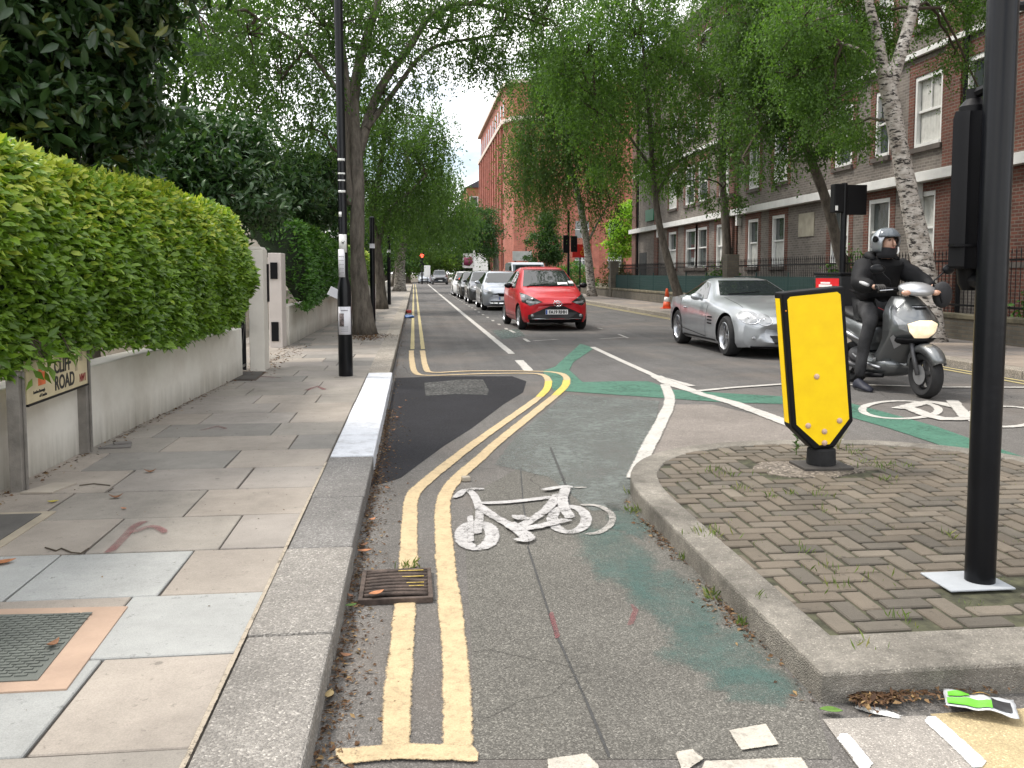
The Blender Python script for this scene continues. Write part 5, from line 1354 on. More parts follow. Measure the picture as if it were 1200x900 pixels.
# -- the parked row behind and the far cars
def simple_car(name, label, L, W, Hh, paintm, loc, rz, group, hood=.95, suv=0, plate_txt=None, cat='car'):
    w = W/2; zb = .17+suv*.06
    st = [(0, w*.76, zb+.06, .52+suv*.12, .68+suv*.14, w*.62), (.12, w*.9, zb, .60+suv*.12, .78+suv*.15, w*.72), (.4, w*.98, zb, .72+suv*.13, .88+suv*.16, w*.78), (hood, w, zb, .84+suv*.12, 1.0+suv*.15, w*.82), (hood+.15, w, zb, .87+suv*.12, 1.08+suv*.15, w*.8),
          (hood+.85, w, zb, .92+suv*.12, Hh-.04, w*.66), (hood+1.5, w, zb, .94+suv*.12, Hh, w*.66), (L-.9, w, zb, .98+suv*.1, Hh-.03-(.05 if not suv else 0), w*.64), (L-.3, w*.96, zb+.05, .98+suv*.1, 1.18+suv*.25, w*.66), (L, w*.84, zb+.1, .9+suv*.1, 1.0+suv*.12, w*.66)]
    t, body, bv = car(name, label, st, paintm, loc, rz, (.82, L-.88, .32+suv*.04, .2, w-.01), group=group, cat=cat)
    zc = 1.0+suv*.15
    decal('windscreen', bv, [(-w*.80, zc+.02), (w*.80, zc+.02), (w*.62, Hh-.09), (-w*.62, Hh-.09)], 'front', CARGLASS, t, .008, .08)
    decal('rear_window', bv, [(-w*.66, zc+.12), (w*.66, zc+.12), (w*.56, Hh-.14), (-w*.56, Hh-.14)], 'rear', CARGLASS, t, .008, .08)
    for s in (-1, 1):
        v_ = 'side' if s < 0 else 'side2'
        zb2 = .97+suv*.12
        decal('side_window', bv, [[(hood+.42, zb2), (hood+.86, Hh-.12), (hood+1.35, Hh-.09), (hood+1.35, zb2)], [(hood+1.42, zb2), (hood+1.42, Hh-.09), (L-1.15, Hh-.12), (L-.75, zb2+.05)]], v_, CARGLASS, t, .006, .08)
        decal('door_seam', bv, [[(hood+.3, .35), (hood+.3, .9), (hood+.315, .9), (hood+.315, .35)], [(hood+1.38, .35), (hood+1.38, .9), (hood+1.395, .9), (hood+1.395, .35)]], v_, BLACKM, t, .003, .08)
        decal('headlight', bv, [[(s*w*.52, .66+suv*.14), (s*w*.88, .78+suv*.14), (s*w*.9, .68+suv*.12), (s*w*.58, .60+suv*.12)]], 'front', HEADL, t, .010, .03)
        mirror_cap(t, s*(w-.03), hood+.4, zc, s, paintm, (.1, .07, .065))
        decal('tail_light', bv, [[(s*w*.62, .80+suv*.1), (s*w*.86, .80+suv*.1), (s*w*.84, .94+suv*.1), (s*w*.62, .94+suv*.1)]], 'rear', mat('tail_red', (.35, .01, .01), .2, coat=1), t, .010, .05)
    decal('grille', bv, [[(-w*.36, .66+suv*.1), (w*.36, .66+suv*.1), (w*.3, .53+suv*.08), (-w*.3, .53+suv*.08)]], 'front', gm_, t, .009, .04)
    decal('air_intake', bv, [[(-w*.66, .36), (w*.66, .36), (w*.6, .25), (-w*.6, .25)]], 'front', gm_, t, .009, .04)
    plate(t, bv, plate_txt, 0, .46+suv*.04)
    return t, bv
GRP = 'cars parked nose to tail along the bay'
SILV2 = carpaint('silver_paint_pale', (.42, .45, .50), .6)
t, bv = simple_car('parked_car', 'pale silver hybrid hatchback parked directly behind the red car', 4.5, 1.76, 1.47, SILV2, (3.3, 32.2, 0), 0, GRP)
decal('bumper_strip', bv, [[(-.6, .30), (.6, .30), (.55, .27), (-.55, .27)]], 'front', CHROME, t, .014, .04); emblem(t, bv.ray_cast(Vector((0, -5, .72)), Vector((0, 1, 0)))[0].y-.02, .74, .06)
simple_car('parked_car', 'dark grey hatchback parked behind the pale silver hybrid', 4.2, 1.76, 1.5, carpaint('dark_grey_paint', (.05, .052, .058), .5), (3.22, 39.3, 0), 0, GRP)
simple_car('parked_car', 'black saloon with pale headlights in the middle of the parked row', 4.4, 1.78, 1.46, carpaint('car_black_paint', (.012, .012, .014), .2), (3.2, 46.3, 0), 0, GRP)
simple_car('parked_car', 'white hatchback, last in the parked row behind the black saloon', 4.1, 1.76, 1.5, carpaint('car_white_paint', (.75, .75, .74), 0), (3.1, 52.6, 0), 0, GRP)
simple_car('moving_car', 'black tall off roader driving towards the bus lane end of the white line', 4.7, 1.96, 1.76, carpaint('car_black_paint2', (.012, .013, .018), .2), (2.95, 106, 0), 0, None, 1.1, 1, None)
simple_car('moving_car', 'small silver grey car behind the black off roader', 4.3, 1.76, 1.5, carpaint('grey_paint', (.33, .36, .4), .5), (1.25, 118, 0), 0, None)
# van whose roof shows over the red car
t = thing('delivery_van', 'pale blue grey van whose roof shows above the red hatchback', 'van', (6.25, 48, 0))
mb = MB(); prof = [(0, .35), (.05, .95), (.75, 1.15), (1.25, 1.85), (1.6, 1.98), (4.6, 1.98), (4.75, 1.8), (4.8, .4), (4.6, .3), (.2, .3)]
mb.prism(prof, -.93, .93, 'X'); mb.build('body', carpaint('van_paint', (.16, .19, .22), .2), t, bevel=.07, seg=3, auto=30)
mb = MB(); mb.add([(-.78, .78, 1.2), (.78, .78, 1.2), (.7, 1.2, 1.8), (-.7, 1.2, 1.8)], [(0, 1, 2, 3)]); 
for v_i in range(4): mb.v[v_i] = (mb.v[v_i][0], mb.v[v_i][1]-.03, mb.v[v_i][2]+.02)
mb.build('windscreen', CARGLASS, t)
for s in (-1, 1):
    mb = MB(); mb.bx(s*.932, s*.94, 1.3, 2.2, 1.2, 1.75); mb.build('side_window', CARGLASS, t)
    for y in (.85, 3.9): wheel(t, s*.8, y, .34, .22, s)
    mirror_cap(t, s*.92, 1.15, 1.25, s, BLACKM, (.06, .04, .12))
    mb = MB(); mb.bx(s*.55, s*.88, -.012, .04, .75, .92); mb.build('headlight', HEADL, t)

# ================================================================ SCOOTER AND RIDER
SC = 1.16
SGREY = carpaint('scooter_grey', (.17, .18, .185), .75)
SPALE = carpaint('scooter_silver', (.52, .53, .55), .7)
MOTOR = mat('engine_metal', (.10, .10, .105), .5, metal=.6, var=.3)
sx, sy = 5.60, 9.20
t = thing('scooter', 'silver grey motor scooter with lit headlight ridden towards the camera', 'scooter', (sx, sy, 0), R(2), None, SC)
sc_t = t
# local frame: front wheel axle at y=0, rear axle y=1.30, forward is -Y
def wheel_s(name, y, r, w):
    tb = MB(); W = w/2; nn = 40
    tb.lathe([(r*.62, -W*.6), (r*.7, -W*.9), (r*.85, -W), (r*.95, -W*.75), (r, -W*.3), (r, W*.3), (r*.95, W*.75), (r*.85, W), (r*.7, W*.9), (r*.62, W*.6)], (0, 0, 0), 'X', nn, False)
    o = tb.build(name, RUBBER, t, auto=40); o.location = (0, y, r)
    rm = MB(); rm.lathe([(r*.62, -W*.6), (r*.64, -W*.3), (r*.64, W*.3), (r*.62, W*.6), (r*.56, W*.3), (r*.56, -W*.3)], (0, 0, 0), 'X', nn, False)
    rm.lathe([(.001, -W*.9), (.04, -W*.9), (.04, W*.9), (.001, W*.9)], (0, 0, 0), 'X', 16)
    for k in range(5):
        M = Matrix.Rotation(2*PI*k/5, 3, 'X'); rm.box(M @ Vector((0, 0, r*.34)), (W*.7, .035, r*.5), M=M)
    rm.build('rim', MOTOR, o, auto=40)
    d = MB(); d.lathe([(.05, -W-.012), (.095, -W-.012), (.095, -W-.008), (.05, -W-.008)], (0, 0, 0), 'X', 24); d.build('brake_disc', ALLOY, o)
    return o
wheel_s('front_wheel', 0, .225, .12); wheel_s('rear_wheel', 1.28, .225, .13)
def loftx(name, secs, m, smooth=True, sub=1, parent=None):
    """secs: (y, [(x,z) half outline from bottom centre to top centre])"""
    mb = MB(); rings = []
    for y, half in secs:
        rings.append([(x, y, z) if not isinstance(y, (list, tuple)) else (x, y[0]+y[1]*z, z) for x, z in half]+[(-x, y, z) for x, z in half[1:-1][::-1]])
    mb.loft(rings, True); return mb.build(name, m, parent or t, smooth=smooth, subsurf=sub)
fk = MB()
for s in (-1, 1): fk.tube([(s*.085, 0, .225), (s*.085, .08, .42), (s*.07, .15, .60)], [.022, .022, .026], 10)
fk.tube([(0, .14, .58), (0, .27, .98)], [.035, .03], 10); fk.build('fork', MOTOR, t, smooth=True)
# front mudguard
mb = MB(); rings = []
for k in range(13):
    a = R(28 + 137*k/12); r = .255+.02*math.sin(a); yy, zz = math.cos(PI-a)*-1*-r, .225+math.sin(a)*r
    yy = -math.cos(a)*r; w = .085*(.55+.45*math.sin(PI*min(1, (k+1.5)/13)))
    n_ = Vector((0, -math.cos(a), math.sin(a)))
    rings.append([(-w, yy-n_.y*.05, zz-n_.z*.06), (-w*.95, yy, zz-.005), (-w*.5, yy+n_.y*.02, zz+n_.z*.02), (0, yy+n_.y*.026, zz+n_.z*.026), (w*.5, yy+n_.y*.02, zz+n_.z*.02), (w*.95, yy, zz-.005), (w, yy-n_.y*.05, zz-n_.z*.06),
                  (w*.9, yy-n_.y*.05, zz-n_.z*.055), (w*.5, yy+n_.y*.008, zz+n_.z*.008), (-w*.5, yy+n_.y*.008, zz+n_.z*.008), (-w*.9, yy-n_.y*.05, zz-n_.z*.055)])
mb.loft(rings, True); mb.build('front_mudguard', SGREY, t, smooth=True)
# leg shield: tall curved apron, wide at the headlight, narrowing down to the floorboard
def apron_ring(z, yf, w, th): return [(x*w, yf+abs(x)**1.7*.17, z) for x in np.linspace(-1, 1, 13)] + [(x*w, yf+th+abs(x)**1.7*.13, z) for x in np.linspace(1, -1, 13)]
mb = MB(); mb.loft([apron_ring(z, y, w, th) for z, y, w, th in ((.22, .43, .17, .08), (.28, .37, .20, .11), (.36, .29, .215, .12), (.46, .20, .22, .12), (.55, .10, .225, .16), (.62, .02, .235, .22), (.70, .0, .235, .24), (.78, .05, .22, .22), (.86, .11, .19, .17), (.93, .17, .14, .13), (.96, .2, .11, .1))], True)
apron = mb.build('leg_shield', SGREY, t, smooth=True)
bm = bmesh.new(); bm.from_mesh(apron.data); abv = BVHTree.FromBMesh(bm); bm.free()
# big lit headlight set in the apron, with clear side indicators
LIT = mat('headlight_lit', (.9, .68, .45), .2, var=.3, vscale=14, emit=.62, coat=1)
hlo = decal('headlight', abv, [[(-.15, .70), (-.06, .735), (.06, .735), (.15, .70), (.13, .63), (.07, .575), (-.07, .575), (-.13, .63)]], 'front', LIT, t, .010, .02)
for s in (-1, 1): decal('indicator', abv, [[(s*.152, .70), (s*.215, .78), (s*.222, .74), (s*.2, .66), (s*.14, .63)]], 'front', HEADL, t, .010, .02)
decal('air_vent', abv, [[(-.07, .875), (.07, .875), (.055, .84), (-.055, .84)]], 'front', BLACKM, t, .008, .02)
decal('vent_slat', abv, [[(-.07, .862), (.07, .862), (.07, .857), (-.07, .857)]], 'front', SPALE, t, .012, .02)
for s in (-1, 1): decal('side_flash', abv, [[(s*.125, .50), (s*.22, .60), (s*.226, .57), (s*.15, .455)]], 'front', SPALE, t, .009, .02)
mb = MB(); mb.loft([apron_ring(z, y, w, th) for z, y, w, th in ((.50, .075, .15, .1), (.53, .02, .19, .1), (.56, -.012, .2, .1))], True); mb.build('chin_panel', BLACKM, t, smooth=True)
# side skirts / floorboard
loftx('floorboard', [(.34, [(0, .20), (.12, .20), (.18, .24), (.20, .33), (.14, .345), (0, .345)]), (.5, [(0, .14), (.15, .14), (.205, .20), (.225, .31), (.15, .325), (0, .325)]), (.8, [(0, .13), (.15, .13), (.20, .20), (.215, .32), (.15, .335), (0, .335)]), (.98, [(0, .18), (.14, .18), (.18, .26), (.185, .42), (.13, .44), (0, .44)])], SGREY)
mb = MB(); mb.tube([(-.19, .42, .17), (-.2, .7, .15), (-.17, 1.0, .20)], [.02, .03, .02], 10); mb.build('belly_pan', BLACKM, t, smooth=True)
mb = MB()
for s in (-1, 1):
    for x in (.05, .1): mb.bx(s*x-.008, s*x+.008, .40, .85, .335, .352)
mb.bx(-.13, .13, .39, .88, .328, .342); mb.build('foot_mat', BLACKM, t)
for s in (-1, 1):
    mb = MB(); mb.tube([(s*.205, .45, .25), (s*.21, .75, .27), (s*.19, 1.0, .34)], [.012, .016, .008], 8); mb.build('skirt_trim', SPALE, t, smooth=True)
loftx('tail_body', [(.80, [(0, .36), (.10, .36), (.13, .45), (.13, .55), (.11, .62), (0, .63)]), (.9, [(0, .38), (.13, .38), (.17, .5), (.17, .6), (.14, .68), (0, .69)]), (1.15, [(0, .44), (.15, .44), (.19, .55), (.18, .66), (.14, .71), (0, .72)]), (1.45, [(0, .56), (.12, .56), (.16, .62), (.15, .72), (.1, .76), (0, .77)]), (1.66, [(0, .66), (.06, .66), (.09, .70), (.08, .77), (.05, .79), (0, .8)])], SGREY)
for s in (-1, 1):
    mb = MB(); mb.tube([(s*.17, .92, .50), (s*.195, 1.15, .56), (s*.17, 1.45, .66)], [.01, .022, .008], 8); mb.build('tail_trim', SPALE, t, smooth=True)
loftx('seat', [(.80, [(0, .62), (.09, .62), (.12, .66), (.09, .70), (0, .71)]), (.95, [(0, .66), (.13, .66), (.165, .71), (.12, .755), (0, .76)]), (1.2, [(0, .70), (.13, .70), (.16, .74), (.12, .775), (0, .78)]), (1.3, [(0, .72), (.13, .72), (.15, .78), (.11, .82), (0, .825)]), (1.6, [(0, .76), (.09, .76), (.12, .81), (.08, .84), (0, .845)])], mat('seat_vinyl', (.015, .015, .016), .5, bmp=.2, bscale=80))
mb = MB(); mb.ell((0, 1.12, .30), (.12, .24, .12), 16, 10); mb.tube([(.0, .9, .26), (0, 1.28, .225)], [.07, .06], 10); mb.build('engine', MOTOR, t, smooth=True)
mb = MB(); mb.tube([(-.12, 1.0, .2), (-.14, 1.15, .22), (-.15, 1.25, .27), (-.155, 1.55, .36)], [.018, .035, .055, .05], 12); mb.build('exhaust', MOTOR, t, smooth=True)
mb = MB(); mb.tube([(-.1, 1.28, .3), (-.12, 1.42, .6)], [.02, .025], 8); mb.tube([(.1, 1.28, .3), (.12, 1.42, .6)], [.02, .025], 8); mb.build('shock_absorber', MOTOR, t)
# handlebar cowl, bar, screen-less, mirrors, levers
def ring_e(cx_, cy_, cz_, rx, rz, n=16): return [(cx_+rx*math.cos(2*PI*k/n), cy_, cz_+rz*math.sin(2*PI*k/n)) for k in range(n)]
mb = MB(); mb.loft([ring_e(0, y, z, rx, rz) for y, z, rx, rz in ((.07, 1.005, .05, .02), (.09, 1.01, .12, .045), (.14, 1.025, .17, .06), (.21, 1.04, .18, .065), (.29, 1.05, .14, .055), (.33, 1.05, .1, .04))], True); mb.build('handlebar_cowl', SPALE, t, smooth=True)
for s in (-1, 1):
    mb = MB(); mb.ell((s*.155, .115, 1.0), (.05, .03, .028), 12, 8); mb.build('bar_indicator', AMBER, t, smooth=True)
mb = MB()
for s in (-1, 1): mb.tube([(s*.1, .24, 1.03), (s*.25, .27, 1.04), (s*.36, .30, 1.035)], .016, 10)
mb.build('handlebar', BLACKM, t, smooth=True)
for s in (-1, 1):
    mb = MB(); mb.tube([(s*.22, .27, 1.04), (s*.235, .27, 1.12), (s*.33, .26, 1.20)], .007, 8)
    M = Matrix.Rotation(R(12*s), 3, 'Z'); mb.ell((s*.375, .26, 1.225), (.075, .022, .05), 16, 10, M); mb.build('mirror', BLACK, t, smooth=True)
    mb = MB(); mb.tube([(s*.22, .235, 1.03), (s*.35, .245, 1.02)], .006, 6); mb.build('brake_lever', ALLOY, t)
mb = MB(); mb.tube([(-.08, .30, .80), (-.06, .36, .74), (0, .38, .66)], [.03, .06, .045], 10); mb.ell((-.02, .40, .60), (.09, .05, .1), 14, 10); mb.build('hanging_bag', mat('bag_plastic', (.02, .02, .022), .25), t, smooth=True)
mb = MB(); mb.tube([(-.14, .62, .84), (-.1, .5, .80), (-.07, .38, .82)], .004, 6); mb.build('cable', mat('red_cable', (.25, .02, .02), .5), t)
mb = MB(); mb.ell((.27, .19, .98), (.1, .06, .13), 14, 10); mb.build('handlebar_muff', mat('muff_fabric', (.02, .02, .022), .8, bmp=.4, bscale=60), t, smooth=True)
mb = MB(); mb.tube([(.18, .10, 1.0), (.2, .08, .9)], .012, 6); mb.build('phone_mount', BLACKM, t)
# delivery box on the rack
bt = thing('delivery_box', 'black scooter delivery box with a red and orange side panel', 'box', (sx+.02, sy+1.18*SC, 0), R(2), None, SC)
bt.location = (sx+.06, sy+1.66*SC, 0)
mb = MB(); mb.bx(-.22, .22, -.22, .36, .765, 1.16); mb.build('box_body', mat('box_fabric', (.016, .016, .018), .7, bmp=.15, bscale=50), bt, bevel=.015)
mb = MB(); mb.bx(-.235, .235, -.235, .375, 1.165, 1.195); mb.build('lid', BLACKM, bt, bevel=.008)
mb = MB(); mb.bx(-.226, -.2215, -.19, .34, .79, 1.13); pn = mb.build('side_panel', mat('box_red', (.62, .015, .02), .45, var=.05), bt)
OR = mat('box_orange', (.8, .28, .03), .45, var=.05); 
mb = MB(); mb.prism([(.21, .79), (-.12, .79), (.21, .97)], -.2285, -.2265, 'X'); mb.prism([(-.12, .79), (-.19, .79), (-.19, .92), (.0, .87)], -.2285, -.2265, 'X'); mb.build('orange_flash', OR, pn)
mb = MB(); mb.bx(-.228, -.2265, -.04, .26, 1.03, 1.06); mb.bx(-.228, -.2265, -.0, .22, 1.068, 1.088); mb.build('panel_mark', PLATE, pn)
mb = MB(); mb.bx(-.12, .12, -.38, .18, .738, .763); mb.build('rack', BLACKM, bt)

# -- rider
SKIN = mat('skin', (.42, .25, .18), .5, var=.08, vscale=20)
JEANS = mat('grey_jeans', (.048, .048, .05), .95, spec=.15, var=.3, vscale=7, bmp=.35, bscale=140, fine=.15)
JACK = mat('black_jacket', (.006, .006, .007), .7, spec=.25, var=.3, vscale=6, bmp=.45, bscale=14)
def skinned(name, verts, edges, radii, m, parent, root=0, sub=2, wrinkle=0, seed=0):
    me = bpy.data.meshes.new(name); me.from_pydata([tuple(v) for v in verts], edges, [])
    o = bpy.data.objects.new(name, me); link(o, parent)
    sk = o.modifiers.new('skin', 'SKIN'); sk.use_smooth_shade = True
    lay = me.skin_vertices[0].data
    for i, r in enumerate(radii):
        lay[i].radius = (r, r) if not hasattr(r, '__len__') else r; lay[i].use_root = (i == root)
    s = o.modifiers.new('sub', 'SUBSURF'); s.levels = s.render_levels = sub
    bpy.context.view_layer.update(); dg = bpy.context.evaluated_depsgraph_get()
    me2 = bpy.data.meshes.new_from_object(o.evaluated_get(dg)); o.modifiers.clear(); o.data = me2
    me2.materials.clear(); me2.materials.append(m)
    if wrinkle:
        from mathutils import noise as nz
        for v in me2.vertices:
            d = nz.noise(v.co*9+Vector((seed, 0, 0)))*wrinkle+nz.noise(v.co*22)*wrinkle*.4; v.co += v.normal*d
    me2.polygons.foreach_set('use_smooth', [True]*len(me2.polygons))
    return o
rt = thing('person', 'scooter rider in silver helmet, black padded jacket and grey jeans, one foot down', 'person', (sx, sy, 0), R(2), None, SC)
# joints in the scooter frame: the rider's right side is -X
J = dict(pel=(0, .93, .84), sp1=(0, .91, .98), sp2=(0, .86, 1.14), chest=(0, .81, 1.26), neck=(0, .78, 1.36), head0=(0, .75, 1.43), head1=(-.01, .735, 1.50),
         shL=(.17, .80, 1.29), elL=(.34, .60, 1.08), wrL=(.31, .37, 1.05), shR=(-.17, .80, 1.27), elR=(-.36, .62, 1.07), wrR=(-.30, .38, 1.05),
         hiR=(-.10, .90, .82), knR=(-.25, .56, .72), anR=(-.30, .66, .17), hiL=(.10, .90, .82), knL=(.20, .48, .66), anL=(.14, .56, .42))
def chain(names): return names
vs_ = list(J.keys()); ix = {k: i for i, k in enumerate(vs_)}
E_ = [('pel', 'sp1'), ('sp1', 'sp2'), ('sp2', 'chest'), ('chest', 'neck'), ('neck', 'head0'), ('head0', 'head1'), ('chest', 'shL'), ('shL', 'elL'), ('elL', 'wrL'), ('chest', 'shR'), ('shR', 'elR'), ('elR', 'wrR'),
      ('pel', 'hiR'), ('hiR', 'knR'), ('knR', 'anR'), ('pel', 'hiL'), ('hiL', 'knL'), ('knL', 'anL')]
rad = dict(pel=.11, sp1=.10, sp2=.11, chest=.12, neck=.05, head0=.07, head1=.085, shL=.045, elL=.035, wrL=.024, shR=.045, elR=.035, wrR=.024, hiR=.08, knR=.05, anR=.038, hiL=.08, knL=.05, anL=.038)
skinned('body', [J[k] for k in vs_], [(ix[a], ix[b]) for a, b in E_], [rad[k] for k in vs_], SKIN, rt)
# clothing over the body
def garment(name, keys, edges, radd, m, extra=None, wr=.008, seed=0, root=0):
    P = dict(J); P.update(extra or {}); i2 = {k: i for i, k in enumerate(keys)}
    return skinned(name, [P[k] for k in keys], [(i2[a], i2[b]) for a, b in edges], [radd[k] for k in keys], m, rt, root, 2, wr, seed)
garment('jacket', ['hem', 'sp1', 'sp2', 'chest', 'col', 'shL', 'elL', 'wrL', 'shR', 'elR', 'wrR'],
        [('hem', 'sp1'), ('sp1', 'sp2'), ('sp2', 'chest'), ('chest', 'col'), ('chest', 'shL'), ('shL', 'elL'), ('elL', 'wrL'), ('chest', 'shR'), ('shR', 'elR'), ('elR', 'wrR')],
        dict(hem=(.20, .17), sp1=(.21, .18), sp2=(.22, .19), chest=(.21, .17), col=(.115, .115), shL=.12, elL=.095, wrL=.062, shR=.12, elR=.095, wrR=.062), JACK,
        dict(hem=(0, .92, .85), col=(0, .785, 1.375), elL=(.34, .60, 1.08), elR=(-.36, .62, 1.07), wrL=(.31, .41, 1.045), wrR=(-.31, .41, 1.05), shL=(.20, .81, 1.26), shR=(-.20, .81, 1.26)), .018, 1, 2)
garment('jeans', ['pel', 'hiR', 'thR', 'knR', 'clR', 'anR', 'hiL', 'thL', 'knL', 'anL'], [('pel', 'hiR'), ('hiR', 'thR'), ('thR', 'knR'), ('knR', 'clR'), ('clR', 'anR'), ('pel', 'hiL'), ('hiL', 'thL'), ('thL', 'knL'), ('knL', 'anL')],
        dict(pel=(.16, .12), hiR=.10, thR=.095, knR=.078, clR=.066, anR=.056, hiL=.10, thL=.095, knL=.078, anL=.056), JEANS,
        dict(thR=(-.18, .73, .79), clR=(-.285, .62, .46), anR=(-.30, .66, .12), thL=(.16, .70, .76)), .007, 4)
for s, c in ((-1, (-.305, .62, .0)), (1, (.14, .52, .352))):
    mb = MB(); c = Vector(c)
    rings = []
    for y, w, zt in ((.11, .03, .07), (.08, .042, .10), (.03, .044, .12), (-.05, .05, .085), (-.12, .053, .065), (-.17, .04, .05), (-.195, .015, .03)):
        rings.append([c+Vector((w*math.cos(a)*(1 if math.sin(a) > 0 else 1.1), y, zt*.5+zt*.5*math.sin(a)+.004)) for a in np.linspace(0, 2*PI, 15)[:-1]])
    mb.loft(rings, True); mb.build('shoe', mat('trainer_dark', (.015, .017, .03), .6, bmp=.3, bscale=40), rt, smooth=True)
    mb = MB(); mb.prism([(c.x+.055*math.cos(a)*(1 if math.sin(a) < .3 else .8), c.y-.04+.155*math.sin(a)) for a in np.linspace(0, 2*PI, 21)[:-1]], c.z, c.z+.022); mb.build('shoe_sole', mat('sole', (.03, .03, .03), .7), rt)
# gloved hands closed round the grips: palm, four fingers and a thumb each
for s in (-1, 1):
    w_ = Vector((s*.31, .385, 1.05)); V = [w_, w_+Vector((s*-.0, -.045, .012)), w_+Vector((0, -.075, .012))]; Eg = [(0, 1), (1, 2)]; Rr_ = [.026, .032, .026]
    for k in range(4):
        x = s*(.31+(-.033+.022*k)); ln = (1, 1.08, 1.0, .82)[k]; b = len(V)
        V += [Vector((x, .325, 1.07)), Vector((x, .29, 1.066)), Vector((x, .268, 1.04)), Vector((x, .272+.01*(1-ln), 1.012)), Vector((x, .29, 1.002))]
        Eg += [(1, b)]+[(b+i, b+i+1) for i in range(4)]; Rr_ += [.012, .0115, .011, .010, .009]
    b = len(V); V += [Vector((s*.27, .345, 1.045)), Vector((s*.262, .315, 1.02)), Vector((s*.27, .295, 1.008))]; Eg += [(1, b), (b, b+1), (b+1, b+2)]; Rr_ += [.014, .012, .010]
    skinned('glove', V, Eg, Rr_, mat('glove_leather', (.02, .018, .016), .6), rt, 1, 2)
mb = MB(); mb.tube([(-.345, .55, 1.115), (-.335, .48, 1.10), (-.325, .42, 1.085)], [.018, .02, .016], 8)
for i in range(len(mb.v)): v = mb.v[i]; mb.v[i] = (v[0]-.045, v[1], v[2]-.015)
mb.build('sleeve_stripe', mat('reflective_grey', (.45, .45, .46), .5), rt, smooth=True)
mb = MB()                                                      # hood lying folded behind the neck
for k in range(5): pass
mb.tube([(-.13, .75, 1.33), (-.12, .86, 1.36), (0, .92, 1.37), (.12, .86, 1.36), (.13, .75, 1.33)], [.03, .055, .065, .055, .03], 12); mb.build('hood', JACK, rt, smooth=True)
# head, face and helmet
hc = Vector((-.01, .73, 1.50)); FR = Matrix.Rotation(R(6), 3, 'Z')
def hp(x, y, z): return tuple(hc + FR @ Vector((x*1.1, y*1.06, z*1.08)))
mb = MB(); mb.ell(hp(0, -.02, -.015), (.075, .09, .10), 20, 14); hd = mb.build('face', SKIN, rt, smooth=True)
mb = MB(); mb.tube([hp(0, -.10, .03), hp(0, -.125, -.005), hp(0, -.132, -.022), hp(0, -.11, -.03)], [.008, .012, .015, .01], 10); mb.build('nose', SKIN, hd, smooth=True)
for s in (-1, 1):
    mb = MB(); mb.ell(hp(s*.032, -.098, .022), (.014, .01, .008), 10, 6); mb.build('eye', mat('eye_dark', (.03, .02, .015), .2), hd, smooth=True)
    mb = MB(); mb.tube([hp(s*.012, -.106, .042), hp(s*.035, -.103, .047), hp(s*.055, -.088, .04)], [.004, .006, .003], 6); mb.build('eyebrow', mat('brow_hair', (.02, .014, .01), .9), hd, smooth=True)
mb = MB(); mb.tube([hp(-.022, -.106, -.052), hp(0, -.112, -.05), hp(.022, -.106, -.052)], [.004, .007, .004], 8); mb.build('mouth', mat('lips', (.3, .12, .1), .5), hd, smooth=True)
mb = MB(); mb.lathe([(.085, -.16), (.095, -.12), (.098, -.085), (.094, -.055), (.088, -.05)], hp(0, -.01, 0), 'Z', 24); 
mb.build('neck_warmer', mat('neck_fleece', (.012, .012, .014), .95, bmp=.5, bscale=50), rt, smooth=True)
# open-face helmet: shell cut away over the face
mb = MB(); n1, n2 = 36, 18; rows = []
for j in range(n2+1):
    row = []
    for k in range(n1):
        az = 2*PI*k/n1; fr = math.cos(az-PI*1.5)                       # 1 towards the face (-Y)
        zmin = -.095 + (.155 if fr > .72 else .155*max(0, (fr-.5)/.22) if fr > .5 else 0)
        phmin = math.asin(max(-.8, min(.9, zmin/.135))); ph = phmin+(PI/2-.001-phmin)*j/n2
        row.append(Vector(hp(.125*math.cos(ph)*math.cos(az), .145*math.cos(ph)*math.sin(az)+.01, .138*math.sin(ph)+.005)))
    rows.append(row)
mb.loft(rows, False); hs = mb.build('helmet', carpaint('helmet_silver', (.34, .36, .39), .7), rt, smooth=True)
m_ = hs.modifiers.new('s', 'SOLIDIFY'); m_.thickness = .018; m_.offset = -1
mb = MB(); rows = []
for j in range(6):
    ph = R(18+9*j); rows.append([Vector(hp(.132*math.cos(ph)*math.cos(az), .153*math.cos(ph)*math.sin(az)+.008, .145*math.sin(ph)+.008)) for az in np.linspace(PI*1.5-1.2, PI*1.5+1.2, 18)])
mb.loft(rows, False, False); vz = mb.build('visor', glassmat('visor_tint', (.10, .115, .13), .05), hs, smooth=True); m_ = vz.modifiers.new('s', 'SOLIDIFY'); m_.thickness = .004
mb = MB(); mb.lathe([(.001, -.008), (.03, -.008), (.03, .008), (.001, .008)], (0, 0, 0), 'X', 16)
for i in range(len(mb.v)): v = mb.v[i]; mb.v[i] = hp(v[0]-.13, v[1]-.02, v[2]+.03)
mb.build('visor_pivot', BLACKM, hs)
mb = MB(); mb.tube([hp(.075, -.075, -.045), hp(.062, -.1, -.085), hp(.05, -.1, -.105)], [.009, .009, .007], 6); mb.build('chin_strap', PLATE, hs)

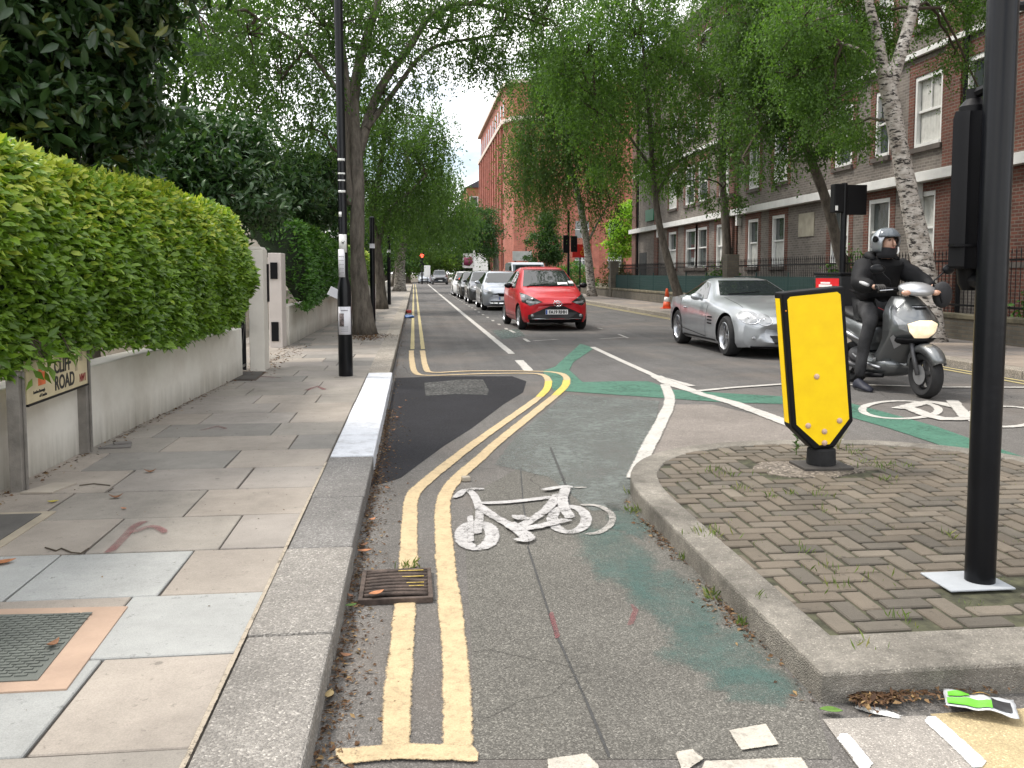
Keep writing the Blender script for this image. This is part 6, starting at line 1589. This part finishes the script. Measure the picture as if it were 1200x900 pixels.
# ================================================================ STREET FURNITURE
# poster pole (lamp column) on the left pavement
t = thing('lamp_column', 'tall black lamp column covered with stickers and white notices on the pavement', 'lamp column', (-.86, 11.05, PZ))
mb = MB(); mb.lathe([(.085, 0), (.088, .02), (.085, 1.08), (.075, 1.14), (.053, 1.22), (.051, 5.2), (.045, 7.5)], (0, 0, 0), 'Z', 28)
for i in range(len(mb.v)): v = mb.v[i]; mb.v[i] = (v[0]-.006*v[2], v[1], v[2])
mb.build('column', BLACK, t, auto=30)
mb = MB(); mb.bx(-.13, .12, -.13, .1, -.02, .004); mb.build('base_collar', conc, t)
mb = MB(); mb.tube([(-.045, 0, 7.4), (-.02, .1, 7.7), (.8, .3, 7.95)], .03, 10); mb.build('arm', BLACK, t); mb = MB(); mb.ell((.95, .33, 7.95), (.3, .13, .06), 16, 8); mb.build('lantern', mat('lantern_grey', (.2, .2, .2), .5), t, smooth=True)
PAPER = mat('paper', (.66, .66, .70), .8, var=.05, vscale=5)
def wrap(name, r, z0, z1, a0, a1, m, dx=0, parent=t):
    """paper taped round the column, a0..a1 degrees, 270 looks at the camera"""
    mb = MB(); n = 10; v0 = []; 
    for z in (z0, z1):
        for k in range(n+1):
            a = R(a0+(a1-a0)*k/n); v0.append((r*math.cos(a)-.006*z+dx, r*math.sin(a), z))
    mb.add(v0, [(k, k+1, n+2+k, n+1+k) for k in range(n)]); o = mb.build(name, m, parent, smooth=True); mo = o.modifiers.new('s', 'SOLIDIFY'); mo.thickness = .001; return o
nt_ = wrap('notice', .0885, .52, .86, 215, 330, PAPER)
wrap('notice_picture', .0900, .62, .78, 228, 268, mat('photo_print', (.16, .13, .13), .7, var=.6, vscale=40), parent=nt_)
for z in (.56, .585, .61): wrap('notice_line', .0900, z, z+.008, 240, 300, mat('print_grey', (.3, .3, .33), .8), parent=nt_)
wrap('notice_line', .0900, .81, .822, 245, 300, _mc['print_grey'], parent=nt_)
st1 = wrap('sticker', .0535, 1.52, 1.74, 205, 325, mat('paper_white', (.7, .7, .68), .6, var=.05))
mb = MB()
mb.ell((-.0, -.0565, 1.64), (.014, .002, .006), 10, 6); mb.tube([(.012, -.0565, 1.644), (.018, -.0565, 1.655), (.024, -.056, 1.652)], .003, 5)
for x in (-.01, -.005, .006, .011): mb.tube([(x, -.0565, 1.64), (x+.001, -.0565, 1.622)], .0016, 4)
mb.tube([(-.012, -.0565, 1.644), (-.02, -.0565, 1.654)], .0015, 4)
for i in range(len(mb.v)): v = mb.v[i]; mb.v[i] = (v[0]-.01, v[1], v[2])
mb.build('dog_mark', INK, st1)
st2 = wrap('notice', .056, 1.22, 1.56, 200, 300, PAPER, -.008)
for z in (1.27, 1.32, 1.37, 1.42, 1.47): wrap('notice_line', .0575, z, z+.006, 215, 285, _mc['print_grey'], -.008, st2)
for z, h_ in ((2.62, .03), (2.46, .02), (2.38, .015), (2.24, .03), (1.95, .06)): wrap('sticker_remnant', .0535, z, z+h_, 215, 320 if h_ < .05 else 260, _mc['paper_white'])
mb = MB(); mb.box((-.12, -.05, 1.03), (.15, .012, .11), M=Matrix.Rotation(R(28), 3, 'Y') @ Matrix.Rotation(R(25), 3, 'Z')); mb.build('torn_notice', PAPER, t, bevel=.003)
# plain short posts and the coming traffic signals
def post(label, x, y, h, r=.05, band=True):
    t = thing('signal_post', label, 'post', (x, y, PZ)); mb = MB(); mb.lathe([(r, 0), (r, h-.01), (r*.6, h)], (0, 0, 0), 'Z', 16); mb.build('post', BLACK, t, auto=30)
    if band: mb = MB(); mb.lathe([(r+.002, h*.72), (r+.002, h*.76)], (0, 0, 0), 'Z', 16); mb.build('white_band', PAPER, t)
    return t
post('thin black post with a white band beside the big birch trunk', -.97, 20.6, 2.55, .058)
post('second thin black post further along, beside the next birch trunk', -1.05, 36.2, 2.9, .07)
def signal_head(t, y, z, w=.26, h=.78, face=1, x=0, lit=None):
    """traffic signal head; face=+1 its lamps look away from the camera"""
    mb = MB(); mb.bx(x-w/2, x+w/2, y-.09, y+.09, z, z+h); hd = mb.build('signal_head', BLACKM, t, bevel=.02)
    for k in range(3):
        zc = z+h*(k+.5)/3; v = MB(); n = 14
        ringo = [(x+.095*math.cos(a), 0, zc+.095*math.sin(a)) for a in np.linspace(-.5, PI+.5, n)]
        v.add([(p[0], y+face*.09, p[2]) for p in ringo]+[(p[0], y+face*.24, p[2]+.01) for p in ringo], [(i, i+1, n+i+1, n+i) for i in range(n-1)])
        vo = v.build('visor', BLACKM, hd, smooth=True); mo = vo.modifiers.new('s', 'SOLIDIFY'); mo.thickness = .004
        l_ = MB(); l_.lathe([(.001, face*.0), (.09, face*.0), (.085, face*.012), (.001, face*.02)], (x, y+face*.091, zc), 'Y', 18)
        m_ = (mat('signal_red', (1, .05, .03), .3, emit=5, var=0) if lit == k else mat('signal_dark_lens', (.04, .02, .02), .2))
        l_.build('lens', m_, hd)
    return hd
t = thing('traffic_signal', 'black traffic signal with twin heads seen from behind above the rider', 'traffic signal', (8.25, 16.5, PZ))
mb = MB(); mb.lathe([(.057, 0), (.057, 3.0)], (0, 0, 0), 'Z', 18); mb.build('pole', BLACK, t, auto=30)
mb = MB(); mb.bx(-.0, .50, .07, .11, 2.40, 2.98); mb.build('backing_board', BLACKM, t, bevel=.01)
mb = MB(); mb.bx(-.24, -.04, -.09, .1, 2.43, 2.98); mb.build('signal_head', BLACKM, t, bevel=.02)
mb = MB(); mb.bx(-.22, -.17, -.1, -.091, 2.47, 2.56); mb.build('label_patch', PLATE, t)
t = thing('traffic_signal', 'distant black traffic signal standing before the weeping birch', 'traffic signal', (8.2, 47.3, PZ))
mb = MB(); mb.lathe([(.07, 0), (.06, 4.6)], (0, 0, 0), 'Z', 14); mb.build('pole', BLACK, t, auto=30)
signal_head(t, 0, 2.35, .34, .95, 1, -.12); signal_head(t, .02, 2.4, .34, .85, 1, .3)
t = thing('traffic_signal', 'far traffic signal showing a red light at the end of the street', 'traffic signal', (.85, 112, 0))
mb = MB(); mb.lathe([(.1, 0), (.1, 3.2)], (0, 0, 0), 'Z', 12); mb.build('pole', BLACK, t)
mb = MB(); mb.bx(-.28, .28, -.1, .1, 2.1, 3.9); mb.build('signal_head', BLACKM, t, bevel=.03)
mb = MB(); mb.ell((0, -.14, 3.55), (.24, .1, .24), 14, 10); mb.build('red_lamp', mat('signal_red', (1, .05, .03), .3, emit=5, var=0), t, smooth=True)
def board(label, x, y, w, z0, z1, m, posts=1, cat='sign', name='sign_board'):
    t = thing(name, label, cat, (x, y, 0)); mb = MB(); mb.bx(-w/2, w/2, -.02, .02, z0, z1); b = mb.build('panel', m, t, bevel=.01)
    for k in range(posts):
        px_ = 0 if posts == 1 else (-w*.35 if k == 0 else w*.2); mb = MB(); mb.tube([(px_, .04, 0), (px_, .04, z1+(.3 if k else 0))], .04, 8); mb.build('post', BLACKM, t)
    return t, b
board('small far white board by the end of the yellow lines', 1.45, 108, .75, .9, 2.3, PLATE)
board('grey rectangular sign on two posts above the parked cars', GY(612, 298, 70).x, 70, 1.55, 2.35, 3.1, mat('sign_back_grey', (.42, .44, .43), .5), 2)
p = GY(680, 290, 49.5); t, b = board('bright red board with a yellow swirl behind the distant signal', p.x, 49.5, .9, 2.25, 3.0, mat('board_red', (.7, .02, .015), .5, var=.03))
mb = MB(); mb.tube([(.1, -.03, 2.45), (.2, -.03, 2.5), (.18, -.03, 2.62), (.05, -.03, 2.6), (.02, -.03, 2.48), (.12, -.03, 2.38), (.25, -.03, 2.4)], .02, 6); mb.tube([(.12, -.03, 2.66), (.16, -.03, 2.76), (.1, -.03, 2.8)], .018, 6); mb.build('swirl', mat('swirl_yellow', (.8, .5, .02), .5), b, smooth=True)
p = GY(549, 306, 92); t, b = board('burgundy and white banner board at the roadside far ahead', p.x, 92, 1.2, 1.9, 3.4, mat('banner_white', (.6, .58, .58), .7), 2)
mb = MB(); mb.prism([(-.5, 2.2), (.1, 2.1), (.5, 2.5), (.3, 3.1), (-.2, 2.9), (-.45, 3.2)], -.06, -.03, 'Y'); mb.build('burgundy_mark', mat('burgundy', (.16, .015, .05), .6), b, smooth=True)
p = GY(563, 308, 105); t = thing('gable_hoarding', 'far white pointed panel beside the red brick block', 'hoarding', (p.x, 105, 0)); mb = MB(); mb.prism([(-.9, 0), (.9, 0), (.9, 2.6), (.3, 4.6), (-.5, 3.5), (-.9, 4.9)], 0, .1, 'Y'); mb.build('panel', PLATE, t)
# leaning yellow traffic island bollard
YB = mat('bollard_yellow', (1.0, .645, .0), .5, var=.05, vscale=9, spec=.35, bmp=.12, bscale=7)
t = thing('traffic_bollard', 'leaning yellow faced black edged bollard on the brick paved traffic island', 'bollard', tuple(bc))
t.location.z = IZ-.004
mb = MB(); mb.bx(-.165, .165, -.13, .13, 0, .018); mb.build('base_plate', mat('base_iron', (.05, .045, .04), .8, var=.3, bmp=.4), t, bevel=.004)
mb = MB(); mb.lathe([(.092, .02), (.094, .03), (.09, .12), (.075, .13), (.04, .13), (.035, .18)], (0, 0, 0), 'Z', 28); mb.build('socket', RUBBER, t, auto=30)
he = bpy.data.objects.new('shell', None)
S = Matrix.Rotation(R(-5.8), 3, 'Y') @ Matrix.Rotation(R(-3), 3, 'Z')
w2, zs, z1 = .205, .215, 1.045
outl = [(-.07, .0), (.07, .0), (w2, zs-.055), (w2, z1), (-w2, z1), (-w2, zs-.055)]
def place(mb):
    for i, v in enumerate(mb.v): mb.v[i] = tuple(S @ Vector(v) + Vector((-.01, 0, .135)))
    return mb
dp = .075
mb = MB(); mb.prism(outl, -dp, dp, 'Y'); sh = place(mb).build('shell', BLACKM, t, bevel=.012)
fo = [(-.035, .028), (.035, .028), (w2-.03, zs-.035), (w2-.03, z1-.05), (w2-.05, z1-.032), (-w2+.05, z1-.032), (-w2+.03, z1-.05), (-w2+.03, zs-.035)]
mb = MB(); mb.prism(fo, -dp-.005, -dp-.0015, 'Y'); place(mb).build('front_face', YB, t)
mb = MB(); mb.prism(fo, dp+.0015, dp+.005, 'Y'); place(mb).build('rear_face', YB, t)
for s in (-1, 1): mb = MB(); mb.bx(s*(w2+.0015), s*(w2+.005), -dp+.04, dp-.03, zs-.03, z1-.04); place(mb).build('side_face', YB, t)
for x, z in ((-.02, .48), (-.10, .165), (.11, .175), (.005, .115), (0, .04)):
    mb = MB(); mb.ell((x, -dp-.006, z), (.019, .012, .019), 14, 8); place(mb).build('stud', mat('stud_pink', (.6, .42, .32), .5), t, smooth=True)
mb = MB(); mb.ell((-.19, -dp-.006, z1-.12), (.005, .004, .005), 8, 6); place(mb).build('rivet', mat('rivet_orange', (.6, .2, .02), .5), t)
# big black signal pole on the island, signal head seen from behind
t = thing('signal_pole', 'thick glossy black signal pole rising from the traffic island paving', 'signal pole', (pr.x, pr.y+.055, IZ-.004))
mb = MB(); r_ = .0585; mb.lathe([(r_, 0), (r_, 3.4), (r_*.8, 3.45)], (0, 0, 0), 'Z', 40); mb.build('pole', BLACK, t, auto=30)
PYO = t.location.y
mb = MB(); mb.bx(-.19, .09, -.10, .12, .001, .010); mb.build('base_slab', mat('pale_slab', (.33, .35, .37), .85, var=.1, bmp=.3), t, bevel=.004)
# housing: ribbed back of the head, left of the pole
k0 = GY(1119, 130, PYO+.07); k1 = GY(1160, 315, PYO+.07); lx0, lz1 = k0.x-t.location.x, k0.z-t.location.z; lx1, lz0 = k1.x-t.location.x+.02, k1.z-t.location.z
mb = MB(); n = 16; ring = lambda z, s=1: [(lx0+(lx1-lx0)*(.5-.5*s)+(lx1-lx0)*s*k/n, .085-.04*s*math.sin(PI*k/n)**.6-.006*(k % 4 == 0), z) for k in range(n+1)]+[(lx1-.02, .15, z), (lx0+.055, .15, z)]
mb.loft([ring(lz0, .9), ring(lz0+.01), ring(lz1-.03), ring(lz1, .9)], True); mb.build('signal_head', BLACKM, t, auto=25)
mb = MB(); mb.bx(lx0-.003, lx1+.02, .038, .08, lz0+.09, lz0+.10); mb.build('band', BLACKM, t); 
mb = MB(); mb.lathe([(.055, 0), (.055, .03), (.03, .06), (.03, .1)], ((lx0+lx1)/2+.02, .13, lz1), 'Z', 18); mb.tube([((lx0+lx1)/2+.02, .13, lz1+.08), (0, 0, lz1+.1)], .022, 8); mb.build('top_bracket', BLACKM, t, auto=30); mb = MB(); mb.tube([((lx0+lx1)/2+.03, .13, lz0-.05), (-.02, .02, lz0-.05)], .03, 8); mb.lathe([(.03, -.09), (.045, -.06), (.05, .01)], ((lx0+lx1)/2+.03, .13, lz0), 'Z', 18); mb.build('lower_bracket', BLACKM, t, auto=30)
mb = MB(); mb.tube([(.03, .12, 2.35), (.3, .16, 2.40)], .02, 8); mb.build('arm', BLACKM, t)
# street name sign
t = thing('street_sign', 'cream street name plate reading CLIFF ROAD NW1 on two grey posts by the hedge', 'sign', (0, 0, 0))
pa = G(30, 575, PZ); pb = G(106, 530, PZ)
t.location = (pa.x, pa.y, PZ); dv = (pb-pa); ang = math.atan2(dv.y, dv.x); t.rotation_euler = (0, 0, ang); Ls = dv.length
PM = mat('weathered_post', (.20, .185, .165), .8, var=.25, vscale=5, bmp=.4, bscale=60)
for x in (0, Ls):
    mb = MB(); mb.bx(x-.04, x+.04, .0, .07, -.05, .79 if x else .70); mb.bx(x-.0, x+.012, -.018, -.001, -.05, .785 if x else .70); mb.build('post', PM, t, bevel=.004)
CREAMP = mat('cream_plate', (.58, .50, .32), .5, var=.08, vscale=6)
z0, z1 = .50, .755
mb = MB(); mb.bx(.045, Ls-.045, -.012, .0, z0, z1); sp = mb.build('plate', CREAMP, t)
mb = MB(); mb.bx(.04, Ls-.04, -.02, .004, z1+.001, z1+.012); mb.bx(.04, Ls-.04, -.02, .004, z0-.013, z0-.001); mb.build('plate_edge', BLACKM, t)
Lp = Ls
yy = -.0135
text('lettering', 'CLIFF', .125, INK, sp, (Lp*.42, yy, z0+.135), (PI/2, 0, 0), .002, 'LEFT', .003, 1.0)
text('lettering', 'ROAD', .125, INK, sp, (Lp*.42, yy, z0+.028), (PI/2, 0, 0), .002, 'LEFT', .003, 1.0)
text('lettering', 'NW1', .075, mat('sign_red', (.25, .03, .03), .6), sp, (Lp*.82, yy, z0+.028), (PI/2, 0, 0), .002, 'LEFT', .002, .72)
text('small_lettering', 'London Borough', .026, INK, sp, (Lp*.12, yy, z0+.05), (PI/2, 0, 0), .002, 'LEFT', .0005, 1.0)
text('small_lettering', 'of Camden', .026, INK, sp, (Lp*.20, yy, z0+.02), (PI/2, 0, 0), .002, 'LEFT', .0005, 1.0)
mb = MB(); mb.bx(Lp*.19, Lp*.29, -.014, -.0125, z0+.09, z0+.17); mb.bx(Lp*.20, Lp*.25, -.014, -.0125, z0+.172, z0+.2); mb.build('borough_mark', mat('mark_orange', (.62, .14, .04), .6, var=.2, vscale=30), sp)
mb = MB(); mb.bx(Lp*.75, Lp*.79, -.0135, -.0125, z0+.11, z0+.2); mb.bx(Lp*.83, Lp*.88, -.0135, -.0125, z0+.17, z0+.225); mb.build('faded_patch', mat('faded_grey', (.38, .33, .22), .7, var=.2), sp)
# ironwork: drain, covers
t = thing('drain_grate', 'rusty slotted iron gully grate in the gutter between the yellow lines', 'drain', (0, 0, 0))
q = [G(*p) for p in ((430, 676), (503, 667), (499, 706), (424, 714))]; cx_ = sum((p.x for p in q))/4; cy_ = sum((p.y for p in q))/4; t.location = (cx_, cy_, .0)
IRON = mat('rusty_iron', (.075, .055, .045), .75, metal=.3, var=.5, vscale=14, bmp=.5, bscale=80)
w_, h_ = .27, .34
mb = MB(); mb.bx(-w_/2, w_/2, -h_/2, h_/2, .006, .012); mb.build('pit', mat('pit_black', (.008, .007, .006), .95), t)
mb = MB(); mb.bx(-w_/2-.02, w_/2+.02, -h_/2-.02, -h_/2, .0, .026); mb.bx(-w_/2-.02, w_/2+.02, h_/2, h_/2+.02, .0, .026); mb.bx(-w_/2-.02, -w_/2-.001, -h_/2, h_/2, .0, .026); mb.bx(w_/2+.001, w_/2+.02, -h_/2, h_/2, .0, .026); mb.build('frame', IRON, t, bevel=.003)
mb = MB()
for k in range(8):
    y = -h_/2+.03+k*.040; pts = [(-w_/2+.002+w_*.995*i/8, y+.018*math.sin(PI*i/8), .021) for i in range(9)]
    mb.tube(pts, .0105, 6)
mb.build('bars', IRON, t, smooth=True)
mb = MB()
for k in (2, 3, 5, 7): mb = MB(); mb.bx(w_/2-.06-.01*k, w_/2-.015, -h_/2+.027+k*.040, -h_/2+.033+k*.040, .0312, .0325); mb.build('paint_trace', mat('yellow_trace', (.5, .36, .08), .8, var=.4, vscale=40), t)
def cover(label, quad, m, frame=None, z=PZ, pattern=True, name='manhole_cover', fw=.07):
    """iron or paved cover given by its four corners on the ground"""
    c = sum((Vector(p) for p in quad), Vector())/4; t = thing(name, label, 'manhole cover', (c.x, c.y, z))
    L_ = [Vector(p)-Vector((c.x, c.y, 0)) for p in quad]
    mb = MB(); pts = [(p.x, p.y) for p in L_]; mb.prism(pts, -.02, .006); mb.build('frame', frame or IRON, t, bevel=.002)
    cc = Vector((sum(p[0] for p in pts)/4, sum(p[1] for p in pts)/4)); inn_ = []
    for p in pts: d = Vector(p)-cc; inn_.append(tuple(cc+d*(1-fw*1.5/d.length)))
    mb = MB(); mb.prism(inn_, .0065, .010); lid = mb.build('lid', m, t, bevel=.001)
    if pattern:
        xs_ = [p[0] for p in inn_]; ys_ = [p[1] for p in inn_]; mb = MB(); x0, x1, y0, y1_ = min(xs_)+.03, max(xs_)-.03, min(ys_)+.03, max(ys_)-.03
        nx_ = int((x1-x0)/.045); ny_ = int((y1_-y0)/.022)
        for i in range(nx_):
            for j in range(ny_):
                if inside((x0+i*.045+.02, y0+j*.022+.01), inn_): mb.bx(x0+i*.045+(j % 2)*.02, x0+i*.045+.036+(j % 2)*.02, y0+j*.022, y0+j*.022+.014, .0102, .014)
        mb.build('tread', m, t)
    return t
SG_ = mat('cover_grey', (.13, .14, .125), .7, metal=.2, var=.15, vscale=4, bmp=.3, bscale=60)
cover('grey ridged cover set in a pinkish stone frame', [Vector((*G(150, 712, PZ)[:2], 0)), Vector((-2.25, 3.49, 0)), Vector((-2.25, G(78, 810, PZ).y, 0)), Vector((*G(78, 809, PZ)[:2], 0))], SG_, mat('pink_stone', (.38, .27, .2), .85, var=.12, bmp=.3), fw=.085)
cover('dark sunken paved cover with a pale edge beside the wall foot', [G(66, 600, PZ)*1, Vector((-2.6, G(66, 600, PZ).y, PZ)), Vector((-2.6, G(0, 645, PZ).y, PZ)), G(-10, 650, PZ)], mat('dark_cover', (.085, .08, .075), .85, var=.2, bmp=.3), mat('pale_edge', (.3, .26, .2), .85, var=.2), pattern=False, fw=.05)
cover('small dark cover in the paving by the black iron gate', [G(312, 436, PZ), G(272, 436, PZ), G(262, 446, PZ), G(300, 446, PZ)], mat('dark_cover2', (.06, .055, .05), .85, var=.2, bmp=.3), IRON, pattern=False, fw=.04)
# bits lying about
t = thing('cobble_stone', 'loose pale square stone lying beside the inner yellow line', 'stone', tuple(G(546, 564))); mb = MB(); mb.box((0, 0, .017), (.055, .05, .034), .2); mb.build('stone', mat('stone_pale', (.34, .3, .24), .9, bmp=.4), t, bevel=.008)
t = thing('crisp_packet', 'crumpled white, green and black snack packet by the island kerb corner', 'packet', tuple(G(1148, 832, .012)), R(-28)); t.location.z = .02
def foilmat():
    m, n, l, b = nodes('packet_foil'); v = coords(n, l); 
    b.inputs['Base Color'].default_value = (.6, .62, .64, 1); b.inputs['Metallic'].default_value = .3; b.inputs['Roughness'].default_value = .3
    bump(n, l, b, noise(n, l, v, 30, 4), .6, .01); return m
mb = MB(); nx_, ny_ = 18, 12; W_, H2 = .20, .12; vv = []
from mathutils import noise as nz
def pz(x, y): return .016+.012*nz.noise(Vector((x*22, y*22, 3)))+.014*(1-(2*x/W_)**2)*(1-(2*y/H2)**2)
for i in range(nx_+1):
    for j in range(ny_+1):
        x, y = -W_/2+W_*i/nx_, -H2/2+H2*j/ny_; vv.append((x+.004*nz.noise(Vector((y*40, x*9, 0))), y, pz(x, y)))
mb.add(vv, [(i*(ny_+1)+j, (i+1)*(ny_+1)+j, (i+1)*(ny_+1)+j+1, i*(ny_+1)+j+1) for i in range(nx_) for j in range(ny_)])
pk = mb.build('foil', foilmat(), t, smooth=True); pk.modifiers.new('s', 'SOLIDIFY').thickness = .002
def patch(x0, x1, y0, y1, m, nm, k=.004):
    mb = MB(); n1, n2 = 10, 8; vv = [((x0+(x1-x0)*i/n1), (y0+(y1-y0)*j/n2), pz(x0+(x1-x0)*i/n1, y0+(y1-y0)*j/n2)+k) for i in range(n1+1) for j in range(n2+1)]
    mb.add(vv, [(i*(n2+1)+j, (i+1)*(n2+1)+j, (i+1)*(n2+1)+j+1, i*(n2+1)+j+1) for i in range(n1) for j in range(n2)]); mb.build(nm, m, pk, smooth=True)
patch(-.095, .03, -.052, -.012, mat('packet_green', (.12, .45, .03), .4), 'green_panel'); patch(-.09, -.03, .0, .035, _mc['packet_green'], 'green_panel')
patch(.03, .085, -.045, .01, mat('packet_black', (.03, .03, .03), .4), 'black_panel'); patch(-.02, .03, .02, .05, mat('packet_gold', (.6, .33, .05), .4), 'gold_panel', .006)
t = thing('traffic_cone', 'orange and white traffic cone by the far kerb beneath the slender birch', 'cone', (8.95, 31, PZ))
mb = MB(); mb.lathe([(.15, .03), (.11, .25)], (0, 0, 0), 'Z', 20); mb.lathe([(.085, .42), (.04, .70), (.03, .72)], (0, 0, 0), 'Z', 20); mb.build('cone', mat('cone_orange', (.7, .1, .03), .5), t, smooth=True)
mb = MB(); mb.lathe([(.11, .25), (.085, .42)], (0, 0, 0), 'Z', 20); mb.build('white_band', PLATE, t, smooth=True)
mb = MB(); mb.bx(-.19, .19, -.19, .19, 0, .03); mb.build('base', _mc['cone_orange'], t, bevel=.01)
t = thing('litter_sheet', 'crumpled blue plastic sheet lying in the far gutter', 'litter', (-.2, 27.5, 0)); mb = MB(); mb.ell((0, 0, .04), (.18, .25, .05), 12, 8)
for i, v in enumerate(mb.v): mb.v[i] = (v[0]+.03*nz.noise(Vector(v)*9), v[1], max(.002, v[2]+.04*nz.noise(Vector(v)*14+Vector((5, 0, 0)))))
mb.build('plastic', mat('blue_plastic', (.05, .12, .3), .35), t, smooth=True)
t = thing('litter_carton', 'small red carton lying in the far gutter beyond the blue plastic', 'litter', (-.24, 31, 0)); mb = MB(); mb.box((0, 0, .05), (.16, .2, .1), .3); mb.build('carton', mat('red_card', (.4, .04, .03), .6), t, bevel=.01)
# fallen leaves worth naming and their like
LEAFM = mat('fallen_leaf_brown', (.22, .10, .045), .7, var=.3, vscale=30); LEAFO = mat('fallen_leaf_orange', (.42, .17, .07), .6, var=.2, vscale=30); LEAFY = mat('fallen_leaf_yellow', (.45, .38, .05), .6, var=.2, vscale=30); LEAFG = mat('fallen_leaf_green', (.1, .2, .03), .6, var=.2, vscale=30)
def leaf(label, px, py, z, L_, m, rz, curl=.25, group=None):
    p = G(px, py, z); t = thing('fallen_leaf', label, 'leaf', (p.x, p.y, z), rz, group)
    mb = MB(); n = 8; vv = []
    for i in range(n+1):
        u_ = i/n; x = (u_-.5)*L_; w = L_*.24*math.sin(PI*min(1, u_*1.02+.0001))**.8
        zc = .004+L_*curl*abs(u_-.5)**2*2
        vv += [(x, -w, zc+w*.35), (x, 0, zc), (x, w, zc+w*.35)]
    mb.add(vv, [(3*i+k, 3*i+k+1, 3*i+k+4, 3*i+k+3) for i in range(n) for k in range(2)])
    o = mb.build('blade', m, t, smooth=True); o.modifiers.new('s', 'SOLIDIFY').thickness = .0015; return t
leaf('orange brown leaf lying on the iron gully grate', 441, 697, .034, .075, LEAFO, .6)
leaf('yellow leaf on the paving near the first sign post', 62, 589, PZ, .06, LEAFY, .2)
leaf('dark brown curled leaf on the slabs between sign and kerb', 136, 584, PZ, .075, LEAFM, .3, .6)
leaf('tiny orange leaf just below the dark curled one', 145, 597, PZ, .04, LEAFO, -.4)
leaf('dark curled leaf at mid pavement beyond the sign post', 176, 554, PZ, .075, LEAFM, .1, .6)
leaf('large tan leaf at the edge of the blue grey slab', 4, 661, PZ, .1, LEAFO, .5)
leaf('green leaf in the gutter beside the grate', 411, 711, .012, .05, LEAFG, .3)
leaf('green ivy like leaf by the island kerb corner', 974, 834, .012, .07, LEAFG, -.3, .1)
leaf('brown curled leaf on the ridged grey cover', 62, 757, PZ+.015, .06, LEAFM, 1.2, .5)
leaf('pale leaf against the kerb at the bottom of the picture', 386, 816, .012, .06, mat('leaf_pale', (.4, .3, .14), .7), 1.4)
leaf('orange leaf in the gutter above the grate', 427, 647, .012, .07, LEAFO, .1)
rr = random.Random(9)
for (px, py) in ((430, 610), (450, 525), (455, 505), (460, 490), (463, 478), (420, 640), (405, 700), (400, 770), (470, 470), (448, 573)):
    leaf('small brown dead leaf resting in the gutter along the kerb', px+6, py, .012, rr.uniform(.04, .065), rr.choice([LEAFM, LEAFO]), rr.uniform(0, 3), .4, 'dead leaves in the gutter')
t = thing('fallen_twig', 'thin curved dark twig lying across the near paving slabs', 'twig', tuple(G(80, 645, PZ)))
o_ = t.location.copy(); mb = MB(); mb.tube([G(x, y, PZ)-o_+Vector((0, 0, .006)) for x, y in ((53, 643), (66, 647), (72, 644), (84, 649), (95, 650), (104, 644))], .0035, 5); mb.build('stick', TWIG, t)
t = thing('fallen_twig', 'short straight twig near the curled leaf by the sign', 'twig', tuple(G(110, 571, PZ)))
o_ = t.location.copy(); mb = MB(); mb.tube([G(x, y, PZ)-o_+Vector((0, 0, .006)) for x, y in ((93, 570), (110, 568), (129, 570))], .0035, 5); mb.tube([G(x, y, PZ)-o_+Vector((0, 0, .006)) for x, y in ((127, 577), (133, 573))], .003, 5); mb.build('stick', TWIG, t)
t = thing('broken_tile', 'broken slate and mortar pieces at the wall foot beside the sign', 'rubble', tuple(G(135, 524, PZ)))
mb = MB(); mb.prism([(-.1, -.06), (.12, -.04), (.1, .05), (-.05, .08)], 0, .012); mb.box((.03, .07, .018), (.12, .06, .012), .5); mb.build('slate', mat('slate_bit', (.16, .15, .14), .8), t, bevel=.002)
t = thing('loose_slab', 'small pale loose slab piece at the foot of the first sign post', 'slab', tuple(G(58, 573, PZ)))
mb = MB(); mb.prism([(-.12, -.11), (.06, -.12), (.12, .1), (-.02, .12)], 0, .012); mb.build('stone', mat('slab_bit', (.35, .31, .26), .85), t, bevel=.002)
